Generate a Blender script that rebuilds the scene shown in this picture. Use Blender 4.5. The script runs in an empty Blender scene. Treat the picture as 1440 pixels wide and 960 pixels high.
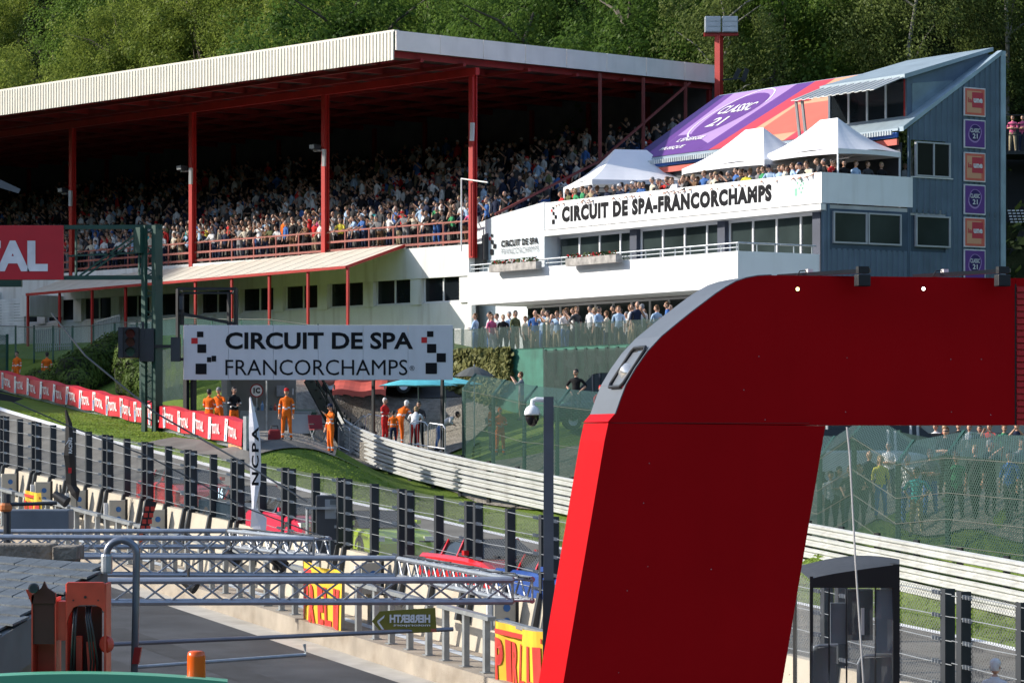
import bpy, bmesh, math, random
import numpy as np
from mathutils import Vector, Matrix
R = math.radians
random.seed(7)
S = bpy.context.scene
COL = S.collection
# ------------------------------------------------------------------ camera, sky, sun, exposure
F = 4500.0                                   # focal length in photo pixels (1440 wide)
cd = bpy.data.cameras.new('camera'); cam = bpy.data.objects.new('camera', cd); COL.objects.link(cam)
cd.sensor_width = 36; cd.lens = F / 1440 * 36; cd.shift_y = 140 / 1440
cd.clip_start = 1; cd.clip_end = 2000
cam.location = (0, 0, 0); cam.rotation_euler = (R(90), 0, 0); S.camera = cam
SUN_EL, SUN_AZ = R(26), (-0.97, 0.10)        # low evening sun from the left
w = bpy.data.worlds.new('World'); S.world = w; w.use_nodes = True
nt = w.node_tree; sky = nt.nodes.new('ShaderNodeTexSky'); sky.sky_type = 'NISHITA'; sky.sun_disc = False
sky.sun_elevation = SUN_EL; sky.sun_rotation = math.atan2(SUN_AZ[0], SUN_AZ[1])
bg = nt.nodes['Background']; nt.links.new(sky.outputs[0], bg.inputs[0]); bg.inputs[1].default_value = 0.15
sl = bpy.data.lights.new('sun', 'SUN'); sun = bpy.data.objects.new('sun', sl); COL.objects.link(sun)
sl.energy = 3.7; sl.angle = R(0.5); sl.color = (1, 0.93, 0.82)
sd = Vector((SUN_AZ[0] * math.cos(SUN_EL), SUN_AZ[1] * math.cos(SUN_EL), math.sin(SUN_EL)))
sun.rotation_euler = sd.to_track_quat('Z', 'Y').to_euler(); sun.location = sd * 200
S.view_settings.view_transform = 'Standard'; S.view_settings.look = 'None'
S.view_settings.exposure = 0.72; S.view_settings.gamma = 1; S.view_settings.use_curve_mapping = False
S.cycles.max_bounces = 6; S.cycles.transparent_max_bounces = 16
S.cycles.diffuse_bounces = 2; S.cycles.glossy_bounces = 2; S.cycles.transmission_bounces = 3
S.cycles.use_denoising = True

def P(px, py, Y): return Vector(((px - 720) / F * Y, Y, (620 - py) / F * Y))
# ------------------------------------------------------------------ materials
MATS = {}
def mat(name, col=(.5, .5, .5), rough=.6, metal=0, var=.18, scale=1.2, bump=0, bscale=40, spec=.5, stain=0, streak=0):
    if name in MATS: return MATS[name]
    m = bpy.data.materials.new(name); m.use_nodes = True; MATS[name] = m
    n, l = m.node_tree.nodes, m.node_tree.links; b = n['Principled BSDF']
    b.inputs['Roughness'].default_value = rough; b.inputs['Metallic'].default_value = metal
    b.inputs['Specular IOR Level'].default_value = spec
    tc = n.new('ShaderNodeTexCoord')
    no = n.new('ShaderNodeTexNoise'); no.inputs['Scale'].default_value = scale; no.inputs['Detail'].default_value = 5
    l.new(tc.outputs['Object'], no.inputs['Vector'])
    mx = n.new('ShaderNodeMixRGB'); mx.inputs[1].default_value = (*[c * (1 - var) for c in col], 1)
    mx.inputs[2].default_value = (*[min(1, c * (1 + var)) for c in col], 1)
    rp = n.new('ShaderNodeValToRGB'); rp.color_ramp.elements[0].position = .3; rp.color_ramp.elements[1].position = .7
    l.new(no.outputs[0], rp.inputs[0]); l.new(rp.outputs[0], mx.inputs[0])
    out = mx.outputs[0]
    if stain or streak:
        n2 = n.new('ShaderNodeTexNoise'); n2.inputs['Scale'].default_value = 1; n2.inputs['Detail'].default_value = 8
        mp = n.new('ShaderNodeMapping'); l.new(tc.outputs['Object'], mp.inputs[0])
        mp.inputs['Scale'].default_value = (2.5, 2.5, .25) if streak else (.9, .9, .9)
        l.new(mp.outputs[0], n2.inputs['Vector'])
        r2 = n.new('ShaderNodeValToRGB'); r2.color_ramp.elements[0].position = .5; r2.color_ramp.elements[1].position = .72
        l.new(n2.outputs[0], r2.inputs[0])
        m2 = n.new('ShaderNodeMixRGB'); m2.blend_type = 'MULTIPLY'; m2.inputs[2].default_value = (.55, .5, .44, 1)
        mu = n.new('ShaderNodeMath'); mu.operation = 'MULTIPLY'; mu.inputs[1].default_value = stain or streak
        l.new(r2.outputs[0], mu.inputs[0]); l.new(mu.outputs[0], m2.inputs[0]); l.new(out, m2.inputs[1]); out = m2.outputs[0]
    l.new(out, b.inputs['Base Color'])
    if bump:
        n3 = n.new('ShaderNodeTexNoise'); n3.inputs['Scale'].default_value = bscale; n3.inputs['Detail'].default_value = 4
        l.new(tc.outputs['Object'], n3.inputs['Vector'])
        bp = n.new('ShaderNodeBump'); bp.inputs['Strength'].default_value = bump; bp.inputs['Distance'].default_value = .05
        l.new(n3.outputs[0], bp.inputs['Height']); l.new(bp.outputs[0], b.inputs['Normal'])
    return m
def glass(name, col=(.03, .04, .045), rough=.06, alpha=1.0):
    if name in MATS: return MATS[name]
    m = mat(name, col, rough, 0, .3, .5, spec=.35)
    if alpha < 1:
        m.node_tree.nodes['Principled BSDF'].inputs['Alpha'].default_value = alpha
    return m
def leafmat(name, a, b_, tr=.35):
    if name in MATS: return MATS[name]
    m = bpy.data.materials.new(name); m.use_nodes = True; MATS[name] = m
    n, l = m.node_tree.nodes, m.node_tree.links
    for x in list(n): n.remove(x)
    o = n.new('ShaderNodeOutputMaterial'); tc = n.new('ShaderNodeTexCoord')
    no = n.new('ShaderNodeTexNoise'); no.inputs['Scale'].default_value = .9; no.inputs['Detail'].default_value = 6
    l.new(tc.outputs['Object'], no.inputs['Vector'])
    oi = n.new('ShaderNodeObjectInfo'); ad = n.new('ShaderNodeMath'); ad.operation = 'MULTIPLY_ADD'
    l.new(oi.outputs['Random'], ad.inputs[0]); ad.inputs[1].default_value = .3; l.new(no.outputs[0], ad.inputs[2])
    rp = n.new('ShaderNodeValToRGB'); rp.color_ramp.elements[0].position = .4; rp.color_ramp.elements[1].position = .85
    rp.color_ramp.elements[0].color = (*a, 1); rp.color_ramp.elements[1].color = (*b_, 1)
    l.new(ad.outputs[0], rp.inputs[0])
    d = n.new('ShaderNodeBsdfDiffuse'); t = n.new('ShaderNodeBsdfTranslucent'); g = n.new('ShaderNodeBsdfGlossy'); g.inputs['Roughness'].default_value = .45
    g.inputs[0].default_value = (.6, .65, .55, 1)
    l.new(rp.outputs[0], d.inputs[0]); l.new(rp.outputs[0], t.inputs[0])
    mx = n.new('ShaderNodeMixShader'); mx.inputs[0].default_value = tr; l.new(d.outputs[0], mx.inputs[1]); l.new(t.outputs[0], mx.inputs[2])
    m2 = n.new('ShaderNodeMixShader'); m2.inputs[0].default_value = .012; l.new(mx.outputs[0], m2.inputs[1]); l.new(g.outputs[0], m2.inputs[2])
    l.new(m2.outputs[0], o.inputs[0]); return m
def netmat(name, col, pitch=.06, wire=.12, film=0.0, metal=0, rough=.5, squash=1.0):
    """woven wire: diamond grid cut out of a sheet with uv in metres; film = share of the holes filled by fabric"""
    if name in MATS: return MATS[name]
    m = bpy.data.materials.new(name); m.use_nodes = True; MATS[name] = m
    n, l = m.node_tree.nodes, m.node_tree.links; b = n['Principled BSDF']
    b.inputs['Base Color'].default_value = (*col, 1); b.inputs['Metallic'].default_value = metal; b.inputs['Roughness'].default_value = rough
    uv = n.new('ShaderNodeUVMap'); sp = n.new('ShaderNodeSeparateXYZ'); l.new(uv.outputs[0], sp.inputs[0])
    def ma(op, a, b2=None, v=None):
        q = n.new('ShaderNodeMath'); q.operation = op
        if isinstance(a, (int, float)): q.inputs[0].default_value = a
        else: l.new(a, q.inputs[0])
        if b2 is not None:
            if isinstance(b2, (int, float)): q.inputs[1].default_value = b2
            else: l.new(b2, q.inputs[1])
        return q.outputs[0]
    vs = ma('MULTIPLY', sp.outputs[1], squash)
    res = []
    for op in ('ADD', 'SUBTRACT'):
        f = ma('FRACT', ma('DIVIDE', ma(op, sp.outputs[0], vs), pitch))
        res.append(ma('LESS_THAN', f, wire))
    mk = ma('MAXIMUM', res[0], res[1])
    if film:
        no = n.new('ShaderNodeTexNoise'); no.inputs['Scale'].default_value = 1.1; no.inputs['Detail'].default_value = 6; l.new(uv.outputs[0], no.inputs['Vector'])
        mr = n.new('ShaderNodeMapRange'); mr.inputs[1].default_value = .3; mr.inputs[2].default_value = .7
        mr.inputs[3].default_value = film * .5; mr.inputs[4].default_value = min(1, film * 1.5); l.new(no.outputs[0], mr.inputs[0])
        mk = ma('MAXIMUM', mk, mr.outputs[0])
    l.new(mk, b.inputs['Alpha']); return m
# ------------------------------------------------------------------ builders
def thing(name, label, cat, loc=(0, 0, 0), rotz=0, group=None):
    o = bpy.data.objects.new(name, None); COL.objects.link(o); o.location = loc; o.rotation_euler = (0, 0, rotz)
    o.empty_display_size = .2
    return tag(o, label, cat, group)
def tag(o, label, cat, group=None):
    o['label'] = label; o['category'] = cat
    if group: o['group'] = group
    return o
def root_inv(o):
    while o.parent: o = o.parent
    return (Matrix.Translation(o.location) @ Matrix.Rotation(o.rotation_euler.z, 4, 'Z')).inverted()
class MB:
    def __init__(s): s.v = []; s.f = []; s.m = []; s.uv = {}
    def poly(s, pts, mi=0, uv=None):
        i = len(s.v); s.v += [Vector(p) for p in pts]; s.f.append(tuple(range(i, i + len(pts)))); s.m.append(mi)
        if uv: s.uv[len(s.f) - 1] = uv
        return s
    def hull8(s, p, mi=0):
        i = len(s.v); s.v += [Vector(q) for q in p]
        for f in ((0, 3, 2, 1), (4, 5, 6, 7), (0, 1, 5, 4), (1, 2, 6, 5), (2, 3, 7, 6), (3, 0, 4, 7)):
            s.f.append(tuple(i + k for k in f)); s.m.append(mi)
        return s
    def obox(s, o, a, b, c, mi=0):            # corner + three edge vectors
        o, a, b, c = map(Vector, (o, a, b, c))
        return s.hull8([o, o + a, o + a + b, o + b, o + c, o + a + c, o + a + b + c, o + b + c], mi)
    def box(s, x0, x1, y0, y1, z0, z1, mi=0): return s.obox((x0, y0, z0), (x1 - x0, 0, 0), (0, y1 - y0, 0), (0, 0, z1 - z0), mi)
    def bar(s, p, q, w, h=None, up=(0, 0, 1), mi=0):
        p, q = Vector(p), Vector(q); d = (q - p); h = h or w
        if d.length < 1e-6: return s
        u = Vector(up); 
        if abs(d.normalized().dot(u)) > .98: u = Vector((.6, .8, 0))
        r = d.cross(u).normalized() * w / 2; t = r.cross(d).normalized() * h / 2
        return s.hull8([p - r - t, q - r - t, q + r - t, p + r - t, p - r + t, q - r + t, q + r + t, p + r + t], mi)
    def tube(s, pts, r, n=8, mi=0, cap=True):
        pts = [Vector(p) for p in pts]; rings = []
        rr = r if isinstance(r, (list, tuple)) else [r] * len(pts)
        prev = None
        for k, p in enumerate(pts):
            d = (pts[min(k + 1, len(pts) - 1)] - pts[max(k - 1, 0)]).normalized()
            if prev is None:
                u = Vector((0, 0, 1)) if abs(d.z) < .9 else Vector((1, 0, 0)); a = d.cross(u).normalized()
            else:
                a = (prev - d * prev.dot(d)).normalized()
            prev = a; b = d.cross(a); base = len(s.v)
            for j in range(n):
                t = 2 * math.pi * j / n; s.v.append(p + (a * math.cos(t) + b * math.sin(t)) * rr[k])
            rings.append(base)
        for k in range(len(rings) - 1):
            for j in range(n):
                s.f.append((rings[k] + j, rings[k] + (j + 1) % n, rings[k + 1] + (j + 1) % n, rings[k + 1] + j)); s.m.append(mi)
        if cap:
            s.f.append(tuple(rings[0] + j for j in reversed(range(n)))); s.m.append(mi)
            s.f.append(tuple(rings[-1] + j for j in range(n))); s.m.append(mi)
        return s
    def lathe(s, prof, c=(0, 0, 0), n=16, mi=0, axis=None):
        c = Vector(c); q = Vector(axis).to_track_quat('Z', 'Y') if axis else None; rings = []
        for r, z in prof:
            rings.append(len(s.v))
            for j in range(n):
                t = 2 * math.pi * j / n; p = Vector((r * math.cos(t), r * math.sin(t), z)); s.v.append(c + (q @ p if q else p))
        for k in range(len(rings) - 1):
            for j in range(n):
                s.f.append((rings[k] + j, rings[k] + (j + 1) % n, rings[k + 1] + (j + 1) % n, rings[k + 1] + j)); s.m.append(mi)
        return s
    def prism(s, pts, d, mi=0):              # polygon extruded along vector d
        d = Vector(d); n = len(pts); i = len(s.v); s.v += [Vector(p) for p in pts] + [Vector(p) + d for p in pts]
        s.f.append(tuple(i + k for k in reversed(range(n)))); s.m.append(mi)
        s.f.append(tuple(i + n + k for k in range(n))); s.m.append(mi)
        for k in range(n):
            k2 = (k + 1) % n; s.f.append((i + k, i + k2, i + n + k2, i + n + k)); s.m.append(mi)
        return s
    def ribbed(s, o, u, L, v, nrm, pitch=.3, depth=.05, mi=0, Lb=None, prof=None):
        """corrugated sheet; prof(x) -> (bottom, top) along v"""
        o, u, v, nrm = map(Vector, (o, u, v, nrm)); k = max(2, int(L / pitch)); xs = []
        for i in range(k):
            a = i * L / k; w_ = L / k
            xs += [(a, 0), (a + .3 * w_, 0), (a + .42 * w_, depth), (a + .88 * w_, depth)]
        xs.append((L, 0)); base = len(s.v)
        for a, d in xs:
            lo, hi = prof(a) if prof else (0, 1)
            s.v += [o + u * a + nrm * d + v * lo, o + u * a + nrm * d + v * hi]
        for i in range(len(xs) - 1):
            s.f.append((base + 2 * i, base + 2 * i + 2, base + 2 * i + 3, base + 2 * i + 1)); s.m.append(mi)
        return s
    def sheet(s, pts_lo, pts_hi, mi=0):       # ruled strip with uv in metres
        a = 0
        for i in range(len(pts_lo) - 1):
            p, q, r, t = map(Vector, (pts_lo[i], pts_lo[i + 1], pts_hi[i + 1], pts_hi[i])); L = (q - p).length
            s.poly([p, q, r, t], mi, [(a, 0), (a + L, 0), (a + L, (r - q).length), (a, (t - p).length)]); a += L
        return s
    def build(s, name, mats, parent=None, smooth=False, local=False, kind=None, bevel=0):
        me = bpy.data.meshes.new(name)
        inv = root_inv(parent) if (parent and not local) else Matrix()
        me.from_pydata([inv @ v for v in s.v], [], s.f)
        if not isinstance(mats, (list, tuple)): mats = [mats]
        for m in mats: me.materials.append(m)
        me.polygons.foreach_set('material_index', s.m)
        if s.uv:
            ul = me.uv_layers.new(name='UVMap')
            for fi, uv in s.uv.items():
                for li, c in zip(me.polygons[fi].loop_indices, uv): ul.data[li].uv = c
        if smooth: me.polygons.foreach_set('use_smooth', [True] * len(me.polygons))
        me.update()
        o = bpy.data.objects.new(name, me); COL.objects.link(o)
        if parent: o.parent = parent
        if kind: o['kind'] = kind
        if bevel:
            b = o.modifiers.new('b', 'BEVEL'); b.width = bevel; b.segments = 2; b.limit_method = 'ANGLE'; b.angle_limit = R(40)
        return o
def kids(o): return [c for c in ALLK.get(o.name, [])] if False else list(o.children)
def dup(root, loc=None, rotz=None, label=None):
    c = root.copy(); COL.objects.link(c)
    if loc is not None: c.location = loc
    if rotz is not None: c.rotation_euler = (0, 0, rotz)
    if label: c['label'] = label
    for ch in list(root.children):
        d = ch.copy(); COL.objects.link(d); d.parent = c
        for g in list(ch.children):
            e = g.copy(); COL.objects.link(e); e.parent = d
    return c
def text(body, o, u, v, W, H, m, parent, name='lettering', bold=.0, depth=.01, space=1.0):
    """letters fitted into the rectangle o + u*W + v*H"""
    c = bpy.data.curves.new('t', 'FONT'); c.body = body; c.offset = bold; c.space_character = space; c.resolution_u = 3
    t = bpy.data.objects.new('t', c); COL.objects.link(t)
    dg = bpy.context.evaluated_depsgraph_get(); dg.update()
    me = bpy.data.meshes.new_from_object(t.evaluated_get(dg)); bpy.data.objects.remove(t); bpy.data.curves.remove(c)
    co = np.array([x.co[:] for x in me.vertices]); lo, hi = co.min(0), co.max(0)
    o, u, v = Vector(o), Vector(u).normalized(), Vector(v).normalized(); nn = u.cross(v)
    mb = MB()
    for p in me.polygons:
        pts = []
        for vi in p.vertices:
            x = (co[vi][0] - lo[0]) / (hi[0] - lo[0]) * W; y = (co[vi][1] - lo[1]) / (hi[1] - lo[1]) * H
            pts.append(o + u * x + v * y + nn * depth)
        if len(pts) >= 3: mb.poly(pts)
    bpy.data.meshes.remove(me)
    if name is None: return mb
    return mb.build(name, m, parent)
def squares(lst, o, u, v, parent, ms, name='checker_mark', depth=.012):
    """chequer squares of a logo: (x, y, w, h, material index)"""
    o, u, v = Vector(o), Vector(u).normalized(), Vector(v).normalized(); nn = u.cross(v) * depth; mb = MB()
    for x, y, a, b, mi in lst:
        p = o + u * x + v * y + nn; mb.poly([p, p + u * a, p + u * a + v * b, p + v * b], mi)
    return mb.build(name, ms, parent)
# common materials
WHITE = mat('white_paint', (.74, .74, .73), .5, var=.04, streak=.45)
CLEANW = mat('clean_white', (.84, .85, .87), .5, var=.02)
CREAM = mat('cream_sheet', (.74, .70, .60), .5, var=.05, streak=.2)
REDST = mat('red_steel', (.42, .018, .015), .45, var=.15, streak=.3)
REDB = mat('red_banner', (.62, .012, .03), .5, var=.06)
BLACK = mat('black_paint', (.012, .013, .016), .5, var=.2)
DKGREY = mat('dark_grey_steel', (.035, .04, .05), .42, .2, var=.25, streak=.25)
GALV = mat('galvanised_steel', (.42, .45, .48), .42, .6, var=.2, scale=5)
ALU = mat('aluminium', (.55, .57, .62), .3, .85, var=.12, scale=6)
DKGREEN = mat('dark_green_paint', (.012, .06, .045), .5, var=.2)
GLASS = glass('dark_glass', (.012, .016, .02), .12)
WFRAME = mat('window_frame_white', (.72, .73, .75), .5, var=.05)
BLUE = mat('blue_sheet', (.10, .148, .205), .5, var=.12, streak=.35)
CONC = mat('concrete', (.40, .37, .32), .9, var=.2, scale=2, bump=.4, stain=.6)
INK = mat('lettering_black', (.012, .012, .015), .8, var=.1, spec=.15)
LW = mat('lettering_white', (.82, .82, .82), .5, var=.02)
REDL = mat('lettering_red', (.55, .01, .015), .5, var=.05)
# ------------------------------------------------------------------ site frames
cu, cv = Vector((-.549, .836, 0)), Vector((.838, .549, 0))           # clubhouse: along the front, and to the back
CC = Vector((12.08, 125, 0))
def C(s, t, z): return CC + cu * s + cv * t + Vector((0, 0, z))
gg, gq = Vector((-.661, .751, 0)), Vector((.751, .661, 0))           # grandstand: along the front to the left, and to the back
GG = Vector((-1.68, 145, 0))
def G(s, q, z): return GG + gg * s + gq * q + Vector((0, 0, z))
fd, fn = Vector((-.403, .915, 0)), Vector((-.915, -.403, 0))         # pit wall: along it, and across towards the pits
FA = Vector((7.7, 55, 0))
def ftop(s): return -2.58 + .0542 * s
def W(s, n, dz): return FA + fd * s + fn * n + Vector((0, 0, ftop(s) + dz))
def s_of(px):                                                         # along the pit wall: where it crosses photo column px
    k = (px - 720) / F; return (7.7 - k * 55) / (.403 + k * .915)
UP = Vector((0, 0, 1))
# ------------------------------------------------------------------ ground
EDGE = [P(1700, 985, 54), P(1500, 930, 60.5), P(1385, 903, 65), P(1268, 879, 68), P(1000, 822, 78), P(763, 765, 87), P(622, 733, 92), P(498, 707, 97),
        P(300, 655, 107), P(145, 617, 118), P(15, 579, 132), P(-120, 535, 150)]
RAIL = [P(1700, 930, 58), P(1440, 873, 67.4), P(1265, 832, 75), P(1000, 772, 90), P(800, 725, 105), P(700, 702, 112), P(600, 684, 115.5), P(530, 665, 117.5),
        P(493, 645, 120), P(479, 634, 123), P(476, 622, 127)]
BAR = [P(344, 633, 108), P(212, 603, 124), P(100, 575, 139), P(0, 551, 153), P(-60, 535, 162)]
mids = [a.lerp(b, k) for L in (EDGE, RAIL, BAR) for a, b in zip(L, L[1:]) for k in (.25, .5, .75)]
keys = EDGE + RAIL + BAR + mids + [P(315, 622, 113), P(360, 616, 118), 
    P(403, 619, 110), P(330, 638, 112), P(440, 612, 116), P(560, 606, 128), P(640, 610, 126), P(655, 652, 118), P(740, 670, 112), P(830, 690, 106), P(1000, 715, 95),
    P(1198, 747, 81), P(1290, 747, 79), P(1330, 771, 75), P(1440, 790, 71), P(1290, 700, 92), P(1400, 690, 100), P(1100, 690, 100), P(1200, 640, 120), P(808, 588, 120),
    P(1300, 600, 150), P(22, 545, 157), P(65, 545, 154), P(150, 480, 158), P(60, 489, 166), P(250, 475, 152), P(150, 538, 148), P(240, 560, 138),
    P(487, 456, 146), P(37, 488, 166), P(600, 492, 143), P(700, 540, 132), P(560, 476, 146), P(400, 500, 142), P(420, 560, 128), P(560, 520, 140), P(300, 540, 132), P(-200, 470, 190), P(1100, 540, 140), P(900, 560, 133)]
KX = np.array([[k.x, k.y] for k in keys]); KZ = np.array([k.z for k in keys])
def phi(r): return np.where(r > 1e-6, r * r * np.log(r + 1e-9), 0)
n_ = len(KX); A_ = np.zeros((n_ + 3, n_ + 3)); D_ = np.linalg.norm(KX[:, None] - KX[None], axis=2)
A_[:n_, :n_] = phi(D_) + np.eye(n_) * .3; A_[:n_, n_] = 1; A_[:n_, n_ + 1:] = KX; A_[n_, :n_] = 1; A_[n_ + 1:, :n_] = KX.T
SOL = np.linalg.solve(A_, np.concatenate([KZ, np.zeros(3)]))
def hz0(XY):
    XY = np.atleast_2d(XY); r = np.linalg.norm(XY[:, None] - KX[None], axis=2)
    return phi(r) @ SOL[:n_] + SOL[n_] + XY @ SOL[n_ + 1:]
EX = np.array([[e.x, e.y, e.z] for e in reversed(EDGE)])              # far edge of the track as a function of Y is monotone
EXs = EX[np.argsort(EX[:, 1])]
def hz(XY):
    XY = np.atleast_2d(np.array(XY, float)); z = hz0(XY)
    q = (XY[:, 0] - GG.x) * gq.x + (XY[:, 1] - GG.y) * gq.y
    tq = np.clip((q - 4) / 12, 0, 1); base = 5.2
    z = np.clip(z, -6, 5.1)
    hill = base + np.clip(q - 17, 0, 400) * .70
    z = z * (1 - tq) + hill * tq
    # on the near side of the far track edge: sink under the track
    ex = np.interp(XY[:, 1], EXs[:, 1], EXs[:, 0]); ez = np.interp(XY[:, 1], EXs[:, 1], EXs[:, 2])
    side = (ex - XY[:, 0])                                            # metres to the left of the edge
    tt = np.clip(side / 1.0, 0, 1) * np.clip((168 - XY[:, 1]) / 8, 0, 1) * (1 - tq)
    low = ez - 3.5 - np.clip(side, 0, 40) * .12
    return z * (1 - tt) + np.minimum(z, low) * tt
def gz(x, y): return float(hz([[x, y]])[0])
def on(v, dz=0): return Vector((v.x, v.y, gz(v.x, v.y) + dz))
GRASSM = None
def ground_mat(name, a, b, c, sc):
    m = mat(name, a, .95, var=.0); n, l = m.node_tree.nodes, m.node_tree.links; bs = n['Principled BSDF']
    bs.inputs['Specular IOR Level'].default_value = .1
    tc = n.new('ShaderNodeTexCoord'); n1 = n.new('ShaderNodeTexNoise'); n1.inputs['Scale'].default_value = sc; n1.inputs['Detail'].default_value = 10; n1.inputs['Roughness'].default_value = .75
    l.new(tc.outputs['Object'], n1.inputs['Vector'])
    rp = n.new('ShaderNodeValToRGB'); e = rp.color_ramp.elements; e[0].position = .36; e[1].position = .68
    e[0].color = (*a, 1); e[1].color = (*c, 1); k = e.new(.52); k.color = (*b, 1)
    l.new(n1.outputs[0], rp.inputs[0]); l.new(rp.outputs[0], bs.inputs['Base Color'])
    n2 = n.new('ShaderNodeTexNoise'); n2.inputs['Scale'].default_value = 14; n2.inputs['Detail'].default_value = 6; l.new(tc.outputs['Object'], n2.inputs['Vector'])
    bp = n.new('ShaderNodeBump'); bp.inputs['Strength'].default_value = .9; bp.inputs['Distance'].default_value = .12
    l.new(n2.outputs[0], bp.inputs['Height']); l.new(bp.outputs[0], bs.inputs['Normal']); return m
GRASSM = ground_mat('grass_ground', (.105, .165, .028), (.145, .215, .038), (.20, .26, .06), .9)
GRAVEL = ground_mat('gravel_ground', (.20, .18, .155), (.30, .275, .24), (.38, .35, .31), 3.0)
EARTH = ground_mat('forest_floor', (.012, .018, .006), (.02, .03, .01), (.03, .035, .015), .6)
ASPH = mat('asphalt', (.15, .14, .125), .9, var=.3, scale=.7, bump=.3, bscale=60, stain=.5)
ASPHD = mat('dark_asphalt', (.045, .047, .052), .8, var=.4, scale=.55, bump=.3, bscale=60, stain=.7)
PALEC = mat('pale_concrete', (.46, .43, .38), .9, var=.12, scale=1.5, bump=.2, stain=.4)
def grid(x0, x1, nx, y0, y1, ny, name, m, mask=None, dz=0):
    xs = np.linspace(x0, x1, nx); ys = np.linspace(y0, y1, ny); XX, YY = np.meshgrid(xs, ys); pts = np.stack([XX.ravel(), YY.ravel()], 1)
    z = np.concatenate([hz(pts[i:i + 4000]) for i in range(0, len(pts), 4000)]) + dz
    mb = MB(); mb.v = [Vector((p[0], p[1], q)) for p, q in zip(pts, z)]
    for j in range(ny - 1):
        for i in range(nx - 1):
            mb.f.append((j * nx + i, j * nx + i + 1, (j + 1) * nx + i + 1, (j + 1) * nx + i))
            mb.m.append(mask(.5 * (xs[i] + xs[i + 1]), .5 * (ys[j] + ys[j + 1])) if mask else 0)
    return mb.build(name, m, smooth=True, kind='structure')
def gmask(x, y):
    q = (x - GG.x) * gq.x + (y - GG.y) * gq.y
    return 1 if q > 16 or y > 190 else 0
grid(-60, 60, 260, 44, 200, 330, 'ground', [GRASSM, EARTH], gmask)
grid(-300, 300, 80, 199.5, 520, 50, 'hillside', EARTH, dz=-.05)
def drape(poly_px, name, m, dz=.02, n=14):
    """a patch of ground: rows of photo points at given depth, draped on the terrain. poly_px: list of (left point, right point)"""
    mb = MB(); rows = []
    for a, b in poly_px:
        rows.append([on(a.lerp(b, i / n), dz) for i in range(n + 1)])
    dense = []
    for r0, r1 in zip(rows, rows[1:]):
        for k in range(6):
            dense.append([on(p.lerp(q, k / 6), dz) for p, q in zip(r0, r1)])
    dense.append(rows[-1])
    for r0, r1 in zip(dense, dense[1:]):
        for i in range(n): mb.poly([r0[i], r0[i + 1], r1[i + 1], r1[i]])
    return mb.build(name, m, kind='structure')
def gp(px, Y, py=600): return P(px, py, Y)
# gravel round the marshal post and behind the guard rail, access road across to the track
drape([(gp(355, 108.5), gp(470, 112)), (gp(356, 113), gp(476, 117)), (gp(346, 118), gp(650, 121)), (gp(330, 124), gp(700, 128)), (gp(330, 131), gp(720, 134))], 'gravel_area', GRAVEL, .07)
drape([(gp(492, 122), gp(900, 112)), (gp(540, 119.4), gp(900, 108)), (gp(560, 118.3), gp(900, 100.5))], 'gravel_verge', GRAVEL, .09)
drape([(gp(350, 107.0), gp(508, 110.6)), (gp(350, 109.5), gp(500, 111.4))], 'access_road', ASPH, .06)
drape([(gp(205, 115.0), gp(352, 104.8)), (gp(245, 117), gp(350, 107.6))], 'access_slip_road', ASPH, .07)
MB().hull8([P(506, 621, 119.9) - UP * 1.6, P(650, 643, 117.0) - UP * 1.6, P(650, 637, 124) - UP * 1.6, P(503, 617, 125) - UP * 1.6, P(506, 621, 119.9), P(650, 643, 117.0), P(650, 637, 124), P(503, 617, 125)]).build('gravel_pad', GRAVEL, kind='structure')
drape([(gp(1130, 86.5), gp(1460, 71.5)), (gp(1110, 98), gp(1480, 90)), (gp(1080, 125), gp(1500, 125))], 'spectator_path', GRAVEL, .09)
drape([(gp(520, 131), gp(720, 130)), (gp(520, 139), gp(720, 137))], 'service_road', ASPHD, .10)
# the race track: ruled between the pit wall and the far white line
def tlerp(a, k):
    n = len(a) - 1; x = k * n; i = min(int(x), n - 1); return a[i].lerp(a[i + 1], x - i)
NT = 120; far_, near_ = [], []
for i in range(NT + 1):
    e = tlerp(EDGE, i / NT); s_ = (e - FA).dot(fd); far_.append(e + Vector((0, 0, .02))); near_.append(W(s_ - 3, -.05, -2.2))
mb = MB(); mb.sheet(near_, far_); mb.build('race_track', ASPH, kind='structure')
def edge_n(i):
    a, b = far_[max(0, i - 1)], far_[min(NT, i + 1)]; d = (b - a).normalized(); return Vector((-d.y, d.x, 0)) if False else Vector((d.y, -d.x, 0))
line_lo = [p + (q - p).normalized() * -.06 + UP * .012 for p, q in zip(far_, near_)]
line_hi = [p + (q - p).normalized() * .22 + UP * .012 for p, q in zip(far_, near_)]
MB().sheet(line_hi, line_lo).build('track_edge_line', LW, kind='structure')
# pit lane, platform with kerb, gutter
PB = -3.35                                    # platform level below the fence top
ss = [-30, 0, 20, 40, 60, 80, 110]
mb = MB()
for a, b in zip(ss, ss[1:]):
    mb.hull8([W(a, -.1, PB - .8), W(b, -.1, PB - .8), W(b, 2.02, PB - .8), W(a, 2.02, PB - .8), W(a, -.1, PB), W(b, -.1, PB), W(b, 2.0, PB), W(a, 2.0, PB)])
mb.build('pit_platform', mat('platform_concrete', (.36, .31, .25), .9, var=.2, scale=1.3, bump=.4, stain=.7), kind='structure')
mb = MB(); mb.sheet([W(s, 2.8, PB - .47) for s in ss], [W(s, 1.99, PB - .46) for s in ss]); mb.build('pit_gutter', PALEC, kind='structure')
mb = MB(); mb.sheet([W(s, 60, PB - .9) for s in ss], [W(s, 2.8, PB - .47) for s in ss]); mb.build('pit_lane', ASPHD, kind='structure')
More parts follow.
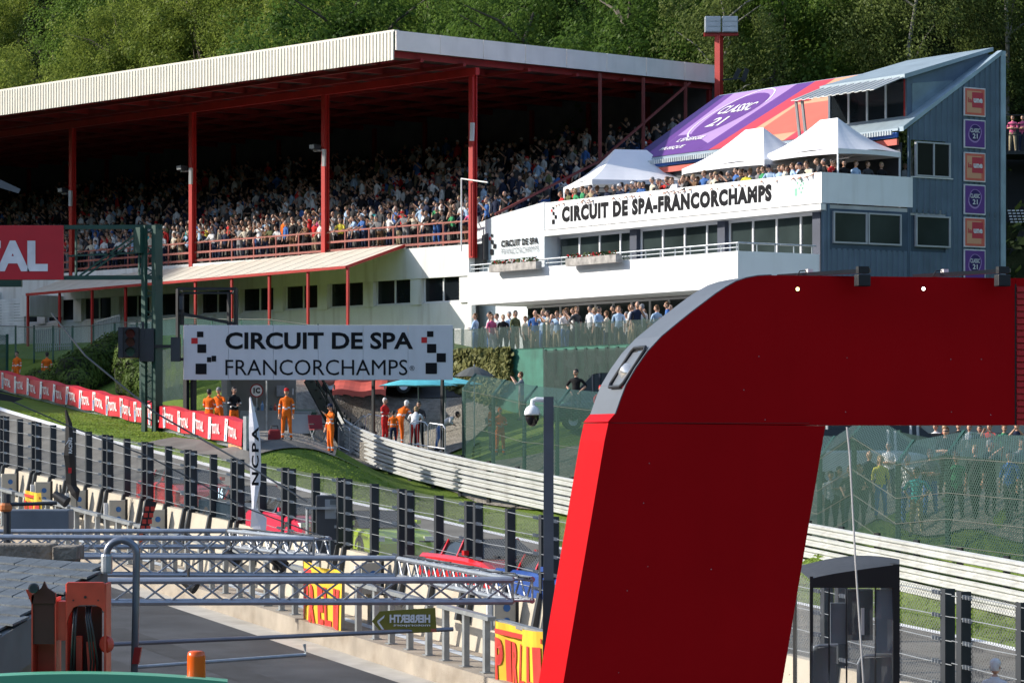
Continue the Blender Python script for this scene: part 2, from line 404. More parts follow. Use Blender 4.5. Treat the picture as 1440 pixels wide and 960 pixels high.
mb = MB(); mb.sheet([W(s, 1.0, PB + .006) for s in ss], [W(s, .72, PB + .006) for s in ss]); mb.build('platform_line', mat('pale_blue_paint', (.50, .56, .62), .8, var=.1, stain=.5), kind='structure')
for s0, s1, n0, n1 in ((6, 14, 4.2, 6.5), (17, 31, 5.2, 6.1), (22, 27, 7.5, 11), (36, 52, 3.6, 5.0)):  # repair patches, plus a pit lane shadow laid on as a darker sheet
    k0, k1 = (n0 - 2.8) / 57.2 * .43, (n1 - 2.8) / 57.2 * .43
    MB().sheet([W(s0, n1, PB - .463 - k1), W(s1, n1 + .3, PB - .463 - k1)], [W(s0, n0, PB - .463 - k0), W(s1, n0 + .3, PB - .463 - k0)]).build('patch_and_shadow', mat('patch_and_shadow', (.028, .029, .032), .85, var=.35, scale=1.5, stain=.5), kind='structure')
# unseen wooded high ground round the camera, added to block low sky light
mb = MB(); ring = []
for i in range(49):
    a = R(-238 + 288 * i / 48); d = Vector((math.cos(a), math.sin(a), 0)); k = .85 + .25 * math.sin(i * .9) + .1 * math.sin(i * 2.3)
    ring.append((d * 120 + UP * -9, d * 165 + UP * 34 * k, d * 230 + UP * 66 * k, d * 300 + UP * 74 * k))
for r0, r1 in zip(ring, ring[1:]):
    for j in range(3): mb.poly([r0[j], r1[j], r1[j + 1], r0[j + 1]])
for r in (ring[0], ring[-1]): mb.poly(list(r) + [r[3] * 1 - UP * (r[3].z + 12), r[0] - UP * 3])
mb.build('sky_block_hills', mat('sky_block_wood', (.025, .04, .012), .95, var=.5, scale=.12), kind='structure')
# ------------------------------------------------------------------ grandstand
gs = thing('grandstand', 'long covered grandstand with red steel columns and cream sheet roof, packed with spectators', 'grandstand', G(0, 0, 5.2))
L0, L1 = -.25, 62.0
RZ0, RZ1 = 16.85, 18.1
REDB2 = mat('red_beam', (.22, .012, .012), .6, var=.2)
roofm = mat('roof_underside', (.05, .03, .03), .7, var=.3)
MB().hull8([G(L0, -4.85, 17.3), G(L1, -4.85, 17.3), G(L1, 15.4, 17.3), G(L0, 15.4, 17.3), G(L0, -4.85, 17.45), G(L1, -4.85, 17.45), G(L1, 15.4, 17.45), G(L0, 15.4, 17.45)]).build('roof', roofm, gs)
mb = MB(); mb.ribbed(G(L1, -4.93, RZ0), -gg, L1 - L0, UP, -gq, .24, .04, prof=lambda a: (0, RZ1 - RZ0)); mb.obox(G(L1, -4.93, RZ1), -gg * (L1 - L0), gq * .3, UP * .09)
mb.build('roof_fascia', CREAM, gs)
mb = MB()
for k in range(8):                            # end fascia in butted plates
    a = -4.9 + k * 2.55; mb.obox(G(L0 - .05, a, 17.28 - .0), gq * 2.52, -gg * .07, UP * .86)
mb.build('end_fascia', mat('end_fascia_sheet', (.84, .79, .75), .5, var=.06, streak=.15), gs)
mb = MB()
for k in range(24): MB().obox(G(L0 + .3 + k * 2.7, -4.7, 17.02), gg * .16, gq * 20, UP * .27).build('roof_beam', REDB2, gs)
for q in (-3.4, -.9, 3, 6, 9, 12): MB().obox(G(L0, q, 16.88 if q < 0 else 16.95), gg * (L1 - L0), gq * .16, UP * .14).build('purlin', REDB2, gs)
MB().obox(G(L0 - .02, -.18, 16.55), gg * (L1 - L0), gq * .22, UP * .33).build('front_beam', REDST, gs)
colx = [0.0] + [s for s in ()]
for k in range(6):
    s = k * 10.85
    mb = MB(); mb.obox(G(s, -.14, 8.3), gg * .28, gq * .05, UP * 8.28); mb.obox(G(s, .09, 8.3), gg * .28, gq * .05, UP * 8.28); mb.obox(G(s + .1, -.09, 8.3), gg * .08, gq * .18, UP * 8.28)
    mb.build('column', REDST, gs)
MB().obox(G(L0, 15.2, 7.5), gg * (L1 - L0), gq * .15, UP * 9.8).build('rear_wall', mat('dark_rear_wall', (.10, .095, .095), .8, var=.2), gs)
MB().obox(G(L1, .3, 5), gq * 15, gg * .3, UP * 12.6).build('far_end_wall', mat('dark_rear_wall'), gs)
for k in range(15): MB().obox(G(L0 + .3 + k * 4.3, 15.0, 12.5), gg * .2, gq * .17, UP * 4.5).build('rear_stud', REDB2, gs)
TR, TD, TZ = .345, .9, 8.95                   # tier rise, tread, front floor level
mb = MB()
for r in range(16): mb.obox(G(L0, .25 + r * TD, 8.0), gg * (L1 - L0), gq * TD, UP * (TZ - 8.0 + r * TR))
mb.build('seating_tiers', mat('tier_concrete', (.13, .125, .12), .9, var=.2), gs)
mb = MB()
for z in (9.1, 9.5, 10.0): mb.bar(G(0.4, .08, z), G(L1, .08, z), .06, .10 if z < 9.9 else .07)
for k in range(34): mb.bar(G(.5 + k * 1.81, .08, 8.95), G(.5 + k * 1.81, .08, 10.0), .06)
mb.build('front_railing', mat('red_brown_rail', (.32, .09, .07), .6, var=.2), gs)
mb = MB()                                      # open bracing on the right-hand end
for q in (7.5, 10.3, 13.1): mb.bar(G(L0, q, 9.5 + q * .3), G(L0, q, 17.2), .12)
mb.bar(G(L0, 1.0, 10.3), G(L0, 7.5, 13.1), .10); mb.bar(G(L0, 7.5, 13.1), G(L0, 13.4, 17.2), .10)
mb.build('end_bracing', mat('dull_red_steel', (.22, .05, .045), .6), gs)
MB().obox(G(L0 - .02, .25, 8.0), gq * 14.4, gg * -.12, UP * .01).prism([G(L0, .2, 8.2), G(L0, .2, 9.3), G(L0, 14.6, 14.9), G(L0, 14.6, 8.2)], gg * -.14).build('stair_stringer', mat('dark_stringer', (.05, .05, .055), .7), gs)
# lower storey
mb = MB()
mb.obox(G(.3, -.1, 7.5), gg * 40, gq * .35, UP * 1.42)                  # white band below the rail
mb.obox(G(.3, .05, 3.6), gg * 40, gq * .3, UP * 2.75)                    # wall below windows
for s in [0.3 + k * 3.5 for k in range(12)]: mb.obox(G(s, -.04, 6.3), gg * .75, gq * .34, UP * 1.22)
mb.build('lower_wall', WHITE, gs)
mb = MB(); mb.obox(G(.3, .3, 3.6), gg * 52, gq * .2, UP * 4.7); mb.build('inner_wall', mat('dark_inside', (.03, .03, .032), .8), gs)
for k in range(11):
    s = 1.05 + k * 3.5
    win = MB(); 
    for a in (0, 1.3, 2.65): win.obox(G(s + a, .14, 6.36), gg * .07, gq * .06, UP * 1.14)
    win.obox(G(s, .14, 6.36), gg * 2.72, gq * .06, UP * .07)
    wo = win.build('window', WFRAME, gs)
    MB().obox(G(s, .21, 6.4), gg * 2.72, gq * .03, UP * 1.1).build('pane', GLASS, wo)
# left end block
mb = MB(); mb.obox(G(40.5, -2.2, 3.6), gg * 14, gq * 4, UP * 4.3); mb.build('end_block', mat('pale_grey_render', (.55, .56, .57), .7, var=.1, streak=.3), gs)
for k in range(4):
    a = G(41.0 + k * 1.9, -2.26, 5.0); wo = MB().obox(a, gg * 1.6, gq * .05, UP * 1.9).build('window', WFRAME, gs)
    MB().obox(a + gg * .12 + UP * .12 - gq * .02, gg * 1.36, gq * .05, UP * 1.66).build('pane', mat('grey_blind', (.33, .36, .38), .3, var=.1), wo)
mb = MB(); mb.obox(G(39.5, -3.2, 7.75), gg * 15, gq * 5, UP * .35); mb.build('end_block_roof', WHITE, gs)
mb = MB(); 
for k in range(16): mb.obox(G(34.4, -1.9, 5.2 + k * .15), gg * 3.4, gq * .1 , UP * .13)
mb.build('louvre', mat('louvre_white', (.66, .67, .68), .5), gs)
MB().obox(G(33.4, -2.2, 6.6), gg * .95, gq * 2.1, UP * 1.1).build('vent_box', WHITE, gs)
# canopy over the lower walk
cf0, cf1 = Vector((-7.58, 146.2, 8.0)), Vector((-25.24, 166.3, 7.66)); cb0 = G(4.86, -.12, 9.12); cb1 = G(33.5, -.12, 8.55)
mb = MB(); N = 44
def cpt(i, b): 
    f = cf0.lerp(cf1, i / N); r = cb0.lerp(cb1, i / N); return f.lerp(r, b)
for i in range(N): 
    d = UP * (.014 if i % 2 else 0); mb.poly([cpt(i, 0) + d, cpt(i + 1, 0) + d, cpt(i + 1, 1) + d, cpt(i, 1) + d]); mb.poly([cpt(i + 1, 0), cpt(i + 1, 0) + UP * .014, cpt(i + 1, 1) + UP * .014, cpt(i + 1, 1)])
cano = mb.build('canopy', mat('canopy_sheet', (.78, .73, .63), .5, var=.06, streak=.15), gs)
mb = MB(); mb.bar(cf0 - UP * .06, cf1 - UP * .06, .08, .13); mb.bar(cf0 - UP * .06, cb0 - UP * .06, .08, .13); mb.bar(cf1 - UP * .06, cb1 - UP * .06, .08, .13); mb.build('canopy_trim', REDST, cano)
for k in range(10):
    p = cf0.lerp(cf1, k / 9) + gq * .1; MB().bar(p - UP * .1, Vector((p.x, p.y, gz(p.x, p.y) - .3)), .11).build('canopy_post', REDST, gs)
# lamps and loudspeakers on the columns
def spk(s, z, label):
    t = thing('floodlight', label, 'floodlight', G(s, -.3, z), R(-48.6), 'lights on the grandstand columns')
    MB().box(-.42, .0, -.1, .12, -.04, .02).build('bracket', GALV, t, local=True)
    mb = MB(); mb.hull8([(-.32, -.3, .02), (.02, -.3, .02), (.02, .0, .02), (-.32, .0, .02), (-.36, -.38, .28), (.06, -.38, .28), (.02, .05, .24), (-.32, .05, .24)]); mb.build('housing', DKGREY, t, local=True)
    mb = MB(); mb.poly([(-.33, -.392, .06), (.03, -.392, .06), (.04, -.40, .25), (-.34, -.40, .25)]); mb.build('lens', GALV, t, local=True)
spk(21.9, 13.6, 'floodlight on the third red grandstand column from the right'); spk(11.0, 13.9, 'floodlight on the second red grandstand column from the right')
spk(32.7, 13.1, 'floodlight on the leftmost red grandstand column in view')
for s, z, d in ((0, 13.55, 'rightmost'), (10.85, 13.1, 'second from the right'), (21.7, 12.9, 'third from the right'), (32.55, 12.4, 'leftmost')):
    t = thing('loudspeaker', 'slim white column loudspeaker on the %s red grandstand column' % d, 'loudspeaker', G(s - .25, -.35, z), R(-30), 'loudspeakers on the columns')
    MB().obox((-.1, -.1, 0), (.16, 0, 0), (0, .14, 0), (.1, -.12, .8)).build('housing', mat('speaker_grey', (.5, .5, .5), .5), t, local=True)
    MB().bar((-.02, .02, .4), (-.25, .3, .4), .04).build('bracket', DKGREY, t, local=True)
# white drainpipe and arm at the right column
dp = thing('mast', 'thin white mast with a side arm beside the rightmost red column', 'mast', G(.15, -.42, 8.0))
mb = MB(); mb.tube([G(.42, -.45, 8.6), G(.42, -.45, 11.9)], .035); mb.build('pole', WHITE, dp); MB().tube([G(.42, -.45, 11.88), G(-1.4, -.45, 11.6)], .035).build('arm', WHITE, dp)
# ------------------------------------------------------------------ clubhouse
ch = thing('clubhouse', 'white clubhouse with two glazed storeys, long balconies and a blue ribbed end tower', 'building', C(0, 0, 1))
mb = MB()
mb.prism([C(25.2, .0, 7.0), C(25.2, .0, 9.85), C(23.4, .0, 10.15), C(19.4, .0, 10.55), C(19.4, .0, 7.0)], cv * .3)      # logo wall, curved top
mb.obox(C(19.4, .3, 3.0), cu * 5.8, cv * 9, UP * 7.0)
mb.build('side_wall', mat('shaded_white_render', (.66, .72, .76), .6, var=.06, streak=.25), ch)  # white wall; the bluish shade on it is put into its colour
# upper balcony: sign parapet
def balcony(name, s0, s1, t0, t1, z0, z1, th, m):
    mb = MB(); mb.obox(C(s0, t0, z0), cu * (s1 - s0), cv * th, UP * (z1 - z0)); mb.obox(C(s0, t0 + th + .003, z0), cu * th, cv * (t1 - t0 - th), UP * (z1 - z0))
    return mb.build(name, m, ch)
balcony('sign_parapet', -.05, 19.3, -.02, 4.6, 9.3, 10.5, .14, mat('parapet_white', (.85, .86, .88), .6, var=.03, streak=.2))
MB().obox(C(-.1, -.10, 9.02), cu * 19.5, cv * .25, UP * .24).build('parapet_ledge', WHITE, ch)
MB().obox(C(0, .02, 9.0), cu * 19.2, cv * 9, UP * .25).build('upper_floor', mat('floor_slab', (.45, .45, .45), .8), ch)
# recessed glazing of the first floor
def glazing(name, s0, s1, t, z0, z1, n, frame=WFRAME, dark=True):
    w_ = (s1 - s0) / n
    for k in range(n):
        a = C(s0 + k * w_, t, z0); mb = MB(); mb.obox(a, cu * .09, cv * .12, UP * (z1 - z0)); mb.obox(a + cu * .09, cu * (w_ - .09), cv * .1, UP * .08); mb.obox(a + cu * .09 + UP * (z1 - z0 - .1), cu * (w_ - .09), cv * .1, UP * .1)
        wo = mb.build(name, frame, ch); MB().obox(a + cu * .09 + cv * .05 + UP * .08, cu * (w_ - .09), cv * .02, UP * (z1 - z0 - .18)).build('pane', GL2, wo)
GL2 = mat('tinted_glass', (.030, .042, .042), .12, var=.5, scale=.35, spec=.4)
glazing('window', .4, 19.0, .55, 6.2, 9.0, 12)
for k in range(3): MB().obox(C(.5 + k * 6.2, .35, 6.0), cu * .5, cv * .2, UP * 3).build('pier', mat('navy_pier', (.04, .05, .08), .6), ch)
# lower balcony, projecting
mb = MB(); mb.obox(C(.1, -4.0, 5.9), cu * 19.3, cv * .2, UP * 1.4); mb.obox(C(.1, -3.797, 5.9), cu * .2, cv * 3.8, UP * 1.4); mb.obox(C(.3, -3.79, 5.93), cu * 19.1, cv * 4.6, UP * .25)
mb.obox(C(19.2, -3.797, 5.9), cu * .2, cv * 4, UP * 1.4)
mb.build('lower_balcony', mat('bright_white_render', (.86, .87, .88), .6, var=.02, streak=.08), ch)
mb = MB(); mb.tube([C(.2, -3.9, 7.62), C(19.3, -3.9, 7.62)], .035); mb.tube([C(.2, -3.9, 7.45), C(19.3, -3.9, 7.45)], .02)
mb.tube([C(.2, -3.9, 7.62), C(.2, -.1, 7.62)], .035)
for k in range(20): mb.tube([C(.3 + k, -3.9, 7.28), C(.3 + k, -3.9, 7.62)], .03, 6)
for k in range(5): mb.tube([C(.2, -3.9 + k * .9, 7.28), C(.2, -3.9 + k * .9, 7.62)], .03, 6)
mb.build('balcony_rail', GALV, ch)
glazing('window', .5, 19.0, -1.2, 3.3, 5.9, 14)
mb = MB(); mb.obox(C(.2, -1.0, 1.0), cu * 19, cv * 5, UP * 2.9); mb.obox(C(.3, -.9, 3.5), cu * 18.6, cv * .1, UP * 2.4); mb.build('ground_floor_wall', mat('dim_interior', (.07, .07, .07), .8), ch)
MB().obox(C(.2, -1.26, 3.3), cu * 8.2, cv * .05, UP * .75).build('counter_panel', mat('mint_panel', (.55, .68, .68), .5), ch)
# interior back walls and floors
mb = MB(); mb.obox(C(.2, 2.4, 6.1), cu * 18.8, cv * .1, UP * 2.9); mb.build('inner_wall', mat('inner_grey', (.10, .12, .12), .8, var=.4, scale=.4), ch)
# blue tower
ridge_z, eave_z, te, tr_ = 15.75, 12.5, 4.35, 9.25
mb = MB()
def prof(a): 
    t = a; return (0, (ridge_z - .12 if t > te else eave_z) if False else (eave_z - .1 + max(0, t - te) * (ridge_z - eave_z) / (tr_ - te)) - 1.0)
def holes_wall():
    # the end wall is split in strips so that the window openings stay open
    segs = [(0.0, .42, 1.0, 9.28), (.42, 4.36, 1.0, 7.55), (4.36, 4.5, 1, 12.4), (4.5, 6.35, 1.0, 7.55), (4.5, 6.35, 9.08, 10.55), (4.5, 6.35, 12.0, 12.0), (6.35, 9.2, 1, 12)]
    for a, b, z0, z1 in segs:
        if b - a < .01: continue
        top = None
        def pf(x, a=a, z0=z0, z1=z1):
            t = a + x
            if z1 >= 12: return (0, eave_z - .08 + max(0, t - te) * (ridge_z - eave_z) / (tr_ - te) - z0)
            return (0, z1 - z0)
        z00 = z0
        if (a, z0) == (4.5, 12.0): z00 = 12.0
        mb.ribbed(C(-.0, a, z00), cv, b - a, UP, -cu, .27, .045, prof=pf)
holes_wall()
mb.build('ribbed_end_wall', BLUE, ch)
MB().obox(C(-.01, .3, 7.5), cv * 4.1, cu * .05, UP * 1.6).prism([C(.05, 4.4, 7.5), C(.05, 6.4, 7.5), C(.05, 6.4, 10.55), C(.05, 4.4, 10.55)], cu * .03).build('wall_backing', mat('blue_backing', (.05, .08, .12), .7), ch)
def endwin(t0, t1, z0, z1, m=GLASS, mid=False, open_=False):
    mb = MB(); f = .065
    mb.obox(C(-.10, t0, z0), cv * f, cu * .12, UP * (z1 - z0)); mb.obox(C(-.10, t1 - f, z0), cv * f, cu * .12, UP * (z1 - z0))
    mb.obox(C(-.10, t0 + f, z0), cv * (t1 - t0 - 2 * f), cu * .12, UP * f); mb.obox(C(-.10, t0 + f, z1 - f), cv * (t1 - t0 - 2 * f), cu * .12, UP * f)
    if mid: mb.obox(C(-.10, (t0 + t1) / 2, z0 + f), cv * f, cu * .11, UP * (z1 - z0 - 2 * f))
    wo = mb.build('window', mat('frame_grey', (.42, .43, .45), .5, var=.1), ch); MB().obox(C(-.05, t0 + f, z0 + f), cv * (t1 - t0 - 2 * f), cu * .02, UP * (z1 - z0 - 2 * f)).build('pane', m, wo)
endwin(.55, 2.25, 7.75, 9.0, GL2); endwin(2.3, 4.0, 7.75, 9.0, GL2); endwin(4.75, 6.55, 7.75, 9.0, GL2)
endwin(4.75, 6.55, 10.55, 11.95, GLASS, True)
MB().obox(C(-.08, 4.5, 10.5), cv * 2.2, cu * .03, UP * .04).build('window_sill', WFRAME, ch)
mb = MB(); mb.prism([C(-.08, te - .25, eave_z - .18), C(-.08, tr_ + .05, ridge_z - .06), C(-.08, tr_ + .05, ridge_z + .12), C(-.08, te - .25, eave_z)], cu * .3)
mb.obox(C(-.08, tr_, 1), cv * .25, cu * .2, UP * (ridge_z - .9)); mb.build('gable_trim', mat('pale_blue_trim', (.35, .45, .52), .4, .2), ch)
# the roof, mono-pitch up to the back
def RF(s, b, dz=0):
    t = te - .3 + b * (tr_ - te + .3); z = eave_z - .05 + b * (ridge_z - eave_z + .05); return C(s, t, z + dz)
mb = MB(); mb.hull8([RF(.2, 0, -.1), RF(18.9, 0, -.1), RF(18.9, 1, -.1), RF(.2, 1, -.1), RF(.2, 0), RF(18.9, 0), RF(18.9, 1), RF(.2, 1)])
mb.build('roof', mat('roof_sheet', (.32, .40, .46), .45, .2, var=.12), ch)
mb = MB(); mb.ribbed(RF(18.9, -.04, -.02), -cu, 18.6, UP, -cv, .16, .05, prof=lambda a: (-.12, .06)); mb.build('gutter', mat('gutter_grey', (.45, .5, .53), .5), ch)
MB().obox(C(.2, te - .38, eave_z - .42), cu * 18.7, cv * .1, UP * .2).build('eave_band', mat('eave_blue', (.03, .12, .42), .5), ch)
MB().obox(C(.2, te - .36, eave_z - .72), cu * 18.7, cv * .1, UP * .24).build('eave_stripe', mat('eave_red', (.55, .10, .07), .5), ch)
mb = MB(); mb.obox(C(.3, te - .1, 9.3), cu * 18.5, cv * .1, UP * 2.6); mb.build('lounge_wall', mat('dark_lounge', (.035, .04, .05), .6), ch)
# control cabin in the roof
ds0, ds1, dt, dz0, dz1 = .7, 5.6, 4.95, 12.75, 14.55
def dtop(t): return dz1 + (t - dt) * (ridge_z + .15 - dz1) / (tr_ - dt)
mb = MB(); mb.prism([C(ds0, dt, eave_z + .35), C(ds0, dt, dz1), C(ds0, tr_, dtop(tr_)), C(ds0, tr_, ridge_z - .1)], cu * .12)
mb.build('cabin_side', BLUE, ch); mb = MB(); mb.prism([C(ds1, dt, eave_z + .35), C(ds1, dt, dz1), C(ds1, tr_, dtop(tr_)), C(ds1, tr_, ridge_z - .1)], cu * .12)
mb.build('cabin_side', BLUE, ch)
mb = MB(); mb.hull8([C(ds0 - .2, dt - .3, dz1 - .06), C(ds1 + .3, dt - .3, dz1 - .06), C(ds1 + .3, tr_ + .1, dtop(tr_)), C(ds0 - .2, tr_ + .1, dtop(tr_)), C(ds0 - .2, dt - .3, dz1 + .12), C(ds1 + .3, dt - .3, dz1 + .12), C(ds1 + .3, tr_ + .1, dtop(tr_) + .15), C(ds0 - .2, tr_ + .1, dtop(tr_) + .15)])
mb.build('cabin_roof', mat('roof_sheet'), ch)
mb = MB()
for i in range(22):
    s = ds0 - .2 + i * .24; d = UP * (.03 if i % 2 else 0); a, b = C(s, dt - .35, dz1 - .02) + d, C(s, dt - 1.9, dz1 - .62) + d; mb.hull8([b, b + cu * .24, a + cu * .24, a, b + UP * .03, b + cu * .24 + UP * .03, a + cu * .24 + UP * .03, a + UP * .03])
mb.build('awning', mat('corrugated_zinc', (.5, .52, .52), .45, .5, var=.12), ch)
mb = MB()
for s in (ds1 + .1, ds1 - .3): mb.bar(C(s, dt - 1.7, dz1 - .6), C(s, dt - 1.5, eave_z), .1)
mb.build('awning_post', mat('grey_post', (.3, .3, .3), .6), ch)
for k in range(4):
    a = C(ds0 + .12 + k * 1.18, dt, dz0); mb = MB(); mb.obox(a, cu * .1, cv * .1, UP * 1.75); mb.obox(a + cu * .1, cu * 1.08, cv * .1, UP * .12); wo = mb.build('window', WFRAME if k else REDST, ch)
    MB().obox(a + cu * .1 + cv * .04 + UP * .12, cu * 1.08, cv * .03, UP * 1.6).build('pane', GLASS, wo)
wo = MB().prism([C(ds0 - .02, dt + .25, 13.0), C(ds0 - .02, dt + .25, 14.35), C(ds0 - .02, dt + 2.4, 14.6), C(ds0 - .02, dt + 1.6, 13.5)], cu * .02).build('window', mat('side_pane', (.2, .27, .31), .15, spec=.8), ch)
# lettering on the parapet and walls
text('CIRCUIT DE SPA-FRANCORCHAMPS', C(18.0, -.024, 9.55), -cu, UP, 14.9, .70, INK, ch, bold=.07, space=1.16, depth=.003)
sq = lambda k, red=1: [(0 * k, 0, .24 * k, .24 * k, 0), (.24 * k, .26 * k, .2 * k, .2 * k, 0), (.05 * k, .46 * k, .17 * k, .18 * k, 0), (-.1 * k, .64 * k, .14 * k, .13 * k, 1), (.06 * k, .76 * k, .13 * k, .13 * k, 0)]
squares(sq(.85), C(18.75, -.03, 9.52), -cu, UP, ch, [INK, REDL], 'checker_mark')
squares(sq(1.05), C(23.75, -.03, 8.42), -cu, UP, ch, [INK, REDL], 'checker_mark')
text('CIRCUIT DE SPA', C(22.85, -.03, 8.72), -cu, UP, 3.0, .3, INK, ch, bold=.045, space=1.08)
text('FRANCORCHAMPS', C(22.85, -.03, 8.38), -cu, UP, 3.05, .27, mat('lettering_grey', (.25, .27, .3), .6), ch)
MB().obox(C(24.6, -.04, 8.15), -cu * 4.6, cv * .05, UP * .05).build('wall_ledge', mat('ledge', (.45, .5, .54), .6), ch)
gl_ = mat('pale_green_print', (.25, .55, .40), .6)
mb = MB()
for x, y in ((0, .55), (.12, .7), (.26, .62), (.36, .5), (.2, .45), (.32, .3), (.1, .3), (.22, .12)):
    mb.obox(C(1.5 - x, -.03, 9.62 + y * .9), -cu * .09, cv * .005, UP * .1)
mb.obox(C(1.65, -.03, 9.66), -cu * .18, cv * .005, UP * .3); mb.build('tree_emblem', gl_, ch)
text('CIRCUIT DE SPA', C(16.9, .54, 7.55), -cu, UP, 3.4, .4, mat('ghost_lettering', (.10, .12, .12), .5), ch)
# roof advertising
def RP(a, b, dz=.03): return RF(18.9 - a, b, dz)   # a = metres from the left end, b = share of the slope
adv = thing('roof_banner', 'purple, red and peach advertising banner covering the sloping clubhouse roof', 'banner', RP(0, 0))
cols = [('ad_navy', (.03, .008, .12)), ('ad_violet', (.13, .04, .25)), ('ad_lilac', (.42, .26, .54)), ('ad_red', (.58, .045, .07)), ('ad_peach', (.72, .35, .20)), ('ad_white', (.8, .78, .8)), ('ad_coral', (.70, .14, .09))]
AM = [mat(n, c, .55, var=.05) for n, c in cols]
mb = MB()
bounds = [(0.0, 0.0), (1.0, .6), (1.6, 1.2), (5.0, 5.8), (6.0, 7.1), (7.1, 8.5), (11.2, 11.8), (13.4, 13.5)]
ci = [0, 1, 2, 1, 3, 4, 3]
for k in range(7):
    (a0, a1), (b0, b1) = bounds[k], bounds[k + 1]
    mb.poly([RP(a0, .02), RP(b0, .02), RP(b1, .98), RP(a1, .98)], ci[k])
mb.build('print_ground', AM, adv)
# violet band along the bottom under the lilac field
mb = MB(); mb.poly([RP(1.6, .02, .036), RP(5.0, .02, .036), RP(5.1, .14, .036), RP(2.6, .34, .036), RP(1.5, .34, .036)], 1)
blob = []
for i in range(40):
    t = 2 * math.pi * i / 40; r = 1 + .07 * math.sin(3 * t + .5); blob.append(RP(3.5 + 1.5 * r * math.cos(t) + .25 * r * math.sin(t), .62 + .31 * r * math.sin(t), .042))
mb.poly(blob, 1); mb.build('blob_logo', AM, adv)
mb = MB()
for i in range(26):
    t0, t1 = 2 * math.pi * (i + 2) / 40, 2 * math.pi * (i + 3) / 40
    q = lambda t, k: RP(3.5 + 1.68 * k * math.cos(t) + .28 * math.sin(t), .62 + .345 * k * math.sin(t), .044)
    mb.poly([q(t0, 1), q(t1, 1), q(t1, 1.04), q(t0, 1.04)])
mb.build('blob_outline', AM[5], adv)
sv = (RF(5, 1) - RF(5, 0)).normalized()
text('CLASSIC', RP(2.3, .62, .05), -cu, sv, 2.4, .8, AM[5], adv, bold=.02); text('21', RP(2.9, .42, .05), -cu, sv, 1.0, .85, AM[5], adv, bold=.02)
text("L'ÉNERGIE", RP(2.2, .22, .05), -cu, sv, 1.9, .42, AM[5], adv, bold=.02); text('MUSIQUE', RP(1.7, .1, .05), -cu, sv, 1.7, .35, AM[5], adv, bold=.02)
mb = MB(); mb.poly([RP(8.0, .14, .036), RP(12.4, .14, .036), RP(12.5, .6, .036), RP(8.3, .6, .036)], 6); mb.build('red_block', AM, adv)
text('la', RP(8.0, .64, .05), -cu, sv, .9, .8, AM[3], adv, bold=.03); text('une', RP(9.3, .66, .05), -cu, sv, 2.3, .8, AM[5], adv, bold=.04)
# poster panels down the tower
pz = [(124, 164), (169, 209), (215, 256), (260, 302), (306, 348), (351, 393), (397, 437)]
for k, (y0, y1) in enumerate(pz):
    t0 = 7.25; Yp = C(0, t0 + .6, 0).y; z0, z1 = (620 - y1) / F * Yp, (620 - y0) / F * Yp; red = k % 2 == 0
    nth = ['top', 'second from the top', 'third from the top', 'fourth from the top', 'fifth from the top', 'sixth from the top', 'lowest'][k]
    t = thing('poster_panel', '%s square panel in the column on the blue tower, %s' % ('red and peach' if red else 'purple', nth), 'poster', C(-.06, t0, z0), 0, 'square panels on the tower')
    Wd = 1.13; H = z1 - z0
    MB().obox(C(-.11, t0, z0), cv * Wd, cu * .05, UP * H).build('board', mat('panel_white', (.75, .72, .74), .5), t)
    mb = MB(); q = lambda x, y, d=-.116: C(d, t0 + x * Wd, z0 + y * H)
    mb.poly([q(.04, .04), q(.96, .04), q(.96, .96), q(.04, .96)], 6 if red else 1)
    if red:
        mb.poly([q(.12, .12, -.118), q(.8, .12, -.118), q(.8, .88, -.118), q(.12, .88, -.118)], 4); mb.poly([q(.36, .3, -.12), q(.88, .3, -.12), q(.88, .84, -.12), q(.36, .84, -.12)], 3)
    else:
        mb.poly([q(.5 + .31 * math.cos(a) * (1 + .12 * math.sin(2 * a)), .52 + .33 * math.sin(a), -.118) for a in [2 * math.pi * i / 18 for i in range(18)]], 2)
        mb.poly([q(.5 + .27 * math.cos(a) * (1 + .12 * math.sin(2 * a)), .54 + .29 * math.sin(a), -.12) for a in [2 * math.pi * i / 18 for i in range(18)]], 0)
    mb.build('print', AM, t)
    if red:
        text('la', q(.17, .47, -.124), cv, UP, .2, .2, AM[3], t, bold=.02); text('une', q(.42, .47, -.124), cv, UP, .48, .18, AM[5], t, bold=.04)
    else:
        text('CLASSIC', q(.27, .55, -.124), cv, UP, .5, .17, AM[5], t, bold=.02); text('21', q(.38, .34, -.124), cv, UP, .26, .2, AM[5], t, bold=.02)
# flower boxes
for k, (s, lab) in enumerate(((17.0, 'left'), (11.2, 'right'))):
    t = thing('flower_box', 'weathered planter with red flowers hung on the white balcony edge, %s one of two' % lab, 'planter', C(s, -4.25, 7.25), 0, 'planters on the balcony')
    MB().obox(C(s, -4.45, 7.2), -cu * 3.6, cv * .3, UP * .32).build('trough', mat('planter_grey', (.35, .33, .31), .9, var=.4, scale=4), t)
    mb = MB()
    for i in range(150):
        c = C(s - .1 - 3.4 * random.random(), -4.3 + random.uniform(-.15, .15), 7.52 + random.random() * .16); a = Vector((random.uniform(-1, 1), random.uniform(-1, 1), random.uniform(-1, 1))) * .07; b = a.cross(Vector((random.random(), random.random(), .5))).normalized() * .06
        mb.poly([c - a, c - b, c + a, c + b], 1 if (i < 50 and (i * 7 % 10) < 7) else 0)
    mb.build('flowers', [mat('planter_leaf', (.06, .10, .03), .7), mat('geranium_red', (.6, .02, .03), .6)], t)
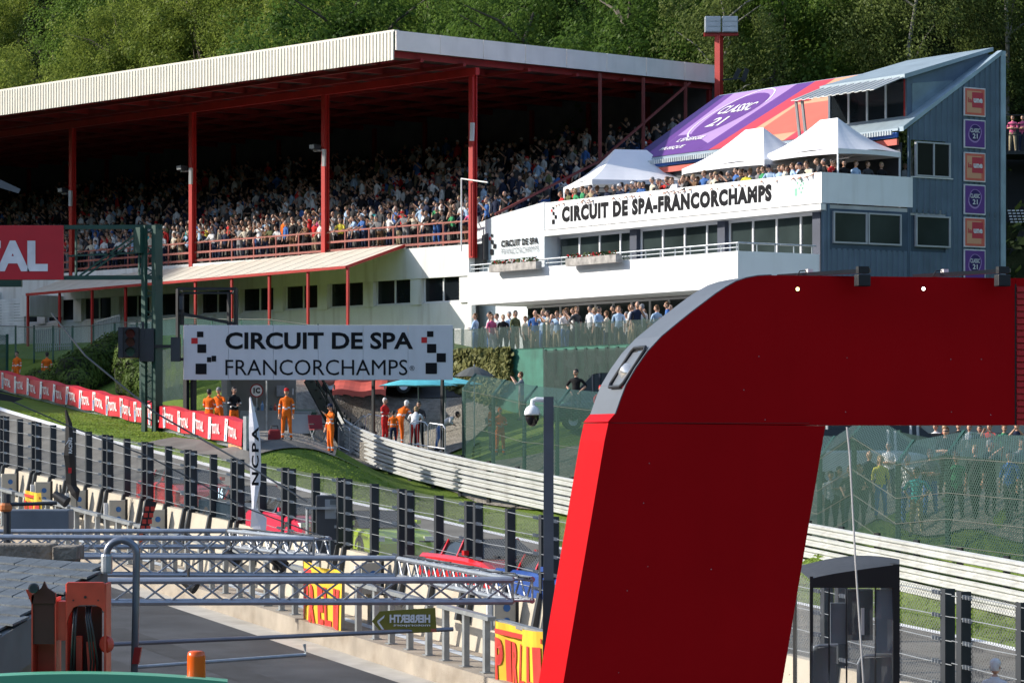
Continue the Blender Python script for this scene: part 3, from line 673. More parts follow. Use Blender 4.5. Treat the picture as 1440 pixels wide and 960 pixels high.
# marquees on the upper balcony
TENTM = mat('tent_fabric', (.82, .82, .85), .7, var=.03)
def tent(o, ax, ay, A, B, zf, ze, zp, label, ridge=.22):
    """o corner on the floor, ax/ay edge directions, A x B plan"""
    t = thing('marquee', label, 'marquee', o, 0, 'white marquees on the upper balcony')
    q = lambda x, y, z: o + ax * x + ay * y + UP * (z - zf)
    mb = MB(); n = 8; r0, r1 = A * (.5 - ridge / 2), A * (.5 + ridge / 2)
    e = [q(0, 0, ze), q(A, 0, ze), q(A, B, ze), q(0, B, ze)]; r_ = [q(r0, B / 2, zp), q(r1, B / 2, zp)]
    for p0, p1, t0, t1 in ((e[0], e[1], r_[0], r_[1]), (e[1], e[2], r_[1], r_[1]), (e[2], e[3], r_[1], r_[0]), (e[3], e[0], r_[0], r_[0])):
        f = lambda x, k: p0.lerp(p1, x).lerp(t0.lerp(t1, x), k) - UP * (.17 * math.sin(math.pi * k) * (1 - .3 * math.sin(math.pi * x)) + .05 * math.sin(math.pi * x) * (1 - k) * math.sin(7 * x))
        for i in range(10):
            for j in range(8): mb.poly([f(i / 10, j / 8), f((i + 1) / 10, j / 8), f((i + 1) / 10, (j + 1) / 8), f(i / 10, (j + 1) / 8)])
    mb.build('canopy', TENTM, t, smooth=False)
    mb = MB(); cs = [(0, 0), (A, 0), (A, B), (0, B)]
    for k in range(4):
        (x0, y0), (x1, y1) = cs[k], cs[(k + 1) % 4]; m_ = 8
        for i in range(m_):
            a, b = i / m_, (i + 1) / m_; f = lambda c: -.22 - .05 * (1 - (2 * c - 1) ** 2) * -1
            mb.poly([q(x0 + (x1 - x0) * a, y0 + (y1 - y0) * a, ze + f(a)), q(x0 + (x1 - x0) * b, y0 + (y1 - y0) * b, ze + f(b)), q(x0 + (x1 - x0) * b, y0 + (y1 - y0) * b, ze), q(x0 + (x1 - x0) * a, y0 + (y1 - y0) * a, ze)])
    mb.build('valance', TENTM, t)
    for x, y in cs: MB().bar(q(x * .985 + .03, y * .985 + .03, zf), q(x * .985 + .03, y * .985 + .03, ze), .06).build('leg', CLEANW, t)
tent(C(5.3, 1.0, 9.3), -cu, cv, 5.1, 3.2, 9.3, 11.5, 12.95, 'white marquee nearest the blue tower, tallest on the balcony')
tent(C(10.0, .6, 9.3), -cu, cv, 5.6, 3.3, 9.3, 11.35, 12.9, 'white marquee in the middle of the three on the balcony')
ra = R(14); ax = Vector((math.cos(ra), math.sin(ra), 0)); ay = Vector((-ax.y, ax.x, 0))
tent(C(16.3, .4, 9.3), ax, ay, 4.9, 4.8, 9.3, 11.35, 12.9, 'white marquee nearest the grandstand, its left side in shade', .3)
# floodlight mast behind the end of the grandstand
fm = thing('floodlight_mast', 'red floodlight mast with two grey lamp boxes above the grandstand end', 'floodlight', P(1012, 130, 153) - UP * 14)
MB().bar(P(1011, 50, 153), P(1011, 330, 153), .3).build('mast', REDST, fm); MB().bar(P(990, 49, 153), P(1038, 48, 153), .25, .18).build('crossarm', REDST, fm)
for px in (1002, 1026):
    p = P(px, 47, 153); t_ = MB().obox(p + Vector((-.38, -.3, 0)), (.76, 0, 0), (0, .5, 0), (0, 0, .78)).build('lamp_box', GALV, fm, bevel=.04)
    mb = MB()
    for i in range(3): mb.obox(p + Vector((-.34, -.325, .06 + .24 * i)), (.68, 0, 0), (0, .02, 0), (0, 0, .2))
    mb.build('lens', mat('lamp_lens', (.45, .47, .52), .2, spec=.8), t_)
MB().obox(P(1030, 110, 153), (.25, 0, .5), (0, .3, 0), (.2, 0, -.1)).obox(P(1042, 113, 153), (.2, 0, .6), (0, .3, 0), (.2, 0, -.1)).bar(P(1012, 113, 153), P(1046, 110, 153), .07).build('spare_lamp', BLACK, fm)
# ------------------------------------------------------------------ wood on the hillside
LM = [leafmat('leaf_olive', (.10, .15, .025), (.30, .36, .075), .5), leafmat('leaf_mid', (.045, .095, .017), (.16, .25, .05), .5), leafmat('leaf_birch', (.055, .085, .022), (.20, .25, .07), .45),
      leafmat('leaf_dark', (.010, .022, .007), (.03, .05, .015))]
BARK = mat('bark', (.10, .085, .065), .9, var=.3, scale=3); BIRCH = mat('birch_bark', (.22, .21, .18), .9, var=.4, scale=5)
def crown_mesh(seed, rx, rz, nclump, leaves, ls, droop=0, cone=0):
    rnd = random.Random(seed); mb = MB()
    for c in range(nclump):
        while True:
            d = Vector((rnd.gauss(0, 1), rnd.gauss(0, 1), rnd.gauss(0, 1)))
            if d.length > .1: break
        d.normalize(); k = .45 + .6 * rnd.random() ** .6
        c_ = Vector((d.x * rx * k, d.y * rx * k, d.z * rz * k))
        if cone: f = 1 - .75 * (c_.z / rz + 1) / 2; c_.x *= f; c_.y *= f
        cr = rx * rnd.uniform(.16, .34)
        for i in range(leaves):
            e = Vector((rnd.gauss(0, 1), rnd.gauss(0, 1), rnd.gauss(0, .75))); e.normalize(); p = c_ + e * cr * rnd.random() ** .35
            if droop: p.z -= droop * rnd.random() ** 2 * cr * 2
            n = (e + Vector((rnd.gauss(0, .5), rnd.gauss(0, .5), rnd.gauss(.4, .5)))).normalized(); a = n.cross(Vector((rnd.random(), rnd.random(), rnd.random()))).normalized(); b = n.cross(a)
            s = ls * rnd.uniform(.6, 1.3); mb.poly([p - a * s, p - b * s * .55, p + a * s, p + b * s * .55])
    return mb
def trunk_mesh(seed, h, r, rx, rz):
    rnd = random.Random(seed); mb = MB(); pts = [Vector((rnd.uniform(-.15, .15) * i, rnd.uniform(-.15, .15) * i, h * i / 6)) for i in range(7)]
    mb.tube(pts, [r * (1 - .75 * i / 6) for i in range(7)], 8)
    for k in range(7):
        z = rnd.uniform(.35, .9); p = pts[0].lerp(pts[-1], z); a = rnd.random() * 6.28; e = p + Vector((math.cos(a) * rx * .8, math.sin(a) * rx * .8, rx * rnd.uniform(.2, .7)))
        mb.tube([p, p.lerp(e, .5) + Vector((0, 0, .3)), e], [r * .4, r * .25, r * .08], 5)
    return mb
VAR = []
for k, (rx, rz, nc, lv, ls, dr, cone, lm, kind) in enumerate([(4.6, 5.6, 130, 290, .10, 0, 0, 0, 'bushy olive green tree'), (5.4, 6.4, 150, 290, .112, 0, 0, 1, 'dense mid green broadleaf tree'),
        (3.6, 8.0, 130, 280, .088, .8, 0, 2, 'slender birch with pale trunk'), (4.4, 6.0, 125, 280, .105, .2, 0, 1, 'rounded green tree'), (3.0, 8.5, 100, 200, .12, .3, 1, 3, 'dark conical conifer')]):
    t = thing('tree', kind, 'tree', (0, 0, -500), 0, 'trees of the wood on the hillside'); H = rz * 2 + 3
    cm = crown_mesh(k + 3, rx, rz, nc, lv, ls, dr, cone); cm.v = [v + Vector((0, 0, rz + 2.2)) for v in cm.v]
    cm.build('crown', LM[lm], t, local=True); trunk_mesh(k + 9, H * .85, .28 if lm != 2 else .17, rx, rz).build('trunk', BIRCH if lm == 2 else BARK, t, local=True); VAR.append((t, kind, lm))
rnd = random.Random(5); used = set(); nrow = 0
for qrow, n, lab in ((21.5, 21, 'front'), (28, 22, 'second'), (36, 22, 'third'), (44, 23, 'fourth'), (54, 23, 'rearmost')):
    idx = 0
    # walk along the wood from right to left inside the field of view
    pts = []
    for i in range(n):
        s = -52 + (i + rnd.uniform(.15, .85)) * (205 / n); p = GG + gg * s + gq * (qrow + rnd.uniform(-2, 2) + (9 if s < -4 else 0)); px = 720 + F * p.x / p.y
        pts.append((px, p))
    pts.sort(key=lambda x: x[0]); pts = [x for x in pts if -60 < x[0] < 1500]
    for idx, (px, p) in enumerate(pts):
        if px < 470: v = rnd.choice([0, 0, 0, 3, 0]) if lab in ('front', 'second', 'third') else rnd.choice([0, 4, 1])
        elif px < 960: v = rnd.choice([1, 1, 3]) if lab != 'rearmost' else rnd.choice([1, 4])
        else: v = rnd.choice([2, 2, 3, 2]) if lab != 'rearmost' else rnd.choice([4, 1])
        t, kind, lm = VAR[v]; sc = rnd.uniform(.85, 1.2)
        L = '%s in the %s row of the wood, %s from the left' % (kind, lab, ['first', 'second', 'third', 'fourth', 'fifth', 'sixth', 'seventh', 'eighth', 'ninth', 'tenth', 'eleventh', 'twelfth', 'thirteenth', 'fourteenth', 'fifteenth', 'sixteenth', 'seventeenth', 'eighteenth', 'nineteenth', 'twentieth'][idx])
        loc = Vector((p.x, p.y, gz(p.x, p.y) - .3)); rz = rnd.random() * 6.28
        if v not in used: used.add(v); o = t; o.location = loc; o.rotation_euler = (0, 0, rz); o['label'] = L
        else: o = dup(t, loc, rz, L)
        o.scale = (sc, sc, sc * rnd.uniform(.9, 1.1))
for v, (t, kind, lm) in enumerate(VAR):
    if v not in used:
        for c in list(t.children): bpy.data.objects.remove(c)
        bpy.data.objects.remove(t)
# undergrowth that closes the wood
mb = MB(); rnd = random.Random(11)
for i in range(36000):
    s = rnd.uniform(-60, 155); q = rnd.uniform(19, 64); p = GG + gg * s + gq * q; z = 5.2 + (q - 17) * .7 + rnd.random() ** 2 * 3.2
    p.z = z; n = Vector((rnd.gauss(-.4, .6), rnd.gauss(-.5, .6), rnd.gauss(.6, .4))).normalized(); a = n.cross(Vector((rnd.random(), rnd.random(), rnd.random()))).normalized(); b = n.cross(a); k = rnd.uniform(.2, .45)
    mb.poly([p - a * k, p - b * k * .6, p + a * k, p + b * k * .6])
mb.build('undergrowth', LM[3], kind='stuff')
# ------------------------------------------------------------------ hedges and grass blades
def leafy(mb, p, r, n, ls, rnd, flat=0):
    for i in range(n):
        e = Vector((rnd.gauss(0, 1), rnd.gauss(0, 1), rnd.gauss(0, 1))).normalized(); q = p + Vector((e.x * r[0], e.y * r[1], e.z * r[2])) * rnd.uniform(.85, 1.05)
        a = e.cross(Vector((rnd.random(), rnd.random(), rnd.random()))).normalized(); b = (e + Vector((rnd.gauss(0, .4), rnd.gauss(0, .4), rnd.gauss(0, .4)))).cross(a).normalized(); s = ls * rnd.uniform(.6, 1.3)
        mb.poly([q - a * s, q - b * s * .6, q + a * s, q + b * s * .6])
HEDGE = leafmat('hedge_leaf', (.04, .07, .015), (.16, .23, .06), .3)
def hedge(px0, Y0, px1, Y1, hh, label, n=14, w_=1.0):
    rnd = random.Random(int(px0)); a, b = on(P(px0, 500, Y0)), on(P(px1, 500, Y1)); t = thing('hedge', label, 'hedge', a); mb = MB(); core = MB()
    for i in range(n):
        p = a.lerp(b, i / (n - 1)); p.z = gz(p.x, p.y) + hh * .5; leafy(mb, p + Vector((rnd.uniform(-.1, .1), 0, rnd.uniform(-.1, .1))), (w_, w_, hh * .55), 950, .085, rnd)
        core.lathe([(0.02, -hh * .5), (w_ * .7, -hh * .4), (w_ * .8, 0), (w_ * .6, hh * .4), (0.02, hh * .48)], p, 9)
    mb.build('leaves', HEDGE, t); core.build('twigs', mat('hedge_core', (.015, .02, .008), .9), t)
hedge(108, 147, 178, 150, 1.75, 'long clipped green hedge on the bank behind the orange marshals', 14, 1.3)
hedge(60, 150, 110, 146, 1.15, 'low rounded bush beside the standing orange marshal', 6, .9)
hedge(178, 141, 196, 140, 2.6, 'brown-edged hedge end behind the traffic light', 4, .7)
hedge(192, 139, 212, 138, 1.6, 'small leafy bush in front of the hedge by the green screen', 4, .6)
# grass blades on the verge
mb = MB(); rnd = random.Random(3)
EXr = sorted([(e.y, e) for e in EDGE], key=lambda x: x[0])
for i in range(24000):
    k = rnd.random(); e = tlerp(EDGE, .12 + .8 * k); d = rnd.random(); 
    wv = np.interp(e.y, [54, 69, 93, 106, 112, 130, 160], [5, 6, 9, 8, 3.2, 3.5, 3.5]); p = e + Vector((.93, .36, 0)) * (d * wv + .35); p.z = gz(p.x, p.y)
    if 112 < p.y < 121 and p.x > -11 : continue
    h = rnd.uniform(.02, .055); a = rnd.random() * 6.28; o = Vector((math.cos(a), math.sin(a), 0)) * .05
    mb.poly([p - o, p + o, p + UP * h + Vector((rnd.gauss(0, .03), rnd.gauss(0, .03), 0))], 0)
mb.build('grass_blades', leafmat('grass_blade', (.16, .25, .04), (.30, .40, .09), .55), kind='stuff')
# ------------------------------------------------------------------ large sign board over the marshal post
Yb = 119.0
sb = thing('sign_board', 'large grey-white circuit name board on black posts above the marshal post', 'sign', on(P(300, 600, Yb)))
b0, b1 = P(258, 534, Yb), P(637, 457, Yb); bw, bh = b1.x - b0.x, b1.z - b0.z
SB = mat('board_face', (.66, .66, .72), .45, var=.03, streak=.12)
mb = MB()
for k in range(6): mb.obox(b0 + Vector((bw * k / 6 + .004, 0, 0)), (bw / 6 - .008, 0, 0), (0, .12, 0), (0, 0, bh))
mb.build('board', SB, sb, bevel=.01)
X, Z = Vector((1, 0, 0)), UP
pp = lambda px, py, d=0: P(px, py, Yb - d)
kx = Yb / F
text('CIRCUIT DE SPA', pp(317, 491, 0), X, Z, (581 - 317) * kx, 24 * kx, INK, sb, bold=.028, depth=.012)
text('FRANCORCHAMPS', pp(317, 527.5, 0), X, Z, (573 - 317) * kx, 22 * kx, INK, sb, depth=.012); text('®', pp(576, 521, 0), X, Z, 7 * kx, 7 * kx, INK, sb, depth=.012)
def pxsq(lst, d):
    mb = MB()
    for x0, y0, x1, y1, mi in lst: mb.poly([pp(x0, y1, .013), pp(x1, y1, .013), pp(x1, y0, .013), pp(x0, y0, .013)], mi)
    mb.build('checker_mark', [INK, REDL], sb)
pxsq([(277, 466, 286, 474, 0), (269, 475, 278, 483, 1), (277.5, 484, 290, 496, 0), (291, 502, 297, 509, 0), (297.5, 500, 304, 508, 0), (275, 511, 290.5, 526, 0)], 0)
pxsq([(600.5, 465.5, 609.5, 473.5, 0), (592.5, 474, 600.5, 482, 1), (600.5, 483.5, 613.5, 496, 0), (614, 496.5, 627, 509, 0), (598.5, 510, 614.5, 525.5, 0)], 0)
for px, y, wd in ((262, 456, .17), (272, 456, .17), (525, 500, .10), (622, 500, .10)): g_ = on(P(px, 600, Yb + .35)); MB().bar(g_ - UP * .2, P(px, y, Yb + .35), wd).build('post', BLACK, sb)
mb = MB(); f = lambda x, y, d=.2: P(x, y, Yb + d)
for a, b in (((250, 406), (332, 406)), ((332, 406), (332, 457)), ((250, 406), (250, 505)), ((322, 412), (322, 457)), ((256, 412), (256, 457)), ((250, 440), (330, 455)), ((250, 505), (262, 505))): mb.bar(f(*a), f(*b), .11)
mb.bar(f(256, 412, 1.2), f(328, 412, 1.2), .08); mb.bar(f(250, 406), f(256, 410, 1.2), .08); mb.bar(f(332, 406), f(328, 412, 1.2), .08)
mb.build('walkway_frame', BLACK, sb); MB().obox(f(252, 435, -.02), (.14, 0, 0), (0, .1, 0), (0, 0, .5)).obox(f(240, 508, -.1), (.35, 0, 0), (0, .3, 0), (0, 0, .9)).build('control_box', DKGREY, sb)
mb = MB(); st0, st1 = on(P(474, 600, 106.5)), P(440, 520, 106.5)
ra_, rb_ = P(432, 532, 121.6), P(487, 596, 123.4); rb_.z = gz(rb_.x, rb_.y)
mb.bar(ra_, rb_, .06, .42); mb.bar(ra_ + Vector((0, .9, 0)), rb_ + Vector((0, .9, 0)), .06, .42)
for k in range(9):
    p = ra_.lerp(rb_, (k + .5) / 9); mb.obox(p + Vector((-.14, 0, 0)), (.28, 0, 0), (0, .9, 0), (0, 0, .04))
for dz in (.55, 1.0): mb.bar(ra_ + UP * dz, rb_ + UP * dz, .045); mb.bar(ra_ + Vector((0, .9, dz)), rb_ + Vector((0, .9, dz)), .045)
for k in range(5): p = ra_.lerp(rb_, k / 4); mb.bar(p, p + UP * 1.0, .04)
mb.build('steel_stair', BLACK, sb)
# ------------------------------------------------------------------ marshal post hut
hg = on(P(360, 610, 121.2)); HW = mat('hut_wall', (.40, .39, .37), .8, var=.12, streak=.3)
hut = thing('marshal_hut', 'open-fronted grey concrete marshal hut under the large sign board', 'hut', hg)
hx0, hx1 = P(312, 0, 121.2).x, P(411, 0, 121.2).x; hzb = hg.z - .3
MB().box(hx0, hx1, 123.2, 123.4, hzb, hzb + 3.6).box(hx0, hx0 + .2, 121, 123.19, hzb, hzb + 3.6).build('wall', HW, hut)
MB().box(hx0, hx1 + .1, 120.9, 123.5, hzb + 3.61, hzb + 3.8).build('roof', DKGREY, hut)
cx0 = P(338, 0, 120.8).x; ctz = (620 - 577) / F * 120.8
MB().box(cx0, hx1 - .35, 120.7, 121.2, hzb, ctz).build('counter', mat('counter_grey', (.25, .25, .25), .8, streak=.3), hut)
MB().bar(P(375, 535, 120.6), Vector((P(375, 0, 120.6).x, 120.6, hzb)), .05).build('pole', GALV, hut)
sg = thing('round_sign', 'round white sign with red rim reading 1C on the hut', 'sign', P(361, 549, 121)); c1 = P(361, 549, 121.0); rr_ = 9.5 / F * 121
MB().lathe([(0.001, 0), (rr_, 0), (rr_, .03), (.001, .03)], c1, 28, axis=(0, -1, 0)).build('rim', mat('dull_red', (.35, .03, .03), .5), sg)
MB().lathe([(.001, .032), (rr_ * .82, .032)], c1, 28, axis=(0, -1, 0)).build('face', LW, sg)
text('1C', c1 + Vector((-.12, -.036, -.1)), X, Z, .25, .21, INK, sg, bold=.05, depth=.004)
MB().bar(c1 + Vector((0, .05, -.15)), c1 + Vector((0, .05, -1.0)), .04).bar(c1 + Vector((0, .05, 0)), c1 + Vector((0, 2.2, 0)), .04).build('bracket', GALV, sg)
def simple(name, label, cat, loc, builder, group=None, rotz=0): t = thing(name, label, cat, loc, rotz, group); builder(t); return t
def bottle(x, col, h, label):
    p = P(x, 577, 120.95); p.z = ctz
    tag(MB().lathe([(.001, 0), (.05, 0), (.055, .02), (.055, h * .6), (.02, h * .8), (.02, h), (.001, h)], p, 10).build('bottle', mat('bottle_' + col, {'blue': (.12, .25, .45), 'dark': (.05, .08, .1), 'red': (.5, .08, .05), 'clear': (.5, .6, .65)}[col], .2)), label, 'bottle', 'bottles on the hut counter')
bottle(369, 'blue', .36, 'tall blue bottle standing on the hut counter'); bottle(381, 'dark', .2, 'small dark bottle on the hut counter beside the pole'); bottle(387, 'red', .26, 'red topped bottle at the right end of the hut counter'); bottle(358, 'clear', .18, 'clear bottle at the left end of the hut counter'); bottle(363, 'dark', .15, 'short dark pot beside the tall blue bottle')
def notice(px, py, w_, h_, label, Y=123.1):
    tag(MB().obox(P(px, py, Y), (w_, 0, 0), (0, .03, 0), (0, 0, h_)).build('notice', mat('notice_paper', (.6, .62, .68), .6, var=.15, scale=8)), label, 'notice')
notice(389, 557, .32, .42, 'pale paper notice pinned inside the hut'); notice(411, 555, .05, .25, 'narrow white card on the hut corner', 121); 
def wheelie(t):
    p = t.location; mb = MB(); mb.hull8([p + Vector(q) for q in ((-.42, -.3, .12), (.42, -.3, .12), (.42, .3, .12), (-.42, .3, .12), (-.55, -.38, 1.15), (.55, -.38, 1.15), (.55, .38, 1.15), (-.55, .38, 1.15))]); mb.build('bin_body', DKGREEN, t)
    MB().hull8([p + Vector(q) for q in ((-.58, -.42, 1.152), (.58, -.42, 1.152), (.58, .42, 1.152), (-.58, .42, 1.152), (-.5, -.34, 1.27), (.5, -.34, 1.27), (.5, .34, 1.27), (-.5, .34, 1.27))]).build('lid', mat('bin_lid', (.03, .05, .045), .5), t)
    for a in (-.38, .38):
        for b in (-.25, .25): MB().lathe([(.001, -.03), (.09, -.03), (.09, .03), (.001, .03)], p + Vector((a, b, .09)), 10, axis=(1, 0, 0)).build('wheel', BLACK, t)
simple('waste_bin', 'dark green lidded container behind the standing marshal', 'bin', on(P(425, 600, 118)), wheelie)
def bag(t):
    p = t.location; mb = MB(); mb.hull8([p + Vector(q) for q in ((-.24, -.15, 0), (.24, -.15, 0), (.24, .15, 0), (-.24, .15, 0), (-.2, -.1, .5), (.2, -.1, .5), (.2, .1, .5), (-.2, .1, .5))]); mb.build('bag_body', mat('bag_red', (.22, .015, .02), .7), t, bevel=.06)
    MB().tube([p + Vector((-.12, 0, .5)), p + Vector((-.1, 0, .62)), p + Vector((.1, 0, .62)), p + Vector((.12, 0, .5))], .02, 6).build('handle', BLACK, t)
simple('holdall', 'dark red bag on the gravel beside the standing marshal', 'bag', on(P(386, 617, 110.6)), bag)
def chair(t):
    mb = MB(); c = mat('chair_red', (.25, .02, .03), .7)
    for a in (-.25, .25):
        MB().bar((a, -.22, 0), (a, .2, .45), .03).build('leg', GALV, t, local=True); MB().bar((a, .22, 0), (a, -.2, .45), .03).build('leg', GALV, t, local=True)
    MB().box(-.27, .27, -.22, .22, .43, .46).build('seat', c, t, local=True); MB().obox((-.27, .2, .47), (.54, 0, 0), (0, .03, 0), (0, .12, .5)).build('backrest', c, t, local=True)
    for a in (-.28, .25): MB().box(a, a + .03, -.2, .2, .62, .66).build('armrest', BLACK, t, local=True)
simple('folding_chair', 'red folding camp chair on the gravel by the seated marshal', 'chair', on(P(448, 610, 115)), chair, rotz=.5)
def crate(t): 
    p = t.location; mb = MB(); mb.box(p.x - .4, p.x + .4, p.y - .3, p.y + .3, p.z, p.z + .75); mb.build('crate_body', mat('crate_grey', (.34, .36, .38), .6), t, bevel=.03); MB().box(p.x - .42, p.x + .42, p.y - .32, p.y + .32, p.z + .752, p.z + .82).build('lid', mat('crate_lid', (.22, .24, .26), .6), t)
simple('storage_box', 'grey lidded storage box behind the standing marshal', 'box', on(P(421, 612, 115.5)), crate)
# ------------------------------------------------------------------ guard rails
def resample(pts, step):
    out = [pts[0].copy()]; 
    for a, b in zip(pts, pts[1:]):
        L = (b - a).length; n = max(1, int(L / step))
        for i in range(1, n + 1): out.append(a.lerp(b, i / n))
    return out
def smoothpoly(pts, it=2):
    for _ in range(it):
        q = [pts[0]]
        for a, b in zip(pts, pts[1:]): q += [a.lerp(b, .25), a.lerp(b, .75)]
        pts = q + [pts[-1]]
    return pts
RAILM = mat('armco_white', (.53, .54, .53), .5, .1, var=.12, scale=1.2, streak=.4)
def armco(t, path, base, n, h=.27, gap=.045, side=1, m=RAILM, name='rail_beam'):
    pr = [(0, 0), (.075, .035), (.075, .09), (-.02, .135), (-.02, .175), (.075, .22), (.075, .275), (0, .31)]
    for k in range(n):
        mb = MB(); rows = []
        for i, p in enumerate(path):
            d = (path[min(i + 1, len(path) - 1)] - path[max(i - 1, 0)]); nn = Vector((d.y, -d.x, 0)).normalized() * side; z = base + k * (h + gap); jog = .012 if (i // 2) % 2 else 0
            rows.append([p + nn * (a + jog) + UP * (z + b * h / .31) for a, b in pr])
        for r0, r1 in zip(rows, rows[1:]):
            for j in range(len(pr) - 1): mb.poly([r0[j], r1[j], r1[j + 1], r0[j + 1]])
        mb.build(name, m, t)
rp_ = resample(smoothpoly(RAIL, 2), 1.1)
for _ in range(40): rp_ = [rp_[0]] + [a * .25 + b * .5 + c * .25 for a, b, c in zip(rp_, rp_[1:], rp_[2:])] + [rp_[-1]]
gr = thing('guard_rail', 'white four-rail steel crash barrier curving along the grass beyond the track', 'guard rail', on(RAIL[2]))
armco(gr, [p + UP * .02 for p in rp_], 0.0, 4, side=-1)
mb = MB(); pc = 0
for i in range(0, len(rp_), 2):
    p = rp_[i]; MB().bar(p + Vector((.14, .06, -.5)), p + Vector((.14, .06, 1.27)), .13, .1).build('post', BLACK if i % 4 else DKGREY, gr)
# ------------------------------------------------------------------ left barrier with the red banners
bpth = resample(list(reversed(smoothpoly([BAR[0], BAR[1], BAR[2], BAR[3], BAR[4]], 1))), 2.0)      # left to right
br = thing('barrier', 'steel crash barrier draped in a red and white sponsor banner on the far grass', 'guard rail', on(BAR[1]))
def zb(p): return p.z
armco(br, [p + Vector((.02, .12, 0)) for p in bpth], .0, 3, side=-1, m=GALV)
for i in range(0, len(bpth), 2): p = bpth[i]; MB().bar(p + Vector((.1, .35, -.5)), p + Vector((.1, .35, .9)), .14).build('post', DKGREY, br)
e_ = bpth[-1]; MB().bar(e_ + Vector((.1, .0, -.3)), e_ + Vector((.1, 0, 1.15)), .14, .3).build('end_post', GALV, br)
BH = lambda i: 1.0
cum = [0]
for a, b in zip(bpth, bpth[1:]): cum.append(cum[-1] + (b - a).length)
def bpt(d, h, off=-.09):
    i = max(0, min(len(cum) - 2, next((k for k in range(len(cum) - 1) if cum[k + 1] >= d), len(cum) - 2))); f = (d - cum[i]) / (cum[i + 1] - cum[i]); p = bpth[i].lerp(bpth[i + 1], f); dd = (bpth[i + 1] - bpth[i]).normalized(); nn = Vector((dd.y, -dd.x, 0))
    return p + nn * (-off + .02 * math.sin(d * 2.1 + h * 3)) + UP * (h + .03 * math.sin(d * 1.3))
LB = cum[-1]
bn = MB(); k = 0; nb = int(LB / .45)
for i in range(nb):
    d0, d1 = i * LB / nb, (i + 1) * LB / nb
    for j in range(3): bn.poly([bpt(d0, .16 + j * .27), bpt(d1, .16 + j * .27), bpt(d1, .43 + j * .27), bpt(d0, .43 + j * .27)])
    bn.poly([bpt(d0, .97), bpt(d1, .97), bpt(d1, 1.0, .25), bpt(d0, 1.0, .25)])
bnr = tag(bn.build('banner', REDB), 'long red banner repeating a white word, tied along the far barrier', 'banner')
BLUEP = mat('print_blue', (.15, .3, .6), .5)
tm = text('TOTAL', (0, 0, 0), X, Z, 1, 1, LW, None, None, bold=.03)
d = LB - .5; pitch = 2.75
while d > 3:
    lt, ic = MB(), MB(); a = d - 1.65
    for f in tm.f: lt.poly([bpt(a + tm.v[i].x * 1.5, .37 + tm.v[i].z * .36, -.125) for i in f])
    c = a - .42
    ic.poly([bpt(c - .12, .16, -.12), bpt(c + .25, .18, -.12), bpt(c + .42, .95, -.12), bpt(c - .1, .95, -.12)], 0)
    ic.poly([bpt(c + .02, .2, -.13), bpt(c + .16, .22, -.13), bpt(c + .22, .62, -.13), bpt(c + .02, .6, -.13)], 1)
    ic.poly([bpt(c + .06, .62, -.13), bpt(c + .2, .62, -.13), bpt(c + .3, .88, -.13), bpt(c + .12, .85, -.13)], 2)
    lt.build('lettering', LW, bnr); ic.build('logo', [LW, BLUEP, REDB], bnr); d -= pitch
MB().poly([bpt(LB - 2.2, -.12, -.08), bpt(LB - .05, -.12, -.08), bpt(LB - .05, .12, -.08), bpt(LB - 2.2, .12, -.08)]).build('orange_mark', mat('faded_orange', (.7, .28, .12), .7, var=.4, scale=3), br)
# ------------------------------------------------------------------ green wire fences
GNET = netmat('green_net', (.014, .055, .043), .12, .31, .14); GNET2 = netmat('green_net_dense', (.006, .030, .026), .07, .2, .80); GNET3 = netmat('green_net_open', (.020, .056, .044), .12, .35, .12)
GPOST = mat('green_post', (.012, .07, .055), .5)
def fence(label, pts, h, netm, name='wire_fence', postd=2.6, lean=0, pw=.1, group=None, rails=(), top=None, off=Vector((0, 0, 0)), base=0.05):
    t = thing(name, label, 'fence', pts[0], 0, group); path = resample(pts, postd)
    lo = [p + UP * base for p in path]; hi = [p + UP * h for p in path]
    MB().sheet(lo, hi).build('mesh_panel', netm, t)
    for p in path:
        MB().bar(p + Vector((.06, .06, -.4)), p + Vector((.06, .06, h + .05)), pw).build('post', GPOST, t)
        if lean: MB().bar(p + Vector((.06, .06, h)), p + Vector((.5 * lean, .45 * abs(lean), h + .55)), pw * .8).build('post_arm', GPOST, t)
    if lean: MB().sheet(hi, [p + Vector((.5 * lean, .45 * abs(lean), h + .55)) for p in path]).build('top_net', netm, t)
    mb = MB()
    for r in rails: mb.tube([p + UP * (h * r) + Vector((0, -.02, .03 * math.sin(i * 2.3))) for i, p in enumerate(path)], (.008 if lean else .022), 5)
    if rails: mb.build('wire', mat('fence_wire', (.12, .13, .11), .7), t)
    return t
pl = [on(P(650, 652, 118.3)), on(P(735, 672, 112)), on(P(830, 692, 106)), on(P(930, 708, 99)), on(P(1060, 730, 91))]
fence('green netting debris fence standing on gravel behind the guard rail', pl, 2.75, GNET, lean=1, rails=(.03, .5, .98), postd=2.3)
pr_ = [on(P(1050, 722, 91.5)), on(P(1150, 738, 85)), on(P(1198, 748, 81)), on(P(1260, 760, 77.5)), on(P(1330, 772, 74.5)), on(P(1440, 792, 70.5)), on(P(1560, 812, 66))]
fence('tall green wire fence in front of the standing spectators on the right', pr_, 2.45, GNET3, lean=1, rails=(.15, .4, .65, .98), postd=2.4)
pb = [on(P(1030, 700, 112)), on(P(1200, 680, 106)), on(P(1330, 680, 99)), on(P(1500, 690, 94))]
fence('dark green screened fence behind the spectators on the right', pb, 1.5, GNET2, postd=2.8)
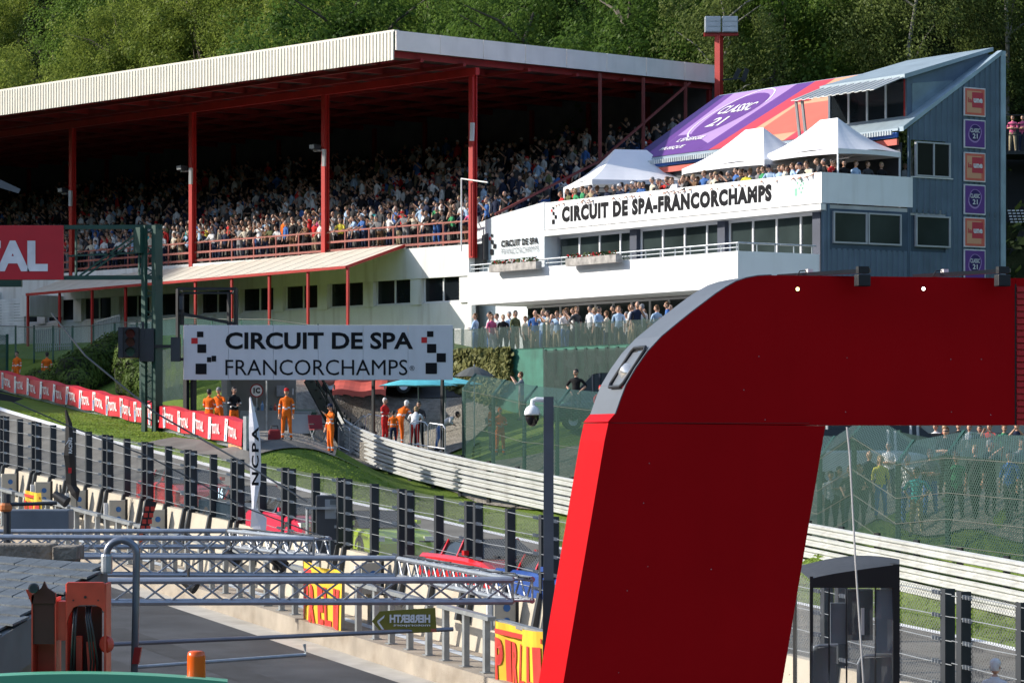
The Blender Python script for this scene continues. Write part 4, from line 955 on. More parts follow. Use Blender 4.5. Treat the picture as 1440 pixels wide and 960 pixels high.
# yellow-green gate edge in the right fence
# green fence by the sign's left end and gantry
fence('short green screened fence beside the gantry post', [on(P(196, 580, 135)), on(P(258, 600, 130))], 2.2, GNET2, postd=1.9)
fence('dark green fence panel at the far left edge beside a marshal', [on(P(-60, 540, 160)), on(P(8, 548, 157))], 2.6, GNET, postd=2.4)
# thin railing in front of the lower grandstand walk
tl = [Vector((P(x, 0, Y).x, Y, gz(P(x, 0, Y).x, Y))) for x, Y in ((-40, 166), (20, 164), (100, 158), (255, 148), (380, 142), (580, 137))]
fence('thin green handrail fence along the walk below the grandstand', tl, 1.7, netmat('green_net_thin', (.06, .2, .16), .1, .12), postd=2.2, pw=.07, rails=(.99,))
# white paling gates under the canopy
for k, (x0, x1, lab) in enumerate(((48, 100, 'left'), (134, 168, 'middle'), (182, 212, 'right'))):
    Yg = 165 - k * 5; a, b = P(x0, 0, Yg), P(x1, 0, Yg - 2); a.z, b.z = gz(a.x, a.y), gz(b.x, b.y); t = thing('paling_gate', 'pale upright-bar barrier under the grandstand canopy, %s of three' % lab, 'gate', a, 0, 'barriers under the canopy'); mb = MB()
    n = int((b - a).length / .16)
    for i in range(n + 1): p = a.lerp(b, i / n); mb.bar(p, p + UP * 1.15, .045)
    mb.build('bars', mat('pale_bars', (.36, .38, .39), .5), t); MB().bar(a + UP * .2, b + UP * .2, .06).bar(a + UP * 1.1, b + UP * 1.1, .06).build('rails', GALV, t)
# ------------------------------------------------------------------ terrace in front of the clubhouse
ta, tb = C(22.5, -8.5, 0), C(-9, -8.5, 0); tz = 3.62
tw = thing('retaining_wall', 'green painted retaining wall of the clubhouse terrace', 'wall', ta + UP * 0)
tdir = (tb - ta).normalized(); TL = (tb - ta).length
def apx(px):
    k = (px - 720) / F; return (k * ta.y - ta.x) / (tdir.x - k * tdir.y)
GW = mat('green_wall', (.035, .165, .12), .7, var=.2, scale=2, streak=.5)
mb = MB(); mb.obox(Vector((ta.x, ta.y, -.5)), tdir * TL, cv * .3, UP * (tz + .5)); mb.obox(Vector((ta.x, ta.y, tz + .003)), tdir * TL, cv * .35, UP * .06); mb.build('wall', GW, tw)
MB().obox(Vector((ta.x, ta.y, -.5)) + cv * .303, tdir * TL, cv * 12, UP * (tz - .2 + .5)).build('terrace_floor', mat('terrace_paving', (.35, .34, .32), .9), kind='structure')
TFZ = tz - .2
path_t = [Vector((ta.x, ta.y, tz)) + tdir * (TL * i / 14) - cv * .05 for i in range(15)]
fence('dark green mesh fence on the edge of the clubhouse terrace', path_t, .95, netmat('green_net_dark', (.01, .04, .035), .06, .25, .35), postd=2.2, pw=.09)
path_w = [Vector((ta.x, ta.y, .4)) + tdir * (apx(768) + (apx(900) - apx(768)) * i / 9) - cv * .12 for i in range(10)]
fence('dark windbreak netting hung on the green terrace wall', path_w, 3.15, GNET2, postd=2.7, base=1.2)
# ivy on the wall
rnd = random.Random(4); mb = MB()
for i in range(5200):
    u_ = rnd.random(); a = apx(600) + u_ * (apx(722) - apx(600)); z = tz - .05 - rnd.random() ** 1.1 * 2.8 * (1 - .55 * u_ ** 4) + .15; p = Vector((ta.x, ta.y, z)) + tdir * (a + rnd.gauss(0, .1)) - cv * (.05 + rnd.random() * .25)
    n = (-cv + Vector((rnd.gauss(0, .5), rnd.gauss(0, .5), rnd.gauss(.3, .5)))).normalized(); b = n.cross(Vector((rnd.random(), rnd.random(), 1))).normalized(); c = n.cross(b); s = rnd.uniform(.06, .14); mb.poly([p - b * s, p - c * s, p + b * s, p + c * s])
tag(mb.build('ivy', leafmat('ivy_leaf', (.08, .09, .03), (.26, .25, .10), .2)), 'pale ivy covering the left part of the green terrace wall', 'ivy')
tag(MB().obox(C(24.6, -6, 3.0), tdir * 5, cv * .1, UP * 2.0).build('reed_screen', mat('reed', (.33, .24, .14), .9, var=.4, scale=12)), 'brown reed screen at the left end of the terrace', 'screen')
# ------------------------------------------------------------------ vehicles and parasols behind the marshal post
TYRE = mat('tyre', (.015, .015, .016), .85); RIM = mat('alloy', (.45, .46, .48), .35, .7)
def loft_vehicle(t, prof_lo, prof_hi, Wd, body, glassm, wheels, tumble=.12, roofcol=None, wr=.32):
    """prof_lo: sill-to-belt stations (x, z_low, z_belt); prof_hi: cabin stations (x, z_belt, z_top)"""
    mb = MB(); secs = []
    for x, z0, z1, k in prof_lo:
        w_ = Wd / 2 * k; secs.append([(x, -w_ * .93, z0), (x, -w_, z0 + .18), (x, -w_ * .985, z1 - .08), (x, -w_ * .9, z1), (x, w_ * .9, z1), (x, w_ * .985, z1 - .08), (x, w_, z0 + .18), (x, w_ * .93, z0)])
    for a, b in zip(secs, secs[1:]):
        for j in range(8): mb.poly([a[j], b[j], b[(j + 1) % 8], a[(j + 1) % 8]])
    mb.poly(list(reversed(secs[0]))); mb.poly(secs[-1]); bo = mb.build('body', body, t, local=True, smooth=False)
    cb = MB(); rf = MB(); hs = []
    for x, z0, z1 in prof_hi: hs.append((x, z0, z1))
    wb, wt = Wd / 2 * .88, Wd / 2 * (.88 - tumble)
    for (xa, a0, a1), (xb, b0, b1) in zip(hs, hs[1:]):
        for sgn in (-1, 1):
            cb.poly([(xa, sgn * wb, a0), (xb, sgn * wb, b0), (xb, sgn * (wb if b1 - b0 < .05 else wt), b1), (xa, sgn * (wb if a1 - a0 < .05 else wt), a1)][::sgn])
        roof = a1 - a0 > .3 and b1 - b0 > .3
        (rf if roof else cb).poly([(xa, -(wt if a1 - a0 > .05 else wb), a1 + (.012 if roof else 0)), (xb, -(wt if b1 - b0 > .05 else wb), b1 + (.012 if roof else 0)), (xb, (wt if b1 - b0 > .05 else wb), b1 + (.012 if roof else 0)), (xa, (wt if a1 - a0 > .05 else wb), a1 + (.012 if roof else 0))])
        for sgn in (-1, 1):
            if a1 - a0 > .3: rf.bar((xa, sgn * wb * 1.005, a0), (xa, sgn * wt * 1.01, a1), .07)
    cb.build('window', glassm, t, local=True); rf.build('roof', roofcol or body, t, local=True)
    for x in wheels:
        for sgn in (-1, 1):
            c = (x, sgn * (Wd / 2 - .12), wr); wo = MB().lathe([(.18, -.11), (wr - .03, -.11), (wr, -.08), (wr, .08), (wr - .03, .11), (.18, .11)], c, 18, axis=(0, 1, 0)).build('wheel', TYRE, t, local=True)
            MB().lathe([(.02, .06 * sgn), (.2, .10 * sgn)], c, 14, axis=(0, 1, 0)).build('rim', RIM, wo, local=True)
def van(label, loc, rz, bodym, L=5.0, H=1.95, Wd=1.95, windows=True):
    t = thing('van', label, 'van', loc, rz)
    loft_vehicle(t, [(-L / 2, .35, 1.05, .92), (-L / 2 + .15, .28, 1.1, 1), (L * .18, .28, 1.1, 1), (L * .32, .28, 1.02, 1), (L / 2 - .15, .3, .85, .95), (L / 2, .4, .65, .85)], [(-L / 2 + .02, 1.08, 1.09), (-L / 2 + .12, 1.1, H), (L * .12, 1.1, H), (L * .17, 1.1, H - .05), (L * .36, 1.0, 1.01)], Wd, bodym, GLASS if windows else bodym, (-L * .3, L * .31), .1)
    for sgn in (-1, 1):
        MB().obox((L / 2 - .12, sgn * .62 - .16, .68), (.1, 0, 0), (0, .32, 0), (0, 0, .16)).build('headlight', mat('headlamp', (.7, .7, .7), .15), t, local=True); MB().box(-L / 2 - .02, -L / 2 + .05, sgn * .8 - .06, sgn * .8 + .06, .8, 1.1).build('tail_light', mat('tail_red', (.4, .01, .01), .3), t, local=True)
    return t
pv = on(P(512, 0, 131), .02); pv.z = max(pv.z, .2)
PINK = mat('van_salmon', (.50, .17, .13), .35, var=.05, spec=.6)
van('salmon red van with open side parked behind the black steel stair', pv, R(8), PINK, 4.9, 2.05)
v2 = on(P(575, 0, 133.4), .02); van('grey van with its bonnet to the right behind the crowd barriers', v2, R(4), mat('van_grey', (.22, .23, .25), .35, .2), 4.6, 1.95)
v3 = on(P(866, 0, 117.0), .02); v3.z = (620 - 604) / F * 117 ; van('dark blue van parked below the terrace behind the man in black', v3, R(182), mat('van_navy', (.03, .04, .06), .25, .3), 5.2, 2.05)
for px, py, Y, rz, lab, col in ((1215, 0, 101, 10, 'white car roof visible behind the right-hand spectators', (.6, .62, .63)), (1250, 0, 104, 5, 'pale grey van behind the right-hand fence', (.45, .47, .48))):
    q = on(P(px, py, Y)); van(lab, q, R(rz), mat('paint_' + lab[:5], col, .3, spec=.6), 4.6, 1.75)
# awning on the salmon van and parasols
aw = thing('awning', 'salmon red awning stretched from the van roof', 'awning', P(500, 0, 128)); mb = MB(); aZ = (620 - 541) / F * 128
for i in range(10):
    a0, a1 = i / 10, (i + 1) / 10; x0, x1 = P(468, 0, 128).x, P(543, 0, 128).x; f = lambda a, y: Vector((x0 + (x1 - x0) * a, y, aZ + (130.4 - y) * -.08 + .05 * math.sin(a * 9) + (.35 if y > 129 else 0)))
    mb.poly([f(a0, 127.6), f(a1, 127.6), f(a1, 130.4), f(a0, 130.4)]); mb.poly([f(a0, 127.6) - UP * .2, f(a1, 127.6) - UP * (.2 + .05 * (i % 2)), f(a1, 127.6), f(a0, 127.6)])
mb.build('cloth', mat('awning_red', (.55, .10, .07), .6), aw)
for px in (470, 541): p = P(px, 0, 127.7); MB().bar(Vector((p.x, p.y, aZ + .0)), Vector((p.x, p.y, gz(p.x, p.y))), .05).build('leg', BLACK, aw)
def parasol(label, px, ptop, Y, r, hh, col, drop=.35, n=8, oz=None):
    c = P(px, ptop, Y); g_ = gz(c.x, c.y); t = thing('parasol', label, 'parasol', Vector((c.x, c.y, g_))); mb = MB(); rings = []
    for k in range(5):
        f = k / 4
        for j in range(n * 2):
            a = math.pi * j / n; rr = r * f * (1 if j % 2 == 0 else .955); mb.v.append(c + Vector((math.cos(a) * rr, math.sin(a) * rr, -drop * 2 * f ** 1.6 - (0 if j % 2 == 0 else -.02 * f))))
    for k in range(4):
        for j in range(n * 2): j2 = (j + 1) % (n * 2); mb.f.append((k * 2 * n + j, (k + 1) * 2 * n + j, (k + 1) * 2 * n + j2, k * 2 * n + j2)); mb.m.append(0)
    mb.build('canopy', col, t); MB().tube([c + UP * .08, Vector((c.x, c.y, g_ - .1))], .025, 8).build('pole', GALV, t)
    for j in range(n): a = 2 * math.pi * j / n; MB().bar(c - UP * .03, c + Vector((math.cos(a) * r * .98, math.sin(a) * r * .98, -drop * 2 - .02)), .015).build('rib', BLACK, t)
TURQ = mat('turquoise_cloth', (.10, .50, .58), .6)
parasol('turquoise parasol under the large sign board beside the van', 588, 531, 124, 1.55, 2, TURQ, .16); parasol('paler turquoise parasol nearer the board post', 626, 530, 126.5, 1.5, 2, mat('turquoise_pale', (.14, .56, .64), .6), .15)
parasol('dark grey umbrella standing beside the ivy wall', 667, 515, 121, .80, 2, mat('umbrella_grey', (.085, .09, .085), .6, var=.15), .2)
# crowd control barriers on the gravel
def crowd_barrier(label, a, b):
    t = thing('crowd_barrier', label, 'barrier', a, 0, 'crowd control barriers'); d = (b - a).normalized(); mb = MB()
    mb.tube([a + UP * .1, a + UP * .95, a + d * .12 + UP * 1.08, b - d * .12 + UP * 1.08, b + UP * .95, b + UP * .1], .024, 8); mb.tube([a + UP * .22, b + UP * .22], .02, 6); mb.build('frame', ALU, t)
    L = (b - a).length; n = int(L / .12); mb = MB()
    for i in range(1, n): p = a.lerp(b, i / n); mb.tube([p + UP * .22, p + UP * 1.08], .008, 5, cap=False)
    mb.build('bars', GALV, t)
    for p in (a + d * .25, b - d * .25):
        nn = Vector((-d.y, d.x, 0)); MB().tube([p + nn * .3, p + UP * .12, p - nn * .3], .018, 6).build('foot', ALU, t)
cb_ = [(476, 586, 122.5), (492, 590, 121), (514, 592, 119.9), (540, 595, 119.7), (577, 620, 116.8), (602, 622, 116.6), (626, 628, 115.9)]
q_ = [on(P(x, y, Y)) if x < 510 else P(x, 621 + (x - 508) * .155, Y + .6) for x, y, Y in cb_]; nm = ['leftmost', 'second from the left', 'third from the left', 'fourth from the left, behind the child', 'fifth from the left', 'rightmost']
for i in (0, 1, 2, 4, 5): crowd_barrier('grey crowd control barrier by the curved guard rail, ' + nm[i if i < 3 else i], q_[i], q_[i + 1])
# dark litter heap / bags beside the crouching man
# ------------------------------------------------------------------ overhead gantry with the red sign, left edge
Yg = 122.0
ga = thing('gantry', 'dark green lattice gantry reaching over the track from a tall lattice post', 'gantry', on(P(214, 600, Yg))); f = lambda x, y, d=0: P(x, y, Yg + d); mb = MB()
gb = on(f(214, 600)); 
for dx, wd in ((203, .14), (221, .40)):
    for d in (0, .7): mb.bar(Vector((f(dx, 0, d).x, Yg + d, gb.z - .4)), f(dx, 317, d), .2, wd)
mb.build('post_leg', DKGREEN, ga); mb = MB()
for k in range(18):
    y = 330 + k * 15; mb.bar(f(203, y), f(225, y + (13 if k % 2 else -13)), .05); mb.bar(f(203, y, .7), f(203, y + 13, 0), .05)
mb.build('post_lacing', DKGREEN, ga); mb = MB()
for y in (319, 390):
    for d in (0, .9): mb.bar(f(-140, y + 1.5, d), f(228, y, d), .12, .16)
mb.build('chord', DKGREEN, ga); mb = MB()
for a, b in (((107, 320), (107, 390)), ((112, 388), (195, 326)), ((118, 390), (200, 330)), ((196, 320), (196, 390)), ((200, 319), (200, 390)), ((95, 360), (200, 355))): MB().bar(f(*a), f(*b), .07).build('brace', DKGREEN, ga)
for k in range(14): mb.bar(f(-130 + k * 25, 320, 0), f(-118 + k * 25, 320, .9), .05); mb.bar(f(-130 + k * 25, 390, 0), f(-118 + k * 25, 390, .9), .05)
mb.build('lacing', DKGREEN, ga); MB().bar(f(196, 356), f(196, 320), .35, .3).build('junction', DKGREEN, ga)
gsn = thing('hanging_sign', 'dark red sign with a white word cut by the left edge, on the gantry', 'sign', f(0, 393)); 
MB().obox(f(-150, 393, -.15), (f(89, 0).x - f(-150, 0).x, 0, 0), (0, .1, 0), (0, 0, 76 / F * Yg)).build('board', mat('red_board', (.50, .012, .025), .5, var=.06), gsn)
text('TOTAL', f(-118, 382, -.16), X, Z, 185 / F * Yg, 44 / F * Yg, mat('sign_white', (.75, .75, .8), .5), gsn, bold=.05)
# small black sign frame behind
tag(MB().obox(f(-40, 403, 6), (f(30, 0, 6).x - f(-40, 0, 6).x, 0, 0), (0, .3, 0), (0, 0, .28)).bar(f(-30, 402, 6), Vector((f(-30, 0, 6).x, Yg + 6, 2.5)), .12).build('cable_tray', DKGREEN), 'dark green beam on a post behind the red sign', 'beam')
# traffic light
tl_ = thing('traffic_light', 'black three-lamp traffic light on a bracket beside the gantry post', 'traffic light', f(184, 503, -.5))
MB().obox(f(169, 503, -.45), (26 / F * Yg, 0, 0), (0, .35, 0), (0, 0, 43 / F * Yg)).build('housing', BLACK, tl_, bevel=.03); MB().obox(f(166, 503, -.5), (.18, 0, 0), (0, .35, 0), (0, 0, 43 / F * Yg)).build('back_plate', DKGREY, tl_)
for k, (cy, c) in enumerate(((469, (.10, .01, .01)), (481, (.07, .02, .015)), (494.5, (.02, .07, .06)))):
    p = f(183.5, cy, -.46); lo = MB().lathe([(.001, 0), (.15, .0), (.17, -.01)], p, 18, axis=(0, -1, 0)).build('lens', mat('lens%d' % k, c, .2), tl_)
    mb = MB(); n = 12
    for i in range(n): 
        a0, a1 = math.pi * i / n, math.pi * (i + 1) / n; q = lambda a, y: p + Vector((math.cos(a) * .185, y, math.sin(a) * .185)); mb.poly([q(a0, 0), q(a1, 0), q(a1, -.22), q(a0, -.22)])
    mb.build('visor', BLACK, lo)
MB().bar(f(178, 487, -.2), f(250, 487, -.2), .1, .12).build('bracket', BLACK, tl_)
tag(MB().obox(f(196, 508, -.3), (.55, 0, 0), (0, .3, 0), (0, 0, 1.25)).obox(f(199, 478, -.33), (.1, 0, 0), (0, .02, 0), (0, 0, .7)).build('signal_box', DKGREY), 'dark equipment box fixed to the gantry post', 'box')
# ------------------------------------------------------------------ people
CL = {}
for nme, c in dict(white=(.72, .72, .72), cream=(.62, .56, .45), pale_blue=(.36, .50, .68), blue=(.06, .15, .40), navy=(.02, .028, .06), black=(.014, .014, .016), grey=(.24, .24, .25), dark_grey=(.06, .06, .065), red=(.52, .03, .03),
                   orange=(.85, .16, .015), yellow=(.70, .62, .08), green=(.05, .28, .12), pink=(.62, .12, .25), teal=(.05, .42, .42), brown=(.16, .09, .05), olive=(.12, .13, .06), khaki=(.38, .31, .20)).items():
    CL[nme] = mat('cloth_' + nme, c, .85, var=.22, scale=4, bump=.3, bscale=14, spec=.2)
SKIN = mat('skin', (.56, .32, .22), .55, var=.1, scale=3); SHOE = mat('shoe', (.03, .03, .03), .7)
HAIR = {'dark': mat('hair_dark', (.02, .014, .01), .6), 'brown': mat('hair_brown', (.07, .04, .02), .6), 'fair': mat('hair_fair', (.30, .20, .10), .6), 'grey': mat('hair_grey', (.32, .31, .30), .6)}
EYE = mat('eye_dark', (.02, .02, .02), .3); REFL = mat('reflective_band', (.72, .74, .76), .35)
def figure(name, arms, lean=0.0, sleeves='short', legs=((0, 0), (0, 0)), hat=False, glasses=False, sit=False, turn=0, crouch=0, hiviz=False, sub=1, bald=False):
    """one skinned body. arms: ((elbow, wrist) left, (elbow, wrist) right) in metres, body facing -Y"""
    V, E, RAD, SEG = [], [], [], []
    def add(p, r, par=None, reg=None):
        V.append(Vector(p)); RAD.append(r); i = len(V) - 1
        if par is not None: E.append((par, i)); SEG.append((par, i, reg))
        return i
    def ln(p): p = Vector(p); return Vector((p.x, p.y - lean * max(0, p.z - .95), p.z - .35 * abs(lean) * max(0, p.z - .95)))
    pel = add((0, 0, .95), (.155, .115)); bel = add(ln((0, -.005, 1.12)), (.145, .105), pel, 'top'); che = add(ln((0, 0, 1.31)), (.165, .115), bel, 'top'); nb = add(ln((0, .01, 1.46)), (.085, .075), che, 'top'); nk = add(ln((0, -.005, 1.56)), (.055, .055), nb, 'skin')
    for sd, (el, wr) in zip((-1, 1), arms):
        sh = add(ln((sd * .185, .01, 1.41)), (.068, .065), che, 'top'); e = add(ln(el), (.047, .047), sh, 'top'); w_ = add(ln(wr), (.033, .033), e, 'top' if sleeves == 'long' else 'skin')
        d = (V[w_] - V[e]).normalized(); lat = d.cross(Vector((0, 0, 1))); lat = (lat if lat.length > .2 else Vector((1, 0, 0))).normalized(); pm = add(V[w_] + d * .075, (.036, .02), w_, 'skin')
        for k, L in enumerate((.075, .085, .08, .062)):
            o = lat * (k - 1.5) * .019; m_ = add(V[pm] + d * .035 + o, (.0095, .0095), pm, 'skin'); add(V[m_] + d * (L - .035) + Vector((0, -.012, -.012)), (.0075, .0075), m_, 'skin')
        th = add(V[w_] + d * .05 + lat * .04 * sd, (.011, .011), w_, 'skin'); add(V[th] + d * .035 + lat * .012 * sd, (.009, .009), th, 'skin')
    for sd, (fx, fy) in zip((-1, 1), legs):
        hp = add((sd * .095, .005, .88), (.1, .1), pel, 'leg')
        if sit: kn = add((sd * .13, -.42, .90), (.065, .065), hp, 'leg'); an = add((sd * .13, -.40, .50), (.045, .045), kn, 'leg'); 
        else: kn = add((sd * .1 + fx * .5, -.03 + fy * .55, .49), (.064, .066), hp, 'leg'); an = add((sd * .105 + fx, .01 + fy, .10), (.045, .048), kn, 'leg')
        a = V[an]; add((a.x + sd * .02, a.y - .15, a.z - .055), (.042, .036), an, 'shoe')
    me = bpy.data.meshes.new('f'); me.from_pydata(V, E, []); o = bpy.data.objects.new('f', me); COL.objects.link(o); o.modifiers.new('s', 'SKIN')
    sv = me.skin_vertices[0].data
    for i, r in enumerate(RAD): sv[i].radius = r; sv[i].use_root = (i == 0)
    o.modifiers['s'].use_smooth_shade = True
    sb_ = o.modifiers.new('u', 'SUBSURF'); sb_.levels = sub
    dg = bpy.context.evaluated_depsgraph_get(); dg.update(); m2 = bpy.data.meshes.new_from_object(o.evaluated_get(dg)); bpy.data.objects.remove(o); bpy.data.meshes.remove(me)
    mb = MB(); mb.v = [v.co.copy() for v in m2.vertices]
    ab = [(V[a], V[b], r) for a, b, r in SEG]; a_ = np.array([x[0][:] for x in ab]); b_ = np.array([x[1][:] for x in ab]); regs = [x[2] for x in ab]; rr = np.array([max(RAD[b]) for a, b, r in SEG])
    for p in m2.polygons:
        c = np.array(p.center[:]); ap = c - a_; d = b_ - a_; t = np.clip((ap * d).sum(1) / (d * d).sum(1), 0, 1); dist = np.linalg.norm(ap - d * t[:, None], axis=1) / (rr + .02); reg = regs[int(dist.argmin())]
        if c[2] < .965 and reg == 'top' and abs(c[0]) < .2 and not lean > .5: reg = 'leg'
        if sleeves == 'none' and reg == 'top' and abs(c[0]) > .22: reg = 'skin'
        mi = {'skin': 0, 'top': 1, 'leg': 2, 'shoe': 3}[reg]
        if hiviz and mi == 1 and (1.08 < c[2] < 1.13): mi = 6
        if hiviz and mi == 1 and abs(c[0]) > .2 and 1.2 < c[2] < 1.25: mi = 6
        if hiviz and mi == 2 and (.2 < c[2] < .26): mi = 6
        mb.f.append(tuple(p.vertices)); mb.m.append(mi)
    bpy.data.meshes.remove(m2)
    # head: shaped ellipsoid with nose, eyes, mouth, ears, hair or cap
    hc = ln((0, -.02, 1.655)); nu, nv = 16, 12; base = len(mb.v); cy, sy = math.cos(turn), math.sin(turn)
    def hp_(x, y, z): return hc + Vector((x * cy - y * sy, x * sy + y * cy, z))
    G_ = []
    for j in range(nv + 1):
        ph = math.pi * j / nv
        for i in range(nu):
            th = 2 * math.pi * i / nu; x = math.sin(ph) * math.sin(th) * .078; y = -math.sin(ph) * math.cos(th) * .098; z = math.cos(ph) * .122
            if z < -.03: x *= 1 + (z + .03) * 2.2; y = y * (1 + (z + .03) * 1.2)
            if i == 0 and j in (6, 7): y -= .022 if j == 7 else .008
            G_.append((x, y, z)); mb.v.append(hp_(x, y, z))
    for j in range(nv):
        for i in range(nu):
            a, b = base + j * nu + i, base + j * nu + (i + 1) % nu; q = [G_[j * nu + i], G_[j * nu + (i + 1) % nu], G_[(j + 1) * nu + i]]; x, y, z = sum(p[0] for p in q) / 3, sum(p[1] for p in q) / 3, sum(p[2] for p in q) / 3
            mi = 0
            hairline = .055 if y < -.03 else (-.045 if y > .02 else .0)
            if z > hairline and not (bald and z < .2 and y < .03): mi = 4
            if y < -.05 and -.004 < z < .03 and .012 < abs(x) < (.06 if glasses else .045): mi = 5
            if glasses and y < -.05 and .0 < z < .03: mi = 5
            mb.f.append((a, a + nu, b + nu, b)); mb.m.append(mi)
    for sd in (-1, 1): mb.lathe([(.001, 0), (.022, .004), (.026, .012), (.001, .016)], hp_(sd * .074, .008, -.005), 6, 0, axis=(sd * cy, sd * sy, 0))
    if hat:
        for j in range(5):
            pass
        mb.lathe([(.088, .02), (.092, .05), (.08, .09), (.05, .122), (.001, .132)], hp_(0, .0, .012), 14, 4)
        mb.poly([hp_(-.07, -.075, .045), hp_(.07, -.075, .045), hp_(.055, -.175, .03), hp_(-.055, -.175, .03)], 4); mb.poly([hp_(-.07, -.075, .04), hp_(-.055, -.175, .026), hp_(.055, -.175, .026), hp_(.07, -.075, .04)], 4)
    else:
        mb.lathe([(.083, -.01), (.087, .03), (.078, .085), (.045, .12), (.001, .13)] if not bald else [(.079, -.03), (.080, .0), (.078, .01)], hp_(0, .016, .006), 14, 4)
    ob = mb.build(name, [SKIN, CL['white'], CL['navy'], SHOE, HAIR['brown'], EYE, REFL], smooth=True, local=True)
    me = ob.data; bpy.data.objects.remove(ob); return me
AD = (((-.24, .0, 1.14), (-.24, -.06, .9)), ((.24, .0, 1.14), (.24, -.06, .9)))                         # arms down
AC = (((-.25, -.04, 1.16), (-.02, -.2, 1.18)), ((.25, -.04, 1.16), (.03, -.22, 1.13)))                   # folded
AL = (((-.27, -.15, 1.2), (-.2, -.38, 1.1)), ((.27, -.15, 1.2), (.2, -.38, 1.1)))                         # on a rail
AP = (((-.27, -.14, 1.3), (-.08, -.3, 1.52)), ((.27, -.14, 1.3), (.08, -.3, 1.52)))                       # camera to the face
AH = (((-.36, .05, 1.2), (-.19, -.06, 1.03)), ((.36, .05, 1.2), (.19, -.06, 1.03)))                       # hands on hips
AB = (((-.24, .0, 1.14), (-.22, -.1, .92)), ((.27, -.1, 1.2), (.1, -.28, 1.42)))                          # one hand up
AS = (((-.24, -.06, 1.14), (-.13, -.26, .98)), ((.24, -.06, 1.14), (.13, -.26, .98)))                     # hands in lap
W1 = ((0, .12), (0, -.14)); W2 = ((-.03, 0), (.05, 0)); S0 = ((0, 0), (0, 0))
FIG = {}
def F_(k, *a, **kw): FIG[k] = figure('person', *a, **kw)
F_('down', AD, legs=W2); F_('down_cap', AD, legs=W2, hat=True, sleeves='long'); F_('fold', AC, legs=W2, glasses=True); F_('fold_l', AC, sleeves='long', legs=S0, turn=.5)
F_('rail', AL, .25, legs=W2); F_('rail_cap', AL, .35, hat=True, legs=W2, turn=-.3); F_('rail_l', AL, .45, sleeves='long', legs=W2, turn=.3); F_('camera', AP, legs=W2); F_('hips', AH, legs=W2, glasses=True, turn=-.4)
F_('one', AB, legs=W2, bald=True); F_('walk', AD, legs=W1, turn=.3); F_('sit', AS, sit=True); F_('sit_cap', AS, sit=True, hat=True); F_('sit_cam', AP, sit=True, sleeves='long')
F_('m_stand', AD, sleeves='long', hat=True, hiviz=True, legs=W2, sub=2); F_('m_fold', AC, sleeves='long', hiviz=True, legs=W2, sub=2); F_('m_bend', AL, .7, sleeves='long', hat=True, hiviz=True, legs=W2, sub=2); F_('m_walk', AD, sleeves='long', hiviz=True, legs=W1, sub=2)
F_('m_hand', AB, sleeves='long', hat=True, hiviz=True, legs=W2, sub=2); F_('bend', AL, 1.0, sleeves='long', legs=W1, sub=2)
NP = 0
def person(fig, loc, facing, top, leg='navy', hair='brown', label='', scale=1.0, group=None, shoe=None):
    """facing: world direction angle, 0 = towards the camera, positive = to photo left... rotation about z"""
    o = bpy.data.objects.new('person', FIG[fig]); COL.objects.link(o); o.location = loc; o.rotation_euler = (0, 0, facing); o.scale = (scale,) * 3
    h = CL.get(hair) or HAIR[hair]
    for i, m in ((1, CL[top]), (2, CL[leg]), (4, h)): o.material_slots[i].link = 'OBJECT'; o.material_slots[i].material = m
    o['label'] = label; o['category'] = 'person'; global NP; NP += 1
    if group: o['group'] = group
    return o
NTH = ['first', 'second', 'third', 'fourth', 'fifth', 'sixth', 'seventh', 'eighth', 'ninth', 'tenth', 'eleventh', 'twelfth', 'thirteenth', 'fourteenth', 'fifteenth', 'sixteenth', 'seventeenth', 'eighteenth', 'nineteenth', 'twentieth'] + ['%dth' % i for i in range(21, 90)]
rnd = random.Random(21)
TOPS = ['white'] * 5 + ['pale_blue'] * 3 + ['grey'] * 3 + ['black'] * 8 + ['navy'] * 5 + ['blue'] * 2 + ['dark_grey'] * 6 + ['red'] * 3 + ['cream'] * 2 + ['orange', 'yellow', 'green', 'pink', 'teal', 'brown', 'olive', 'khaki']
LEGS = ['navy'] * 4 + ['black'] * 3 + ['dark_grey', 'khaki', 'blue', 'grey', 'brown']; HR = ['dark', 'dark', 'brown', 'brown', 'fair', 'grey']
fmt = lambda s: s.replace('_', ' ')
gface = R(-48.6)                               # facing out of the grandstand
